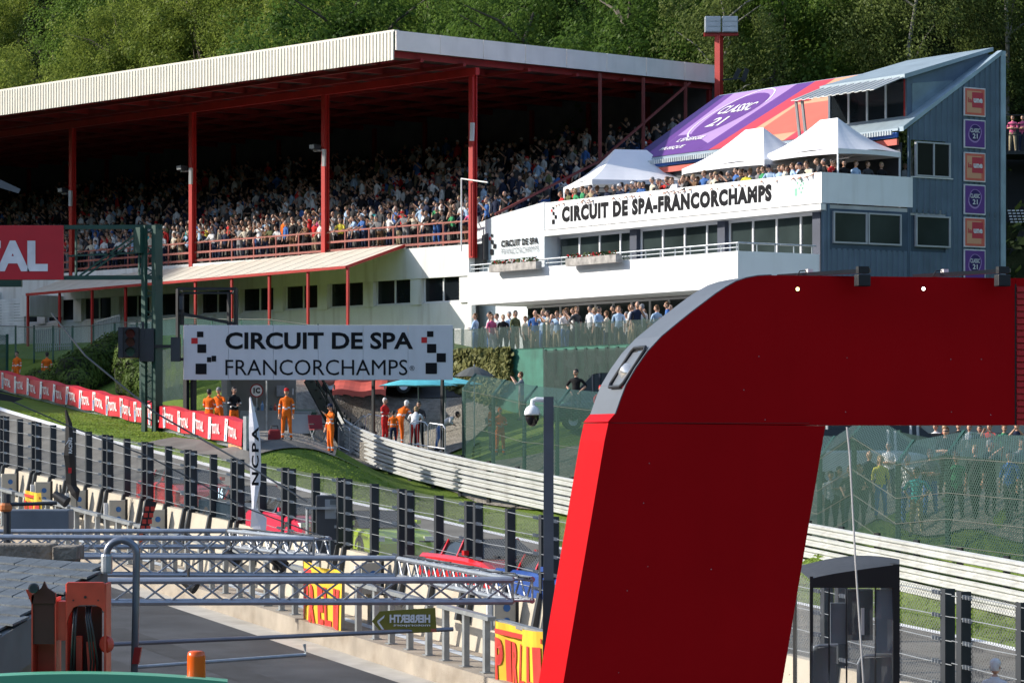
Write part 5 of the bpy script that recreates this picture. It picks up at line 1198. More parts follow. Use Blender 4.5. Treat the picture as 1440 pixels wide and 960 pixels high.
# front rows of the grandstand: individuals
SN = {'first': 0, 'second': 0}
def bay(s):
    k = int(s // 10.85); return ['after the first red column', 'after the second red column', 'after the third red column', 'after the fourth red column'][min(3, max(0, k))]
cnt = {}
SMAX = 40.0
for row, pitch, figs in ((0, .53, ['rail', 'rail_cap', 'rail_l', 'fold', 'down', 'camera', 'rail', 'hips']), (1, .56, ['fold', 'down', 'camera', 'hips', 'down_cap', 'fold_l', 'one'])):
    s = .9
    while s < (SMAX if row == 0 else 36):
        if rnd.random() < (.07 if row == 0 else .10): s += pitch; continue
        fg = rnd.choice(figs); tp, hr = rnd.choice(TOPS + ['white', 'white', 'white', 'pale_blue', 'cream', 'grey']), rnd.choice(HR); cap = 'cap' in fg
        if cap: hr = rnd.choice(['white', 'red', 'navy', 'black', 'blue'])
        b = bay(s); key = (row, b); cnt[key] = cnt.get(key, 0) + 1
        lab = '%s from the right in the %s row %s, %s top%s' % (NTH[cnt[key] - 1], 'rail' if row == 0 else 'second', b, fmt(tp), ', cap' if cap else '')
        w_ = lab.split()
        p = G(s + rnd.uniform(-.08, .08), .62 + row * TD + rnd.uniform(-.08, .12), TZ + row * TR)
        if row == 0: p = G(s, .50 + rnd.uniform(0, .12), TZ)
        person(fg, p, gface + rnd.uniform(-.45, .45), tp, rnd.choice(LEGS), hr, ' '.join(w_[:16]), rnd.uniform(.93, 1.05), 'spectators in the grandstand')
        s += pitch * rnd.uniform(.9, 1.25)
# the rest of the grandstand as one mass
def crowd_mass():
    vs, fs, ms = [], [], []; low = {}
    dg = bpy.context.evaluated_depsgraph_get()
    for k in ('down', 'fold', 'hips', 'one', 'down_cap', 'camera', 'sit', 'sit_cap', 'sit_cam'):
        o = bpy.data.objects.new('x', FIG[k]); COL.objects.link(o); d = o.modifiers.new('d', 'DECIMATE'); d.ratio = .16; dg.update()
        m2 = bpy.data.meshes.new_from_object(o.evaluated_get(bpy.context.evaluated_depsgraph_get())); bpy.data.objects.remove(o)
        low[k] = (np.array([v.co[:] for v in m2.vertices]), [tuple(p.vertices) for p in m2.polygons], [p.material_index for p in m2.polygons]); bpy.data.meshes.remove(m2)
    pal = [SKIN] + list(CL.values()) + list(HAIR.values()) + [SHOE]; nm = ['skin'] + list(CL) + list(HAIR) + ['shoe']; ix = {n: i for i, n in enumerate(nm)}; base = 0
    for r in range(1, 16):
        s = .1 if r > 1 else 36
        smax = 60
        while s < smax:
            s += .56 * rnd.uniform(.9, 1.3)
            if rnd.random() < .08 + (.012 * r): continue
            stand = r < 3 or rnd.random() < .3; k = rnd.choice(['down', 'fold', 'hips', 'one', 'down_cap', 'camera'] if stand else ['sit', 'sit_cap', 'sit_cam']); v, f, m = low[k]; sc = rnd.uniform(.93, 1.05)
            a = gface + rnd.uniform(-.3, .3); c_, s_ = math.cos(a), math.sin(a); M = np.array([[c_, -s_, 0], [s_, c_, 0], [0, 0, 1]]) * sc
            p = G(s, .65 + r * TD + rnd.uniform(-.1, .1), TZ + r * TR - (0 if stand else .43)); vs.append(v @ M.T + np.array(p[:]))
            tp, lg, hr = ix[rnd.choice(TOPS[:33] + ['brown', 'olive', 'red', 'black', 'dark_grey'])], ix[rnd.choice(LEGS)], ix[rnd.choice(['white', 'red', 'navy', 'black']) if 'cap' in k else rnd.choice(HR)]
            mp = {0: 0, 1: tp, 2: lg, 3: ix['shoe'], 4: hr, 5: ix['dark'], 6: ix['white']}
            fs += [tuple(i + base for i in q) for q in f]; ms += [mp[i] for i in m]; base += len(v)
    me = bpy.data.meshes.new('crowd'); me.from_pydata(np.concatenate(vs).tolist(), [], fs)
    for m in pal: me.materials.append(m)
    me.polygons.foreach_set('material_index', ms); me.polygons.foreach_set('use_smooth', [True] * len(ms)); me.update()
    o = bpy.data.objects.new('crowd', me); COL.objects.link(o); o['kind'] = 'stuff'
crowd_mass()
# upper clubhouse balcony
n = 0
for row, pitch in ((0, .42), (1, .55)):
    s = .5; n = 0
    while s < 18.8:
        if rnd.random() < (.05 if row == 0 else .22): s += pitch; continue
        n += 1; fg = rnd.choice(['rail', 'rail_l', 'rail_cap', 'fold', 'camera', 'rail', 'hips'] if row == 0 else ['down', 'fold', 'hips', 'one', 'fold_l', 'camera']); tp = rnd.choice(TOPS)
        if row == 0 and 5.0 < s < 5.5: tp = 'yellow'
        if row == 0 and s > 17 and s < 17.6: tp = 'green'
        hr = rnd.choice(HR) if 'cap' not in fg else rnd.choice(['white', 'navy', 'black']); lab = '%s from the right %s, balcony, %s top' % (NTH[n - 1], 'leaning at the parapet' if row == 0 else 'behind the parapet row', fmt(tp))
        lift = .12 if row == 0 else .22
        person(fg, C(s, .42 + row * .62 + rnd.uniform(-.05, .1), 9.25), R(-56.7) + rnd.uniform(-.5, .4), tp, rnd.choice(LEGS), hr, lab, rnd.uniform(.98, 1.08), 'guests on the upper balcony'); s += pitch * rnd.uniform(.9, 1.35)
for k, (t_, tp) in enumerate(((.9, 'red'), (1.5, 'black'), (2.1, 'pale_blue'), (2.7, 'dark_grey'), (3.4, 'black'))):
    person(['fold', 'hips', 'down', 'fold_l', 'down'][k], C(.45, t_, 9.25), R(33) + rnd.uniform(-.4, .4), tp, 'black', HR[k], 'guest in %s top at the short end of the balcony, %s from the corner' % (fmt(tp), NTH[k]), 1.03, 'guests on the upper balcony')
# clubhouse terrace
terr = [(.02, 'pale_blue'), (.045, 'white'), (.075, 'white'), (.105, 'pink'), (.13, 'black'), (.155, 'white'), (.2, 'olive'), (.25, 'blue'), (.285, 'pale_blue'), (.32, 'cream'), (.35, 'pale_blue'), (.385, 'navy'), (.41, 'white'), (.445, 'white'), (.475, 'dark_grey'), (.51, 'white'), (.545, 'pale_blue'), (.6, 'black'), (.63, 'pale_blue'), (.665, 'white'), (.70, 'black'), (.735, 'navy')]
for k, (a, tp) in enumerate(terr):
    b = Vector((ta.x, ta.y, TFZ)) + tdir * apx(643 + a * 320) + cv * rnd.uniform(.5, 1.2)
    person(rnd.choice(['down', 'fold', 'hips', 'one', 'camera', 'fold_l', 'walk']), b, rnd.uniform(-2.6, 1.2), tp, 'white' if tp == 'pink' else rnd.choice(['navy', 'black', 'blue', 'khaki']), rnd.choice(HR), '%s terrace guest from the left in the near row, in %s top' % (NTH[k], fmt(tp)), rnd.uniform(.96, 1.06), 'guests on the terrace')
for k in range(30):
    tp = rnd.choice(['white', 'white', 'pale_blue', 'grey', 'black', 'navy', 'cream', 'blue', 'brown']); b = Vector((ta.x, ta.y, TFZ)) + tdir * apx(640 + k * 8.8 + rnd.uniform(-4, 4)) + cv * rnd.uniform(1.6, 4.2)
    person(rnd.choice(['down', 'fold', 'hips', 'one', 'fold_l']), b, rnd.uniform(-2.6, 1.2), tp, rnd.choice(['navy', 'black', 'khaki']), rnd.choice(HR), '%s terrace guest from the left in the far row, in %s top' % (NTH[k], fmt(tp)), rnd.uniform(.97, 1.08), 'guests on the terrace')
# marshals
def pad(px, Y): return P(px, 621 + (px - 508) * .155 - (Y - 118.5) * 1.0, Y)
def mar(fig, px, Y, facing, label, top='orange', leg='orange', hair='dark', sc=1.0, z=None):
    p = on(P(px, 0, Y)); 
    if z is not None: p.z = z
    return person(fig, p, facing, top, leg, hair, label, sc, 'track marshals')
mar('m_stand', 403, 110, R(-8), 'marshal in orange overalls and red cap standing on the gravel', hair='red', sc=1.02)
mar('m_fold', 294, 114.5, R(150), 'marshal in orange seen from behind, leftmost of three behind the banner end'); mar('m_hand', 308, 115, R(-20), 'marshal in orange facing out, middle of three behind the banner end', hair='grey')
mar('m_fold', 329, 112.2, R(40), 'marshal in black jacket and orange trousers behind the banner end', top='black', z=.12); mar('m_hand', 465, 113.5, R(-60), 'marshal in orange leaning by the steel stair with hand at his chin', hair='navy')
mar('m_walk', 24, 154, R(-30), 'marshal in orange with a diagonal strap at the far left barrier', z=(620 - 546) / F * 154); mar('m_stand', 66, 149, R(170), 'marshal in orange seen from behind beside the hedge', hair='dark', z=(620 - 549) / F * 149)
mar('m_bend', 561, 119.8, R(150), 'tall marshal in orange and white cap bending over beyond the guard rail', hair='white', sc=1.08, z=pad(561, 119.8).z); 
person('m_stand', pad(553, 119.2), R(170), 'orange', 'navy', 'dark', 'child in orange vest and jeans beside the bending marshal', .74, 'track marshals')
person('m_fold', pad(541, 120.2), R(60), 'red', 'red', 'white', 'person in red and white overalls left of the bending marshal', .98, 'people by the crowd barriers')
person('m_bend', pad(583, 119.3), R(175), 'white', 'red', 'fair', 'person in white top and red trousers bending at the barriers', 1.0, 'people by the crowd barriers')
person('bend', pad(617, 121.5), R(95), 'white', 'blue', 'dark', 'person in white sleeves stooping right of the sign post', 1.0, 'people by the crowd barriers')
person('fold', pad(589, 122.5), R(0), 'dark_grey', 'black', 'dark', 'person in dark clothes standing behind the bending pair', 1.0, 'people by the crowd barriers')
mar('m_fold', 703, 117.5, R(20), 'marshal in orange seen through the green netting', hair='orange'); mar('m_fold', 690, 118.5, R(80), 'second marshal in orange bib behind the green netting', leg='grey')
person('camera', on(P(733, 0, 117.5)), R(-100), 'grey', 'khaki', 'brown', 'man in grey shirt photographing beside the green wall', 1.02, 'onlookers below the terrace').location.z = (620 - 592) / F * 117.5
person('hips', on(P(810, 0, 114.5)), R(-20), 'black', 'black', 'dark', 'man in black shirt and sunglasses above the green netting', 1.05, 'onlookers below the terrace').location.z = (620 - 592) / F * 114.5
person('fold', on(P(845, 0, 113.5)), R(10), 'red', 'navy', 'red', 'onlooker in red cap half hidden by the arch', 1.0, 'onlookers below the terrace').location.z = (620 - 612) / F * 113.5
# spectators behind the right fence
rs = [(1168, 88, 'white', 'down'), (1180, 88, 'grey', 'fold'), (1196, 87, 'black', 'hips'), (1209, 86, 'dark_grey', 'fold_l'), (1238, 88, 'yellow', 'down'), (1250, 92, 'white', 'fold'), (1277, 79.6, 'white', 'one'), (1289, 78.6, 'teal', 'hips'), (1308, 79.4, 'grey', 'fold'), (1345, 77.2, 'green', 'down'), (1372, 76.5, 'dark_grey', 'walk'), (1392, 75.6, 'black', 'camera'), (1420, 74.2, 'blue', 'walk'), (1436, 74.5, 'grey', 'down'), (1222, 90, 'navy', 'one'), (1330, 83, 'black', 'fold')]
for k, (px, Y, tp, fg) in enumerate(rs):
    person(fg, on(P(px, 0, Y)), rnd.uniform(-.8, .8), tp, rnd.choice(['navy', 'black', 'dark_grey', 'blue']) if tp != 'teal' else 'khaki', HR[k % 6], 'spectator in %s top behind the right-hand wire fence, %s from the left' % (fmt(tp), NTH[sorted(r[0] for r in rs).index(px)]), rnd.uniform(.95, 1.04), 'spectators behind the right fence')
hp = [(1253, 'cream'), (1283, 'red'), (1292, 'white'), (1316, 'white'), (1328, 'red'), (1348, 'black'), (1363, 'white'), (1377, 'navy'), (1392, 'red'), (1412, 'green'), (1430, 'navy')]
for k, (px, tp) in enumerate(hp):
    Yh = 108 - k * .4; p = P(px, 596 + (k * 7 % 5), Yh); p.z -= 1.72
    person(rnd.choice(['fold', 'down', 'hips', 'camera']), p, rnd.uniform(-.7, .7), tp, 'navy', HR[k % 6], 'head and shoulders in %s top above the black hoarding, %s from the left' % (fmt(tp), NTH[k]), 1, 'spectators above the black hoarding')
tag(MB().obox(P(1225, 650, 106.5), P(1500, 650, 104.6) - P(1225, 650, 106.5), (0, .15, 0), (0, 0, 41 / F * 106)).build('hoarding', BLACK), 'low black hoarding in front of the far right spectators', 'hoarding')
MB().obox(P(1180, 642, 106.9) + Vector((0, 0, 0)), P(1500, 642, 105.2) - P(1180, 642, 106.9), (0, 6, 0), (0, 0, -.6)).build('spectator_bank', GRAVEL, kind='structure')
# person in the tower window and the two on the far stair
person('down', C(.9, 5.0, 9.3), R(33), 'white', 'navy', 'fair', 'person sitting inside the blue tower window', .95).location.z = 9.45
# ------------------------------------------------------------------ racing cars on the track
def track_pt(px, frac):
    s = s_of(px); a = W(s, -.05, -2.2); es = [((e - FA).dot(fd) - 3, e) for e in EDGE]; es.sort(key=lambda x: x[0])
    xs = [e[0] for e in es]; b = Vector([np.interp(s, xs, [e[1][i] for e in es]) for i in range(3)]); return a.lerp(b, frac)
def race_car(px, frac, label, body, roof, number=None, flip=1):
    p = track_pt(px, frac); t = thing('racing_car', label, 'car', p + UP * .02, math.atan2(-fd.y, -fd.x), 'racing cars on the track')
    L, Wd = 4.5, 1.92
    loft_vehicle(t, [(-L / 2, .3, .78, .88), (-L / 2 + .2, .14, .88, .98), (-.9, .12, .88, 1), (.7, .12, .84, 1), (1.6, .12, .76, .98), (L / 2 - .2, .12, .6, .92), (L / 2, .15, .45, .78)], [(-1.75, .86, .87), (-.8, .87, 1.22), (.15, .85, 1.25), (1.15, .82, .83)], Wd, body, GLASS, (-1.32, 1.35), .2, roof, .33)
    MB().box(-2.25, -1.95, -.85, .85, 1.12, 1.15).obox((-2.1, -.5, .85), (.08, 0, 0), (0, .04, 0), (0, 0, .27)).obox((-2.1, .46, .85), (.08, 0, 0), (0, .04, 0), (0, 0, .27)).build('rear_wing', BLACK, t, local=True)
    MB().box(2.1, 2.36, -.86, .86, .07, .11).build('splitter', BLACK, t, local=True)
    for sgn in (-1, 1): MB().obox((1.95, sgn * .7 - .14, .5), (.22, 0, .0), (0, .28, 0), (0, 0, .12)).build('headlight', mat('headlamp'), t, local=True); MB().obox((.7, sgn * .92 - .06, .9), (.14, 0, 0), (0, .12, 0), (0, 0, .11)).build('mirror', body, t, local=True)
    if number:
        q = p + fn * 1.0; text(number, p + UP * .92 + fn * (.97) + fd * .1, -fd, UP, .42, .3, mat('number_blue', (.5, .7, .9), .5), t, bold=.03)
PR, PK, PY, PBL = mat('racing_red', (.55, .015, .02), .2, spec=.8, var=.05), mat('racing_dark', (.02, .035, .05), .2, spec=.8), mat('racing_lime', (.45, .62, .06), .25, spec=.8, var=.05), mat('racing_rose', (.60, .03, .07), .25, spec=.8)
race_car(222, .20, 'red racing car farthest along the track behind the pit fence', PR, PR)
race_car(318, .16, 'dark racing car with red roof and pale blue number behind the pit fence', PK, PR, '16')
race_car(392, .13, 'rose red racing car in front of the lime one behind the fence', PBL, PK)
race_car(478, .17, 'lime green racing car behind the grey cabinet', PY, PY)
race_car(655, .10, 'red racing car nearest the middle of the pit fence', PR, PR)
race_car(760, .12, 'red and blue racing car beside the grey camera pole', mat('racing_blue', (.03, .08, .3), .2, spec=.8), PR)
# ------------------------------------------------------------------ pit wall and debris fence
PWM = mat('pit_wall_render', (.50, .445, .355), .85, var=.08, scale=1.0, stain=.35, bump=.15)
pw = thing('pit_wall', 'sloping beige concrete pit wall carrying the debris fence', 'wall', W(20, .5, PB)); mb = MB()
NB = 26; S0_, DS = s_of(1404) - 4.6, None
pair_px = [8, 52, 102, 152, 207, 268, 335, 408, 489, 577, 675, 775]
pair_s = [s_of(x) for x in pair_px]; step = (pair_s[0] - pair_s[-1]) / 11
allp = [pair_s[-1] + step * k for k in range(-6, 14)]
for s in allp:
    a, b = s + .006, s + step - .006
    mb.hull8([W(a, -.12, -3.4), W(b, -.12, -3.4), W(b, .36, -3.4), W(a, .36, -3.4), W(a, -.12, -1.78), W(b, -.12, -1.78), W(b, .12, -1.78), W(a, .12, -1.78)])
mb.build('wall_block', PWM, pw)
df = thing('debris_fence', 'tall debris fence of dark steel posts, wire mesh and cables along the pit wall', 'fence', W(20, 0, -1.7))
CNET = netmat('chain_net', (.15, .16, .165), .085, .19, 0, .3, .5)
for s in allp:
    for d, tw in ((-.26, 1), (.26, 1), (step / 2, 0)):
        q = s + d; m1 = MB()
        m1.bar(W(q, .05, -1.75), W(q, .05, .02), .20, .12, up=fd); m1.bar(W(q, .10, -1.72), W(q, .32, -2.75), .20, .12, up=fd)
        m1.bar(W(q + .115, .11, -1.75), W(q + .115, .11, .02), .03, .05, up=fd)
        m1.build('post', mat('post_steel', (.03, .036, .045), .5, .1, var=.25, streak=.3), df)
    mb = MB()
    for a, b in ((s + .26, s + step / 2), (s + step / 2, s + step - .26)):
        mb.sheet([W(a, -.03, -1.76), W(b, -.03, -1.76)], [W(a, -.03, -.02), W(b, -.03, -.02)])
    mb.build('mesh_panel', CNET, df)
mb = MB()
for dz in (-1.62, -1.25, -.85, -.45, -.06):
    for s in allp:
        pts = [W(s + step * i / 4, .14, dz + random.uniform(-.02, .02)) for i in range(5)]; mb.tube(pts, .009, 5, cap=False)
mb.build('cable', GALV, df)
mb = MB()
for s in allp:
    for d in (.26, step - .26):
        for dz in (-1.62, -1.25, -.85, -.45, -.06):
            for k in range(3): p = W(s + d + (.14 + .1 * k) * (1 if d < 1 else -1), .14, dz); mb.box(p.x - .03, p.x + .03, p.y - .03, p.y + .03, p.z - .035, p.z + .035)
mb.build('cable_clamps', GALV, df, kind='stuff')
# cabinets with blue discs on the wall
CABM = mat('cabinet_cream', (.48, .45, .38), .6, var=.05, streak=.2); DISC = mat('blue_disc', (.03, .15, .42), .5)
for k, (px, nmx) in enumerate(zip((36, 84, 134, 190, 246, 552, 742), ('leftmost', 'second', 'third', 'fourth', 'fifth', 'sixth', 'rightmost'))):
    s = s_of(px) ; p0 = W(s, .36, -2.62); t = thing('equipment_cabinet', '%s cream cabinet with blue discs on the pit wall%s' % (nmx, '' if k in (0, 6) else ' counted from the left'), 'cabinet', p0, 0, 'cabinets on the pit wall')
    MB().obox(p0, fd * -.16, fn * .52, UP * .78).build('case', CABM, t, bevel=.015); MB().obox(p0 - fn * .075 + UP * -.03, fd * -.16, fn * .07, UP * .84).build('side_plate', BLACK, t)
    for z in (.2, .5):
        MB().lathe([(.001, 0), (.085, 0), (.085, .01), (.001, .012)], p0 + fd * -.163 + fn * .22 + UP * z, 16, axis=-fd).build('disc', DISC, t)
    MB().obox(p0 + fn * .525, fd * -.05, fn * .12, UP * .7).build('bright_edge', LW, t)
    MB().bar(p0 + fd * -.08 + fn * .26, p0 + fd * -.08 + fn * .26 - UP * .75, .1).build('pedestal', GALV, t)
# handrail segments along the platform edge
RAILG = mat('rail_galv', (.30, .32, .33), .5, .4, var=.2, scale=4, streak=.3)
seg = 3.1; s = s_of(745) - 13; k = 0
# anchor: a segment starts at photo column 702 near the edge
s_ref = (Vector(P(703, 0, 68.9)) - FA).dot(fd)
for k in range(-3, 19):
    a = s_ref + k * 3.3 - 2.9; b = a + 2.9
    t = thing('handrail', 'flat-topped steel handrail on the pit platform, %s counted from the arch' % NTH[k + 3], 'handrail', W(a, 1.7, PB), 0, 'handrails on the pit platform')
    MB().bar(W(a, 1.7, PB + 1.2), W(b, 1.7, PB + 1.2), .2, .09).build('top_rail', RAILG, t)
    for d in (.3, 1.45, 2.6): MB().bar(W(a + d, 1.7, PB), W(a + d, 1.7, PB + 1.155), .13, .13, up=fd).bar(W(a + d - .12, 1.7, PB + .012), W(a + d + .12, 1.7, PB + .012), .24, .02).build('post', RAILG, t)
# hanging yellow and red banners
YEL = mat('banner_yellow', (.78, .50, .02), .6, var=.06)
def hang(label, s, n, Wd, H, txt, seed, scale=.8, dzt=1.25):
    t = thing('hanging_banner', label, 'banner', W(s, n, PB + 1.2), 0, 'yellow banners on the handrails'); rnd = random.Random(seed)
    f = lambda a, h, o=0: W(s - a * Wd, n + .14 + .07 * math.sin(a * 9 + seed + h) + o + .03 * math.sin(a * 23), PB + dzt - h * H - .05 * math.sin(a * 3.1))
    mb = MB(); N = 22
    for i in range(N):
        for j in range(6): mb.poly([f(i / N, (j + 1) / 6), f((i + 1) / N, (j + 1) / 6), f((i + 1) / N, j / 6), f(i / N, j / 6)])
    mb.build('cloth', YEL, t, smooth=True); mb = MB()
    for i in range(N): mb.poly([f(i / N, 1, .012), f((i + 1) / N, 1, .012), f((i + 1) / N, .97, .012), f(i / N, .97, .012)])
    for h in range(6): mb.poly([f(0, h / 6, .012), f(.015, h / 6, .012), f(.015, (h + 1) / 6, .012), f(0, (h + 1) / 6, .012)])
    mb.build('hem', BLACK, t)
    q = MB(); L = len(txt)
    for ci, chx in enumerate(txt):
        tmx = text(chx, (0, 0, 0), X, Z, 1, 1, LW, None, None, bold=.045)
        # cut the letters fine so that they follow the folds
        for fc in tmx.f:
            q.poly([f((ci + .12 + tmx.v[i].x * .78) / L * .94 + .03, .86 - tmx.v[i].z * scale * .85, .025) for i in fc])
    q.poly([f(.03 + .94 * .12 / L, .10, .025), f(.97, .10, .025), f(.97, .17, .025), f(.03 + .94 * .12 / L, .17, .025)])
    q.build('lettering', mat('banner_red_ink', (.62, .03, .02), .6), t)
hang('yellow banner with red letters hanging beside the red arch', s_ref - .25, 1.7, 2.3, 1.5, 'PIRELLI', 1, .75)
hang('yellow banner with red letters behind the trusses, on the middle handrail', (P(427, 0, 79.9) - FA).dot(fd), 1.7, 2.9, 1.75, 'PIRELLI', 4, .7, 1.45)
hang('small yellow and red banner on the handrail at the left edge', (P(45, 0, 103.6) - FA).dot(fd), 1.7, 1.5, 1.2, 'PIRELLI', 7, .7, 1.45)
# feather flags
def feather(label, pts_l, pts_r, Y, m, base):
    t = thing('feather_flag', label, 'flag', base); mb = MB(); n = len(pts_l)
    for i in range(n - 1):
        a, b, c, d = P(*pts_l[i], Y), P(*pts_r[i], Y), P(*pts_r[i + 1], Y), P(*pts_l[i + 1], Y); w_ = lambda k: Vector((0, .06 * math.sin(k * 1.7), 0)); 
        m1, m2 = a.lerp(b, .5) + Vector((0, -.05, 0)), d.lerp(c, .5) + Vector((0, -.05, 0)); mb.poly([d + w_(i + 1), m2 + w_(i + 1), m1 + w_(i), a + w_(i)]); mb.poly([m2 + w_(i + 1), c + w_(i + 1), b + w_(i), m1 + w_(i)])
    mb.build('cloth', m, t, smooth=True); return t
Yf = 84
ft = feather('tall white feather flag with black letters by the pit fence', [(351, 558), (350, 580), (350, 600), (350.5, 620), (351, 650), (352, 680), (354, 705), (354, 715), (352, 740), (362, 747)], [(353, 558), (359, 580), (364, 600), (366.5, 620), (367, 650), (366, 680), (361, 705), (360, 714), (375, 728), (374, 745)], Yf, mat('flag_white', (.78, .78, .85), .6, var=.03), P(358, 790, Yf))
text('NCPA', P(364, 682, Yf - .17), Z, -X, 82 / F * Yf, 10 / F * Yf, INK, ft, bold=.03, depth=.0, space=1.25)
pts = [P(357, 800, Yf), P(358, 700, Yf), P(353, 620, Yf), P(350.5, 560, Yf)]; MB().tube([p + Vector((0, .08, 0)) for p in pts], .02, 6).build('pole', GALV, ft)
Yf2 = 99
f2 = feather('black feather flag with a small white and red print, left part of the pit fence', [(91, 576), (92, 595), (92, 620), (90, 640), (93, 665), (92, 680), (100, 695), (107, 702)], [(94, 576), (101, 595), (104, 620), (105, 640), (106, 665), (108, 683), (113, 688), (110, 704)], Yf2, mat('flag_black', (.018, .015, .015), .7), P(110, 745, Yf2))
text('RACING', P(101.5, 637, Yf2 - .17), Z, -X, 22 / F * Yf2, 5 / F * Yf2, LW, f2, bold=.02, depth=.0); MB().poly([P(91, 627, Yf2 - .17), P(97, 617, Yf2 - .17), P(101, 623, Yf2 - .17), P(97, 620, Yf2 - .17)]).build('chevron', LW, f2); MB().obox(P(96, 665, Yf2 - .17), (.1, 0, 0), (0, .01, 0), (0, 0, .17)).build('red_mark', REDL, f2)
MB().tube([P(110, 745, Yf2), P(107, 690, Yf2 + .1), P(104, 620, Yf2 + .1), P(92.5, 576, Yf2 + .1)], .022, 6).build('pole', DKGREY, f2)
# grey control cabinet in front of the fence
sc_ = (P(463, 0, 84) - FA).dot(fd); Yc = 82.5; c0, c1 = P(444, 782, Yc), P(486, 696, Yc)
cab = thing('control_cabinet', 'tall dark grey cabinet with a pale screen panel on legs before the fence', 'cabinet', Vector((c0.x, Yc, c0.z - 1)))
MB().obox(c0, (c1.x - c0.x, 0, 0), (0, .7, 0), (0, 0, c1.z - c0.z)).build('case', mat('cabinet_dark', (.05, .055, .065), .5), cab, bevel=.03)
MB().obox(P(457, 729, Yc - .02), (.48, 0, 0), (0, .03, 0), (0, 0, .5)).build('screen', mat('screen_grey', (.28, .31, .34), .3), cab); MB().obox(P(464, 709, Yc - .04), (.25, 0, 0), (0, .03, 0), (0, 0, .12)).build('dial', mat('dial_grey', (.12, .14, .15), .4), cab)
for dx in (448, 480): p = P(dx, 782, Yc + .3); MB().bar(p, p - UP * 2.1, .1).build('leg', GALV, cab)
MB().bar(P(430, 714, Yc - .1), P(486, 714, Yc - .1), .08, .06).bar(P(432, 714, Yc - .1), P(432, 780, Yc - .1), .06).build('bracket_arm', GALV, cab)
# ------------------------------------------------------------------ camera pole
Yp = 66.0; cp = thing('camera_pole', 'dark grey pole carrying a white domed security camera', 'camera', P(772, 960, Yp))
MB().bar(P(771.5, 985, Yp), P(771.5, 815, Yp), .24, .26, up=(0, 1, 0)).build('lower_post', DKGREY, cp); MB().obox(P(764.5, 817, Yp - .09), (.205, 0, 0), (0, .18, 0), (0, 0, 259 / F * Yp)).build('upper_post', mat('pole_grey', (.12, .14, .17), .4, .4, streak=.2), cp)
MB().tube([P(765, 562, Yp), P(754, 561.5, Yp), P(749.5, 563, Yp), P(748.5, 570, Yp)], .05, 8).build('arm', CLEANW, cp)
cc = P(748.5, 581, Yp); r0 = 11.2 / F * Yp
MB().lathe([(.001, .17), (r0 * .35, .165), (r0 * .75, .12), (r0 * .97, .05), (r0, 0), (r0, -.03), (r0 * .9, -.035), (.001, -.035)], cc, 24).build('hood', CLEANW, cp, smooth=True)
MB().lathe([(r0 * .86, -.04), (r0 * .86, -.12), (r0 * .6, -.22), (r0 * .3, -.26), (.001, -.27)], cc, 24).build('dome', mat('black_gloss', (.008, .008, .01), .08, spec=.8), cp, smooth=True)
# ------------------------------------------------------------------ trusses over the pit lane
def truss(mb, a, b, w_=.29, h=.30, r=.042, bay=.40):
    a, b = Vector(a), Vector(b); d = (b - a).normalized(); L = (b - a).length; sd_ = Vector((-d.y, d.x, 0)).normalized() * w_ / 2; up = UP * h / 2
    cs = [sd_ + up, sd_ - up, -sd_ - up, -sd_ + up]
    for c in cs: mb.tube([a + c, b + c], r, 8)
    n = max(2, int(L / bay))
    for i in range(n):
        p, q = a + d * (L * i / n), a + d * (L * (i + 1) / n)
        for k in range(4):
            c0, c1 = cs[k], cs[(k + 1) % 4]
            mb.tube([p + (c0 if i % 2 else c1), q + (c1 if i % 2 else c0)], .016, 5, cap=False)
    for k in range(4): mb.tube([a + cs[k], a + cs[(k + 1) % 4]], .016, 5); mb.tube([b + cs[k], b + cs[(k + 1) % 4]], .016, 5)
TRM = mat('truss_alu', (.40, .42, .46), .36, .6, var=.15, scale=6)
def frame(label, A, B, C_, D, h):
    t = thing('lighting_truss', label, 'truss', D, 0, 'aluminium trusses over the pit lane')
    for p, q in ((A, B), (B, C_), (C_, D)):
        mb = MB(); d = (q - p).normalized(); truss(mb, p + d * .17, q - d * .17, .29, h); mb.build('truss_beam', TRM, t)
    return t
h2 = 30 / F * 45
A2, B2, C2, D2 = P(-300, 792, 54.5), P(570, 797, 54.5), P(738, 830, 45), P(-300, 832, 45)
f2_ = frame('nearer aluminium truss frame, its open corner pointing right over the pit lane', A2, B2, C2, D2, h2)
A1, B1, C1, D1 = P(-200, 758, 62), P(330, 757, 62), P(455, 770, 54.6), P(-200, 765.5, 54.6)
f1_ = frame('farther aluminium truss frame, ending in front of the grey cabinet', A1, B1, C1, D1, .30)
for t, p, q in ((f2_, A2, D2), (f1_, A1, D1)): MB().tube([p, p - UP * 4.2], .06, 8).tube([q, q - UP * 4.2], .06, 8).build('leg', TRM, t)
rnd = random.Random(9)
for nm_, a, b, cx in (('black cable bundle clipped along the nearer truss side', B2, C2, .16), ('black cable bundle clipped along the farther truss side', B1, C1, .16)):
    mb = MB()
    for k in range(3): mb.tube([a.lerp(b, i / 16) + UP * (.17 + rnd.uniform(0, .05)) + Vector((rnd.uniform(-.12, .12), 0, 0)) for i in range(17)], .012, 5)
    tag(mb.build('cable', BLACK), nm_, 'cable', 'cables on the trusses')
def spot(px, py, Y, label):
    p = P(px, py, Y); t = thing('truss_lamp', label, 'lamp', p, 0, 'lamps hung in the trusses'); MB().lathe([(.001, -.16), (.07, -.15), (.09, 0), (.11, .16), (.001, .16)], p, 12, axis=(.8, -.3, -.5)).build('can', BLACK, t); MB().bar(p, p + UP * .25, .03).build('bracket', BLACK, t)
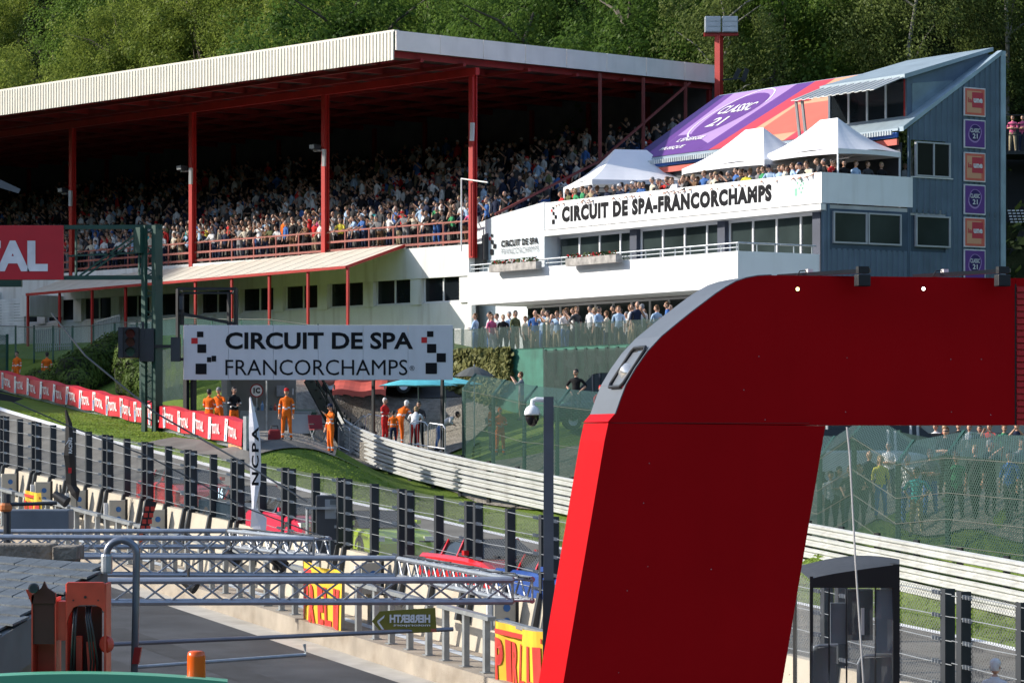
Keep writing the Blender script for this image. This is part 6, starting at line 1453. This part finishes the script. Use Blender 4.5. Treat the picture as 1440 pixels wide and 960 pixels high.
spot(390, 790, 54.6, 'black lamp under the truss near the white flag'); spot(265, 820, 54, 'black lamp lying on the nearer truss'); spot(325, 782, 54.6, 'black lamp under the farther truss'); spot(85, 700, 60, 'black boxy lamp on the grey arm at the left edge')
la = thing('lamp_stand', 'dark upright pole with orange band and a side arm at the left edge', 'stand', P(10, 770, 60)); MB().tube([P(10, 800, 60), P(10, 694, 60)], .07, 8).build('pole', DKGREY, la); MB().tube([P(10, 709, 60), P(80, 707, 60)], .035, 8).build('arm', DKGREY, la); MB().lathe([(.09, 0), (.12, .04), (.12, .12), (.09, .16)], P(8, 719, 60), 12).build('band', mat('orange_band', (.6, .18, .05), .5), la)
# booms over the pit lane with the arrow sign
bo = thing('boom_pipe', 'long grey boom pipe carrying the olive arrow sign', 'pipe', P(190, 908, 58)); MB().tube([P(-60, 915, 57), P(637, 884, 60)], .042, 10).build('pipe', mat('boom_grey', (.25, .24, .27), .35, .6), bo); MB().tube([P(185, 938, 57), P(430, 920, 58), P(428, 905, 58)], .035, 8).build('stay', GALV, bo)
Ya = 59.7; ar = thing('arrow_sign', 'olive arrow-shaped sign pointing left with mirrored white letters', 'sign', P(570, 888, Ya))
q = lambda x, y, d=0: P(x, y, Ya - d)
MB().prism([q(523, 873), q(534, 859), q(612, 854), q(614, 888), q(537, 890)], (0, .05, 0)).build('board', mat('olive_board', (.20, .19, .025), .5, var=.08), ar)
text('HERBERTH', q(605, 875, .01), -X, Z, 57 / F * Ya, 11.5 / F * Ya, LW, ar, bold=.05, depth=-.012); text('motorsport', q(605, 881, .01), -X, Z, 52 / F * Ya, 4 / F * Ya, LW, ar, bold=.02, depth=-.012)
MB().poly([q(530, 873, .012), q(541, 864, .012), q(540, 868, .012), q(533, 874, .012)]).poly([q(530, 874, .012), q(533, 874, .012), q(542, 887, .012), q(538, 886, .012)]).build('arrow_outline', LW, ar)
MB().obox(q(536, 889, .012), (.1, 0, 0), (0, .004, 0), (0, 0, .06)).obox(q(606, 888, .012), (.1, 0, 0), (0, .004, 0), (0, 0, .06)).build('red_tabs', mat('tab_red', (.5, .12, .08), .5), ar)
# pit stand in black and red
Ys = 80; ps = thing('pit_board_stand', 'slanted black and red pit board standing behind the far truss', 'stand', P(200, 765, Ys)); MB().hull8([P(192, 760, Ys), P(203, 760, Ys), P(203, 760, Ys + .2), P(192, 760, Ys + .2), P(206, 702, Ys), P(221, 706, Ys), P(221, 706, Ys + .2), P(206, 702, Ys + .2)]).build('panel', BLACK, ps)
mb = MB()
for i in range(4):
    for j in range(2): y = 712 + i * 9; x = 204 - i * 2 + j * 8; mb.obox(P(x, y + 6, Ys - .03), (.1, 0, 0), (0, .02, 0), (0, 0, .11))
mb.build('red_digits', mat('digit_red', (.6, .05, .03), .5), ps); MB().obox(P(196, 772, Ys - .02), (.09, 0, 0), (0, .05, 0), (0, 0, .5)).build('foot', mat('orange_foot', (.7, .12, .03), .5), ps)
# grey counters / trolleys on the platform
for px, py, Y, w_, h_, lab in ((8, 745, 66, 1.3, .42, 'long low grey flight case behind the truss at the left edge'),):
    p = P(px, py, Y); t = tag(MB().obox(p, (w_, 0, 0), (0, .8, 0), (0, 0, h_)).build('flight_case', mat('case_grey', (.16, .18, .21), .5, .1), bevel=.03), lab, 'case')
# ------------------------------------------------------------------ near left: slate roof, pipe, recovery truck
Yr = 34
SL = mat('slate', (.085, .10, .115), .6, var=.3, scale=2.2, bump=.3, bscale=25, spec=.5)
hb = thing('pit_hut', 'small building with a grey slate roof and concrete coping in the near left corner', 'building', P(0, 960, 30))
ra0, ra1, rb0, rb1 = P(-170, 788, 35), P(132, 803, 34.2), P(-170, 975, 27.5), P(132, 803, 34.0)
# roof plane through three points: ridge left, right corner, eave left
o_ = P(128, 803, 33.0); e1 = (P(0, 883, 29.0) - o_); e2 = (P(-30, 790, 35.5) - o_)
def rpnt(a, b): return o_ + e1 * a + e2 * b
nrm_ = e2.cross(e1).normalized(); nrm_ = nrm_ if nrm_.z > 0 else -nrm_
mb = MB(); rnd = random.Random(2); rows_ = 14
for j in range(rows_):                          # courses parallel to the ridge
    a0, a1 = j / rows_ * 1.9 - .12, (j + 1) / rows_ * 1.9 - .12; k = 0; b = -.02 - (j % 2) * .05
    while b < 1.6:
        b1 = b + .135; lift0, lift1 = .004, .022 + rnd.uniform(-.003, .008); p = [rpnt(a0 - .03, b), rpnt(a0 - .03, b1 - .005), rpnt(a1, b1 - .005 + rnd.uniform(-.004, .004)), rpnt(a1, b + rnd.uniform(-.004, .004))]
        t0, t1 = nrm_ * lift0, nrm_ * lift1
        if not (b < .0 and False): mb.hull8([p[0] + t0 - nrm_ * .02, p[1] + t0 - nrm_ * .02, p[2] + t1 - nrm_ * .02, p[3] + t1 - nrm_ * .02, p[0] + t0, p[1] + t0, p[2] + t1, p[3] + t1])
        b = b1
mb.build('slate_roof', SL, hb)
EV = mat('eave_grey', (.16, .16, .155), .8, var=.2, stain=.4)
ew = MB(); pA, pB = rpnt(-.12, -.06), rpnt(1.9, -.06); ew.hull8([pA - UP * .45, pB - UP * .45, pB - UP * .45 + e2 * .9, pA - UP * .45 + e2 * .9, pA - UP * .03, pB - UP * .03, pB - UP * .05 + e2 * .9, pA - UP * .05 + e2 * .9]); ew.build('eave_board', EV, hb)
pC, pD = pA + e2.normalized() * .5, pB + e2.normalized() * .5
MB().hull8([pC - UP * 3.5, pD - UP * 3.5, pD - UP * 3.5 + e2 * .7, pC - UP * 3.5 + e2 * .7, pC - UP * .46, pD - UP * .46, pD - UP * .46 + e2 * .7, pC - UP * .46 + e2 * .7]).build('wall', mat('hut_render', (.22, .19, .15), .9, var=.2, stain=.5), hb)
cm_ = mat('weathered_concrete', (.24, .21, .175), .95, var=.35, scale=6, bump=.7, bscale=22, stain=.7)
MB().obox(P(-180, 789, 36), (P(72, 0, 36) - P(-180, 0, 36)).xyz * Vector((1, 0, 0)), (0, .6, 0), (0, 0, 24 / F * 36)).build('coping', cm_, hb, bevel=.02)
MB().obox(P(73, 788, 35.6), (34 / F * 35.6, 0, 0), (0, .7, 0), (0, 0, 20 / F * 35.6)).build('coping_end', cm_, hb, bevel=.02); MB().obox(P(75, 812, 35.65), (28 / F * 35.6, 0, 0), (0, .6, 0), (0, 0, 23.6 / F * 35.6)).build('coping_support', cm_, hb)
up_ = thing('bent_pipe', 'grey pipe bent into an upside-down U before the trusses', 'pipe', P(188, 960, 33)); arc = [P(150, 800, 33), P(150, 778, 33)] + [P(171 - 20.5 * math.cos(a), 777 - 18 * math.sin(a), 33) for a in [math.pi * i / 12 for i in range(1, 12)]] + [P(192, 778, 33), P(191, 850, 33), P(188, 985, 33)]
MB().tube(arc, .038, 12).build('pipe', mat('pipe_grey', (.24, .26, .31), .35, .6), up_, smooth=True); MB().lathe([(.055, 0), (.06, .02), (.06, .18), (.05, .2)], P(150, 806, 33), 12).build('sleeve', GALV, up_)
MB().obox(P(185, 933, 32.9), (.07, 0, 0), (0, .1, 0), (.03, 0, .17)).build('red_grip', REDST, up_)
tr = thing('recovery_truck', 'green recovery truck with red folded loader crane and amber beacon, cut by the lower edge', 'truck', P(140, 1150, 27))
CR = mat('crane_red', (.62, .055, .03), .4, var=.15, scale=6, streak=.4, spec=.6); Yk = 27.0
k_ = lambda x, y, d=0: P(x, y, Yk + d)
# left mast: open channel seen end-on
mb = MB(); mb.obox(k_(44, 1010), (.012, 0, 0), (0, .3, 0), (0, 0, 172 / F * Yk)); mb.obox(k_(77, 1010), (.012, 0, 0), (0, .3, 0), (0, 0, 170 / F * Yk)); mb.obox(k_(45, 1010, .28), (.2, 0, 0), (0, .03, 0), (0, 0, 160 / F * Yk))
mb.build('mast', CR, tr); mb = MB(); mb.obox(k_(45.5, 905, .02), (.185, 0, 0), (0, .02, 0), (0, 0, 60 / F * Yk)).prism([k_(44, 848), k_(78, 848), k_(78, 834), k_(66, 826), k_(62, 817), k_(58, 826), k_(45, 836)], (0, .05, 0)); mb.build('mast_head', mat('crane_mast_shade', (.06, .010, .008), .5, var=.3), tr); MB().prism([k_(36, 829), k_(40, 828), k_(48, 838), k_(45, 850)], (0, .12, 0)).build('hook', CR, tr)  # shade inside the mast is painted as this dark red front
MB().lathe([(.001, 0), (.04, 0), (.042, .02), (.042, .08), (.03, .085), (.001, .085)], k_(48.5, 826, -.03), 16, axis=(0, -1, 0)).build('roller', DKGREY, tr)
MB().obox(k_(79, 900, .05), (.09, 0, 0), (0, .2, 0), (0, 0, 55 / F * Yk)).build('hinge', CR, tr)
# right knuckle: arched box with hoses
mb = MB(); mb.prism([k_(93, 850), k_(93, 820), k_(95, 818), k_(145, 818), k_(147, 820), k_(149, 852), k_(147, 862), k_(142, 854), k_(134, 850.5), k_(112, 850.5), k_(103, 854), k_(97, 866), k_(93, 880)], (0, .06, 0))
mb.obox(k_(92, 985, .02), (.018, 0, 0), (0, .34, 0), (0, 0, 165 / F * Yk)); mb.obox(k_(146, 990, .02), (.02, 0, 0), (0, .34, 0), (0, 0, 170 / F * Yk)); mb.build('knuckle', CR, tr, bevel=.006)
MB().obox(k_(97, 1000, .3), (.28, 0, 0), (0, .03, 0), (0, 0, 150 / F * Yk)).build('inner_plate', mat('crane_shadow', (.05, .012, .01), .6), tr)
mb = MB()
for x0, x1 in ((104, 100), (107, 104), (124, 132), (127, 137), (121, 128)): mb.tube([k_(x0 + 1, 852, .05), k_(x0, 868, -.02), k_((x0 + x1) / 2, 895, -.05), k_(x1, 930, .0), k_(x1 - 2, 965, .1)], .0095, 8)
mb.build('hoses', mat('hose_black', (.02, .02, .022), .35), tr, smooth=True)
MB().obox(k_(107, 985, .16), (.05, 0, .0), (0, .06, 0), (.0, 0, .55)).obox(k_(126, 985, .16), (.06, 0, 0), (0, .06, 0), (-.03, 0, .5)).build('cylinder', CR, tr)
MB().lathe([(.001, 0), (.012, 0), (.012, .008), (.001, .008)], k_(120, 839, -.003), 10, axis=(0, -1, 0)).lathe([(.001, 0), (.007, 0), (.007, .006), (.001, .006)], k_(103, 843.5, -.003), 8, axis=(0, -1, 0)).lathe([(.001, 0), (.007, 0), (.007, .006), (.001, .006)], k_(138, 843.5, -.003), 8, axis=(0, -1, 0)).build('bolts', BLACK, tr)
MB().lathe([(.001, 0), (.07, 0), (.075, .03), (.05, .05), (.001, .05)], k_(152, 905, .1), 14, axis=(-.6, -.8, 0)).build('elbow', CR, tr)
GT = mat('truck_green', (.10, .42, .26), .35, var=.05, spec=.6)
mb = MB(); N = 20
for i in range(N):
    xa, xb = -60 + i * 19, -60 + (i + 1) * 19; f = lambda x: 953 - 10 * (1 - ((x - 110) / 200) ** 2)
    mb.hull8([k_(xa, 1080, -2), k_(xb, 1080, -2), k_(xb, 1080, -.3), k_(xa, 1080, -.3), P(xa, f(xa) + 4, Yk - 2), P(xb, f(xb) + 4, Yk - 2), P(xb, f(xb), Yk - .3), P(xa, f(xa), Yk - .3)])
mb.build('cab_roof', GT, tr)
MB().obox(k_(60, 951, -.35), (.65, 0, 0), (0, .02, 0), (0, 0, .012)).build('roof_bar', mat('pale_bar', (.4, .42, .45), .4), tr)
bc = P(276, 960, 26.2); AMB = mat('amber_lens', (.80, .11, .008), .2, spec=.6)
bo_ = MB().lathe([(.001, 0), (.082, 0), (.084, .05), (.075, .05)], bc - UP * .03, 20).build('beacon_base', BLACK, tr); MB().lathe([(.076, 0), (.075, .2), (.068, .235), (.05, .245), (.001, .247)], bc + UP * .02, 24).build('beacon_lens', AMB, bo_, smooth=True)
# ------------------------------------------------------------------ cables across the view and small things at the edges
def cab_line(label, pts, r=.02): tag(MB().tube(pts, r, 6).build('cable', mat('cable_grey', (.07, .08, .09), .5)), label, 'cable')
cab_line('grey guy cable slanting down across the hedge and the red banner', [P(72, 440, 80), P(120, 500, 79.5), P(215, 578, 79), P(262, 605, 79), P(345, 652, 78.5), P(432, 705, 78)], .022)
cab_line('thin grey cable running down to the white feather flag', [P(-20, 548, 80), P(100, 600, 80), P(210, 642, 80), P(352, 716, 80.5), P(470, 760, 80)], .018)
bx = thing('cable_camera', 'black housing hanging at the left edge before the red banner', 'camera', P(10, 560, 79)); MB().hull8([P(-20, 548, 79), P(22, 555, 79), P(22, 555, 79.3), P(-20, 548, 79.3), P(-20, 542, 79), P(36, 559, 79), P(36, 559, 79.3), P(-20, 542, 79.3)]).hull8([P(-20, 560, 79), P(20, 565, 79), P(20, 565, 79.4), P(-20, 560, 79.4), P(-20, 548, 79), P(34, 560, 79), P(34, 560, 79.4), P(-20, 548, 79.4)]).build('housing', BLACK, bx)
lh = thing('street_lamp', 'grey lamp head reaching in at the left edge before the grandstand', 'lamp', P(-60, 700, 70)); MB().hull8([P(-40, 252, 70), P(26, 272, 70), P(26, 272, 70.4), P(-40, 252, 70.4), P(-40, 234, 70), P(29, 266, 70), P(29, 266, 70.4), P(-40, 234, 70.4)]).build('head', mat('lamp_grey', (.14, .15, .17), .35, .5), lh); MB().tube([P(-60, 740, 70), P(-60, 240, 70), P(-35, 243, 70)], .08, 10).build('post', GALV, lh)
# ------------------------------------------------------------------ right edge beyond the tower
Yw = 150; stt = thing('stair_tower', 'dark steel stair and landing beyond the blue tower at the right edge', 'stairs', P(1430, 500, Yw)); mb = MB(); w_ = lambda x, y, d=0: P(x, y, Yw + d)
mb.obox(w_(1405, 217), (4, 0, 0), (0, 3, 0), (0, 0, .15)); mb.obox(w_(1405, 398), (4, 0, 0), (0, 3, 0), (0, 0, .15))
for x in (1413, 1445): mb.bar(w_(x, 520), w_(x, 165), .14)
for k in range(10): p = w_(1413 + k * 3, 385 - k * 7); mb.obox(p, (.25, 0, 0), (0, 1.2, 0), (0, 0, .06))
for y in (162, 175, 190, 350, 365): mb.bar(w_(1408, y), w_(1470, y), .05)
mb.bar(w_(1410, 388), w_(1450, 300), .08, .3); mb.build('steelwork', mat('stair_black', (.02, .022, .025), .6), stt)
MB().obox(w_(1405, 560, 3.2), (5, 0, 0), (0, .2, 0), (0, 0, 13)).build('dark_screen', mat('stair_screen', (.015, .017, .02), .8), stt)
mb = MB()
for i in range(4):
    for j in range(5): mb.obox(w_(1417 + i * 6 + j, 297 + j * 4, -.1), (.14, 0, 0), (0, .02, 0), (0, 0, .06))
mb.build('white_marks', LW, stt)
for px, y, tp, lg in ((1424, 217, 'pink', 'khaki'), (1438, 217, 'pink', 'navy'), (1431, 397, 'blue', 'navy')):
    p = w_(px, y, 1.0); p.z = w_(px, y).z + .15; person('fold', p, R(-20), tp, lg, 'brown', 'person in %s top on the dark stair landing%s' % (tp, ', cut by the picture edge' if px == 1438 else (' nearest the tower' if tp == 'pink' else '')), 1.0)
# ------------------------------------------------------------------ booth with clear plastic sides
Yb2 = 50.0; bt = thing('pit_booth', 'pit wall booth with black curved roof and clear plastic sides', 'booth', P(1190, 1150, Yb2)); z_ = lambda x, y, d=0: P(x, y, Yb2 + d)
BF = mat('booth_black', (.012, .012, .014), .7, var=.2); mb = MB(); n = 10
for i in range(n):
    a0, a1 = i / n, (i + 1) / n; fx = lambda a: 1139 + 126 * a; fy = lambda a: 814 - 21 * a ** .75; fx2 = lambda a: 1118 + 147 * a; fy2 = lambda a: 797 - 14 * math.sin(a * 2.6) - 4 * a
    mb.poly([z_(fx(a0), fy(a0)), z_(fx(a1), fy(a1)), z_(fx2(a1), fy2(a1), 1.7), z_(fx2(a0), fy2(a0), 1.7)])
mb.build('roof', mat('roof_vinyl', (.045, .047, .052), .55, var=.2, bump=.2, bscale=8), bt, smooth=True)
mb = MB()
for i in range(n): a0, a1 = i / n, (i + 1) / n; mb.poly([z_(fx(a0), 826, -.01), z_(fx(a1), 826, -.01), z_(fx(a1), fy(a1), -.01), z_(fx(a0), fy(a0), -.01)])
mb.build('valance', BF, bt)
MB().obox(z_(1256, 1150), (.1, 0, 0), (0, 1.7, 0), (0, 0, 357 / F * Yb2)).obox(z_(1139, 1150), (.05, 0, 0), (0, .06, 0), (0, 0, 340 / F * Yb2)).build('frame', BF, bt)
mb = MB()
for x in (1166, 1190.5, 1231): mb.bar(z_(x, 1000, -.005), z_(x, 826, -.005), .02)
mb.bar(z_(1118, 985, 1.6), z_(1118, 800, 1.6), .05); mb.build('seams', BF, bt)
VIN = glass('clear_vinyl', (.35, .38, .40), .12, .22); mb = MB(); rnd = random.Random(8)
for i in range(14):
    for j in range(10):
        q = lambda a, b: z_(1141 + 115 * a / 14, 826 + 220 * b / 10, .03 * math.sin(a * 1.9 + b * .8) + .015 * math.sin(b * 2.7))
        mb.poly([q(i, j + 1), q(i + 1, j + 1), q(i + 1, j), q(i, j)])
for i in range(6):
    for j in range(8): q = lambda a, b: P(1139 - 21 * a / 6, 818 - 15 * a / 6 + 220 * b / 8, Yb2 + 1.65 * a / 6 + .03 * math.sin(a + b * 1.3)); mb.poly([q(i, j + 1), q(i + 1, j + 1), q(i + 1, j), q(i, j)])
mb.build('clear_side', VIN, bt, smooth=True)
MB().obox(z_(1168, 905, .9), (.26, 0, 0), (0, .2, 0), (0, 0, .65)).obox(z_(1232, 918, .1), (.28, 0, 0), (0, .02, 0), (0, 0, 1.0)).build('inner_panel', mat('booth_grey', (.14, .17, .21), .5), bt)
MB().obox(z_(1192, 900, .6), (.4, 0, 0), (0, .4, 0), (0, 0, .8)).build('screen_back', mat('booth_dark', (.02, .025, .035), .4), bt); MB().obox(z_(1211, 892, .3), (.05, 0, 0), (0, .02, 0), (0, 0, .42)).build('paper', LW, bt)
for x0, x1, y in ((1141, 1178, 907), (1207, 1258, 921)):
    MB().hull8([z_(x0, 1010, .2), z_(x1, 1010, .2), z_(x1, 1010, .3), z_(x0, 1010, .3), z_(x0 + 3, y + 4, .25), z_(x1 - 2, y + 2, .25), z_(x1 - 2, y + 2, .35), z_(x0 + 3, y + 4, .35)]).build('seat', mat('seat_grey', (.10, .10, .10), .6), bt); MB().tube([z_(x0, 1000, .2), z_(x0, y + 12, .2), z_(x0 + 5, y + 2, .2), z_(x0 + 11, y, .2), z_(x1, y - 1, .2)], .025, 8).build('seat_rail', GALV, bt)
MB().obox(z_(1110, 1150, .3), (2.0, 0, 0), (0, 1.6, 0), (0, 0, 1.35)).build('base', BF, bt)
wa = tag(MB().tube([z_(1217, 1000, -.4), z_(1203, 790, -.3), z_(1195, 640, -.2), z_(1191, 600, -.2)], .017, 6).build('whip_antenna', mat('antenna_white', (.5, .5, .5), .5)), 'thin pale whip aerial rising in front of the booth', 'aerial')
stp = tag(MB().obox(P(1370, 1120, 51) - UP * .2, (1.2, 0, 0), (0, .8, 0), (0, 0, .75)).build('step_box', DKGREY), 'dark step box below the lower right edge', 'box')
pz_ = P(1399, 928, 51.3); person('down_cap', Vector((pz_.x, pz_.y, pz_.z - 1.76)), R(150), 'white', 'navy', 'white', 'person in white top and white cap at the lower right corner')
# ------------------------------------------------------------------ the red arch
AO = Vector((1.227, 40, 0)); aa, ab = Vector((.971, .239, 0)), Vector((-.239, .971, 0)); TH = 1.18
def AQ(px, py, d=0):
    k = (px - 720) / F; a = (40 * k - 1.227) / (.971 - .239 * k); p = AO + aa * a; return Vector((p.x, p.y, (620 - py) / F * p.y)) + ab * d
arch = thing('start_arch', 'huge red sheet-metal arch with a rounded grey corner, standing over the pit lane', 'arch', AQ(900, 1240))
AR = mat('arch_red', (.48, .0025, .006), .55, var=.05, scale=.8, spec=.06, streak=.08); AG = mat('arch_grey_sheet', (.12, .135, .16), .5, .2, var=.06, scale=1.5)
left_edge = [(744, 1240), (792, 960), (850, 620), (862, 598)]
curve = [(866, 582), (873, 562), (881, 541), (895, 517), (911, 494.5), (931, 473), (954.5, 453.6), (974, 438), (993, 423.6), (1007, 413), (1020, 404.5), (1035, 396), (1050, 391), (1066, 388), (1085, 387)]
top = [(1428, 391)]
# front sheets: leg and beam, butted at the joint
leg = [(744, 1240), (792, 960), (850, 620), (855.5, 594.5), (1160.5, 598.5), (1157, 620), (1100, 960), (1054, 1240)]
beam = [(856, 593.5), (862, 598 - 6)] 
beam = [(856, 593.6)] + curve + [(1428, 391), (1428, 597.5), (1160.5, 597.5)]
MB().prism([AQ(x, y) for x, y in leg], ab * TH * .997).build('leg', AR, arch)
MB().prism([AQ(x, y) for x, y in reversed(beam)], ab * TH * .997).build('beam', AR, arch)
mb = MB(); pts_ = [(854.2, 600)] + [(860, 578)] ; strip = [(846, 640)] 
def off_edge(pts, m, name, d0=-.0, d1=TH):
    mb = MB()
    for (x0, y0), (x1, y1) in zip(pts, pts[1:]):
        a, b, c, d = AQ(x0, y0, d0), AQ(x1, y1, d0), AQ(x1, y1, d1), AQ(x0, y0, d1); n_ = (b - a).cross(d - a).normalized(); o2 = Vector((-1, 0, .3)); n_ = n_ if n_.dot(o2) > 0 else -n_; o3 = n_ * .012
        mb.hull8([a, b, c, d, a + o3, b + o3, c + o3, d + o3])
    return mb.build(name, m, arch)
off_edge([(866, 582)] + curve[1:], AG, 'corner_cladding')
off_edge([(856, 593.6), (866, 582)], AR, 'side_sheet')
mb = MB()
# corrugated panel closing the right end
for k in range(22):
    y0 = 402 + k * 8.9; mb.obox(AQ(1429.5, y0 + 8.4, -.02), aa * 3, ab * .9, UP * (6.2 / F * 41)); mb.obox(AQ(1429.5, y0 + 2.2, .01), aa * 3, ab * .9, UP * (2.2 / F * 41))
mb.build('ribbed_panel', mat('arch_red_bright', (.62, .012, .02), .45, var=.05), arch)
MB().obox(AQ(1427, 598, -.004), aa * .022, ab * .02, UP * (200 / F * 41)).build('shadow_gap', BLACK, arch)
MB().obox(AQ(1428.5, 402, 0), aa * 3, ab * 1.1, UP * (11 / F * 41)).build('top_beam', AR, arch)
mb = MB()
for x, y in ((1067, 501), (1191, 503), (1337, 505), (1380, 505), (1076, 590), (1189, 579), (1338, 579), (1393, 583), (913, 651), (905, 707), (911, 796), (1000, 800), (882, 830), (870, 945), (1110, 948), (1046, 548)):
    mb.lathe([(.001, -.002), (.007, -.002), (.006, .004), (.001, .005)], AQ(x, y), 6, axis=-ab)
mb.build('rivets', GALV, arch)
mb = MB(); mb.obox(AQ(860, 594.6, -.004), aa * 2.6, ab * .003, UP * .006); mb.build('joint', mat('joint_dark', (.12, .01, .01), .5), arch)
# recessed lamp in the rounded corner
lp = thing('corner_lamp', 'rounded chrome lamp in a black ring on the grey arch corner', 'lamp', AQ(886, 520, .5)); c = AQ(893, 516, .42); nn = Vector((-.8, -.35, .45)).normalized()
mb = MB(); ring = []
q1 = Vector((.25, -.1, .9)); 
u1 = (AQ(911, 494.5) - AQ(881, 541)).normalized(); v1 = ab
ctr = AQ(896, 517, .36) ; nrm2 = u1.cross(v1).normalized(); nrm2 = nrm2 if nrm2.x < 0 else -nrm2
o4 = [ctr + u1 * (.30 * max(-1, min(1, 1.3 * math.cos(t)))) + v1 * (.30 * max(-1, min(1, 1.3 * math.sin(t)))) + nrm2 * .03 for t in [2 * math.pi * i / 28 for i in range(29)]]
MB().tube(o4, .022, 8).build('ring', BLACK, lp); MB().prism([p - nrm2 * .028 for p in o4[:-1]], nrm2 * .006).build('recess', mat('lamp_chrome', (.55, .56, .58), .12, .9, var=.3, scale=6), lp)
MB().lathe([(.001, .1), (.08, .08), (.12, .0)], ctr - u1 * .05, 16, axis=nrm2).build('bulb', mat('bulb_glass', (.6, .6, .6), .05, .6), lp, smooth=True)
# two lamps on arms above the arch, two lit bulbs in the sheet
for k, (x0, x1, lab) in enumerate(((1108, 1224, 'left'), (1300, 1420, 'right'))):
    t = thing('arm_light', 'black floodlight on a flat arm on top of the red arch, %s of two' % lab, 'floodlight', AQ(x1 - 10, 390), 0, 'floodlights on top of the arch')
    MB().bar(AQ(x0, 386.5, .4), AQ(x1 - 10, 381.5, -.25), .07, .05).build('arm', DKGREY, t); MB().obox(AQ(x1 - 30, 404, -.34), aa * .17, ab * .16, UP * .15).build('head', BLACK, t, bevel=.012); MB().obox(AQ(x1 - 28, 386, -.3), aa * .14, ab * .1, UP * .09).build('clamp', BLACK, t)
    MB().obox(AQ(x0 + 39, 386, .3), aa * .07, ab * .1, UP * .085).build('junction_box', LW, t); MB().tube([AQ(x0 + 20, 387, .2), AQ(x0 + 24, 380, .2), AQ(x0 + 32, 379, .2), AQ(x0 + 36, 385, .25)], .008, 6).build('lead', BLACK, t)
for k, (x, y, c_, lab) in enumerate(((1121.5, 406.5, (1, .72, .25), 'small lit amber bulb in the red arch face'), (1298.5, 406, (1, .85, .75), 'small lit white bulb in the red arch face'))):
    m = bpy.data.materials.new('bulb_lit_%d' % k); m.use_nodes = True; b = m.node_tree.nodes['Principled BSDF']; b.inputs['Emission Color'].default_value = (*c_, 1); b.inputs['Emission Strength'].default_value = 4
    t = thing('bulb', lab, 'bulb', AQ(x, y, -.01)); MB().lathe([(.001, .02), (.016, .016), (.024, .004), (.024, -.005)], AQ(x, y), 14, axis=-ab).build('lens', m, t); MB().lathe([(.024, -.004), (.034, -.002), (.034, .008), (.025, .01)], AQ(x, y), 14, axis=-ab).build('socket', DKGREY, t)
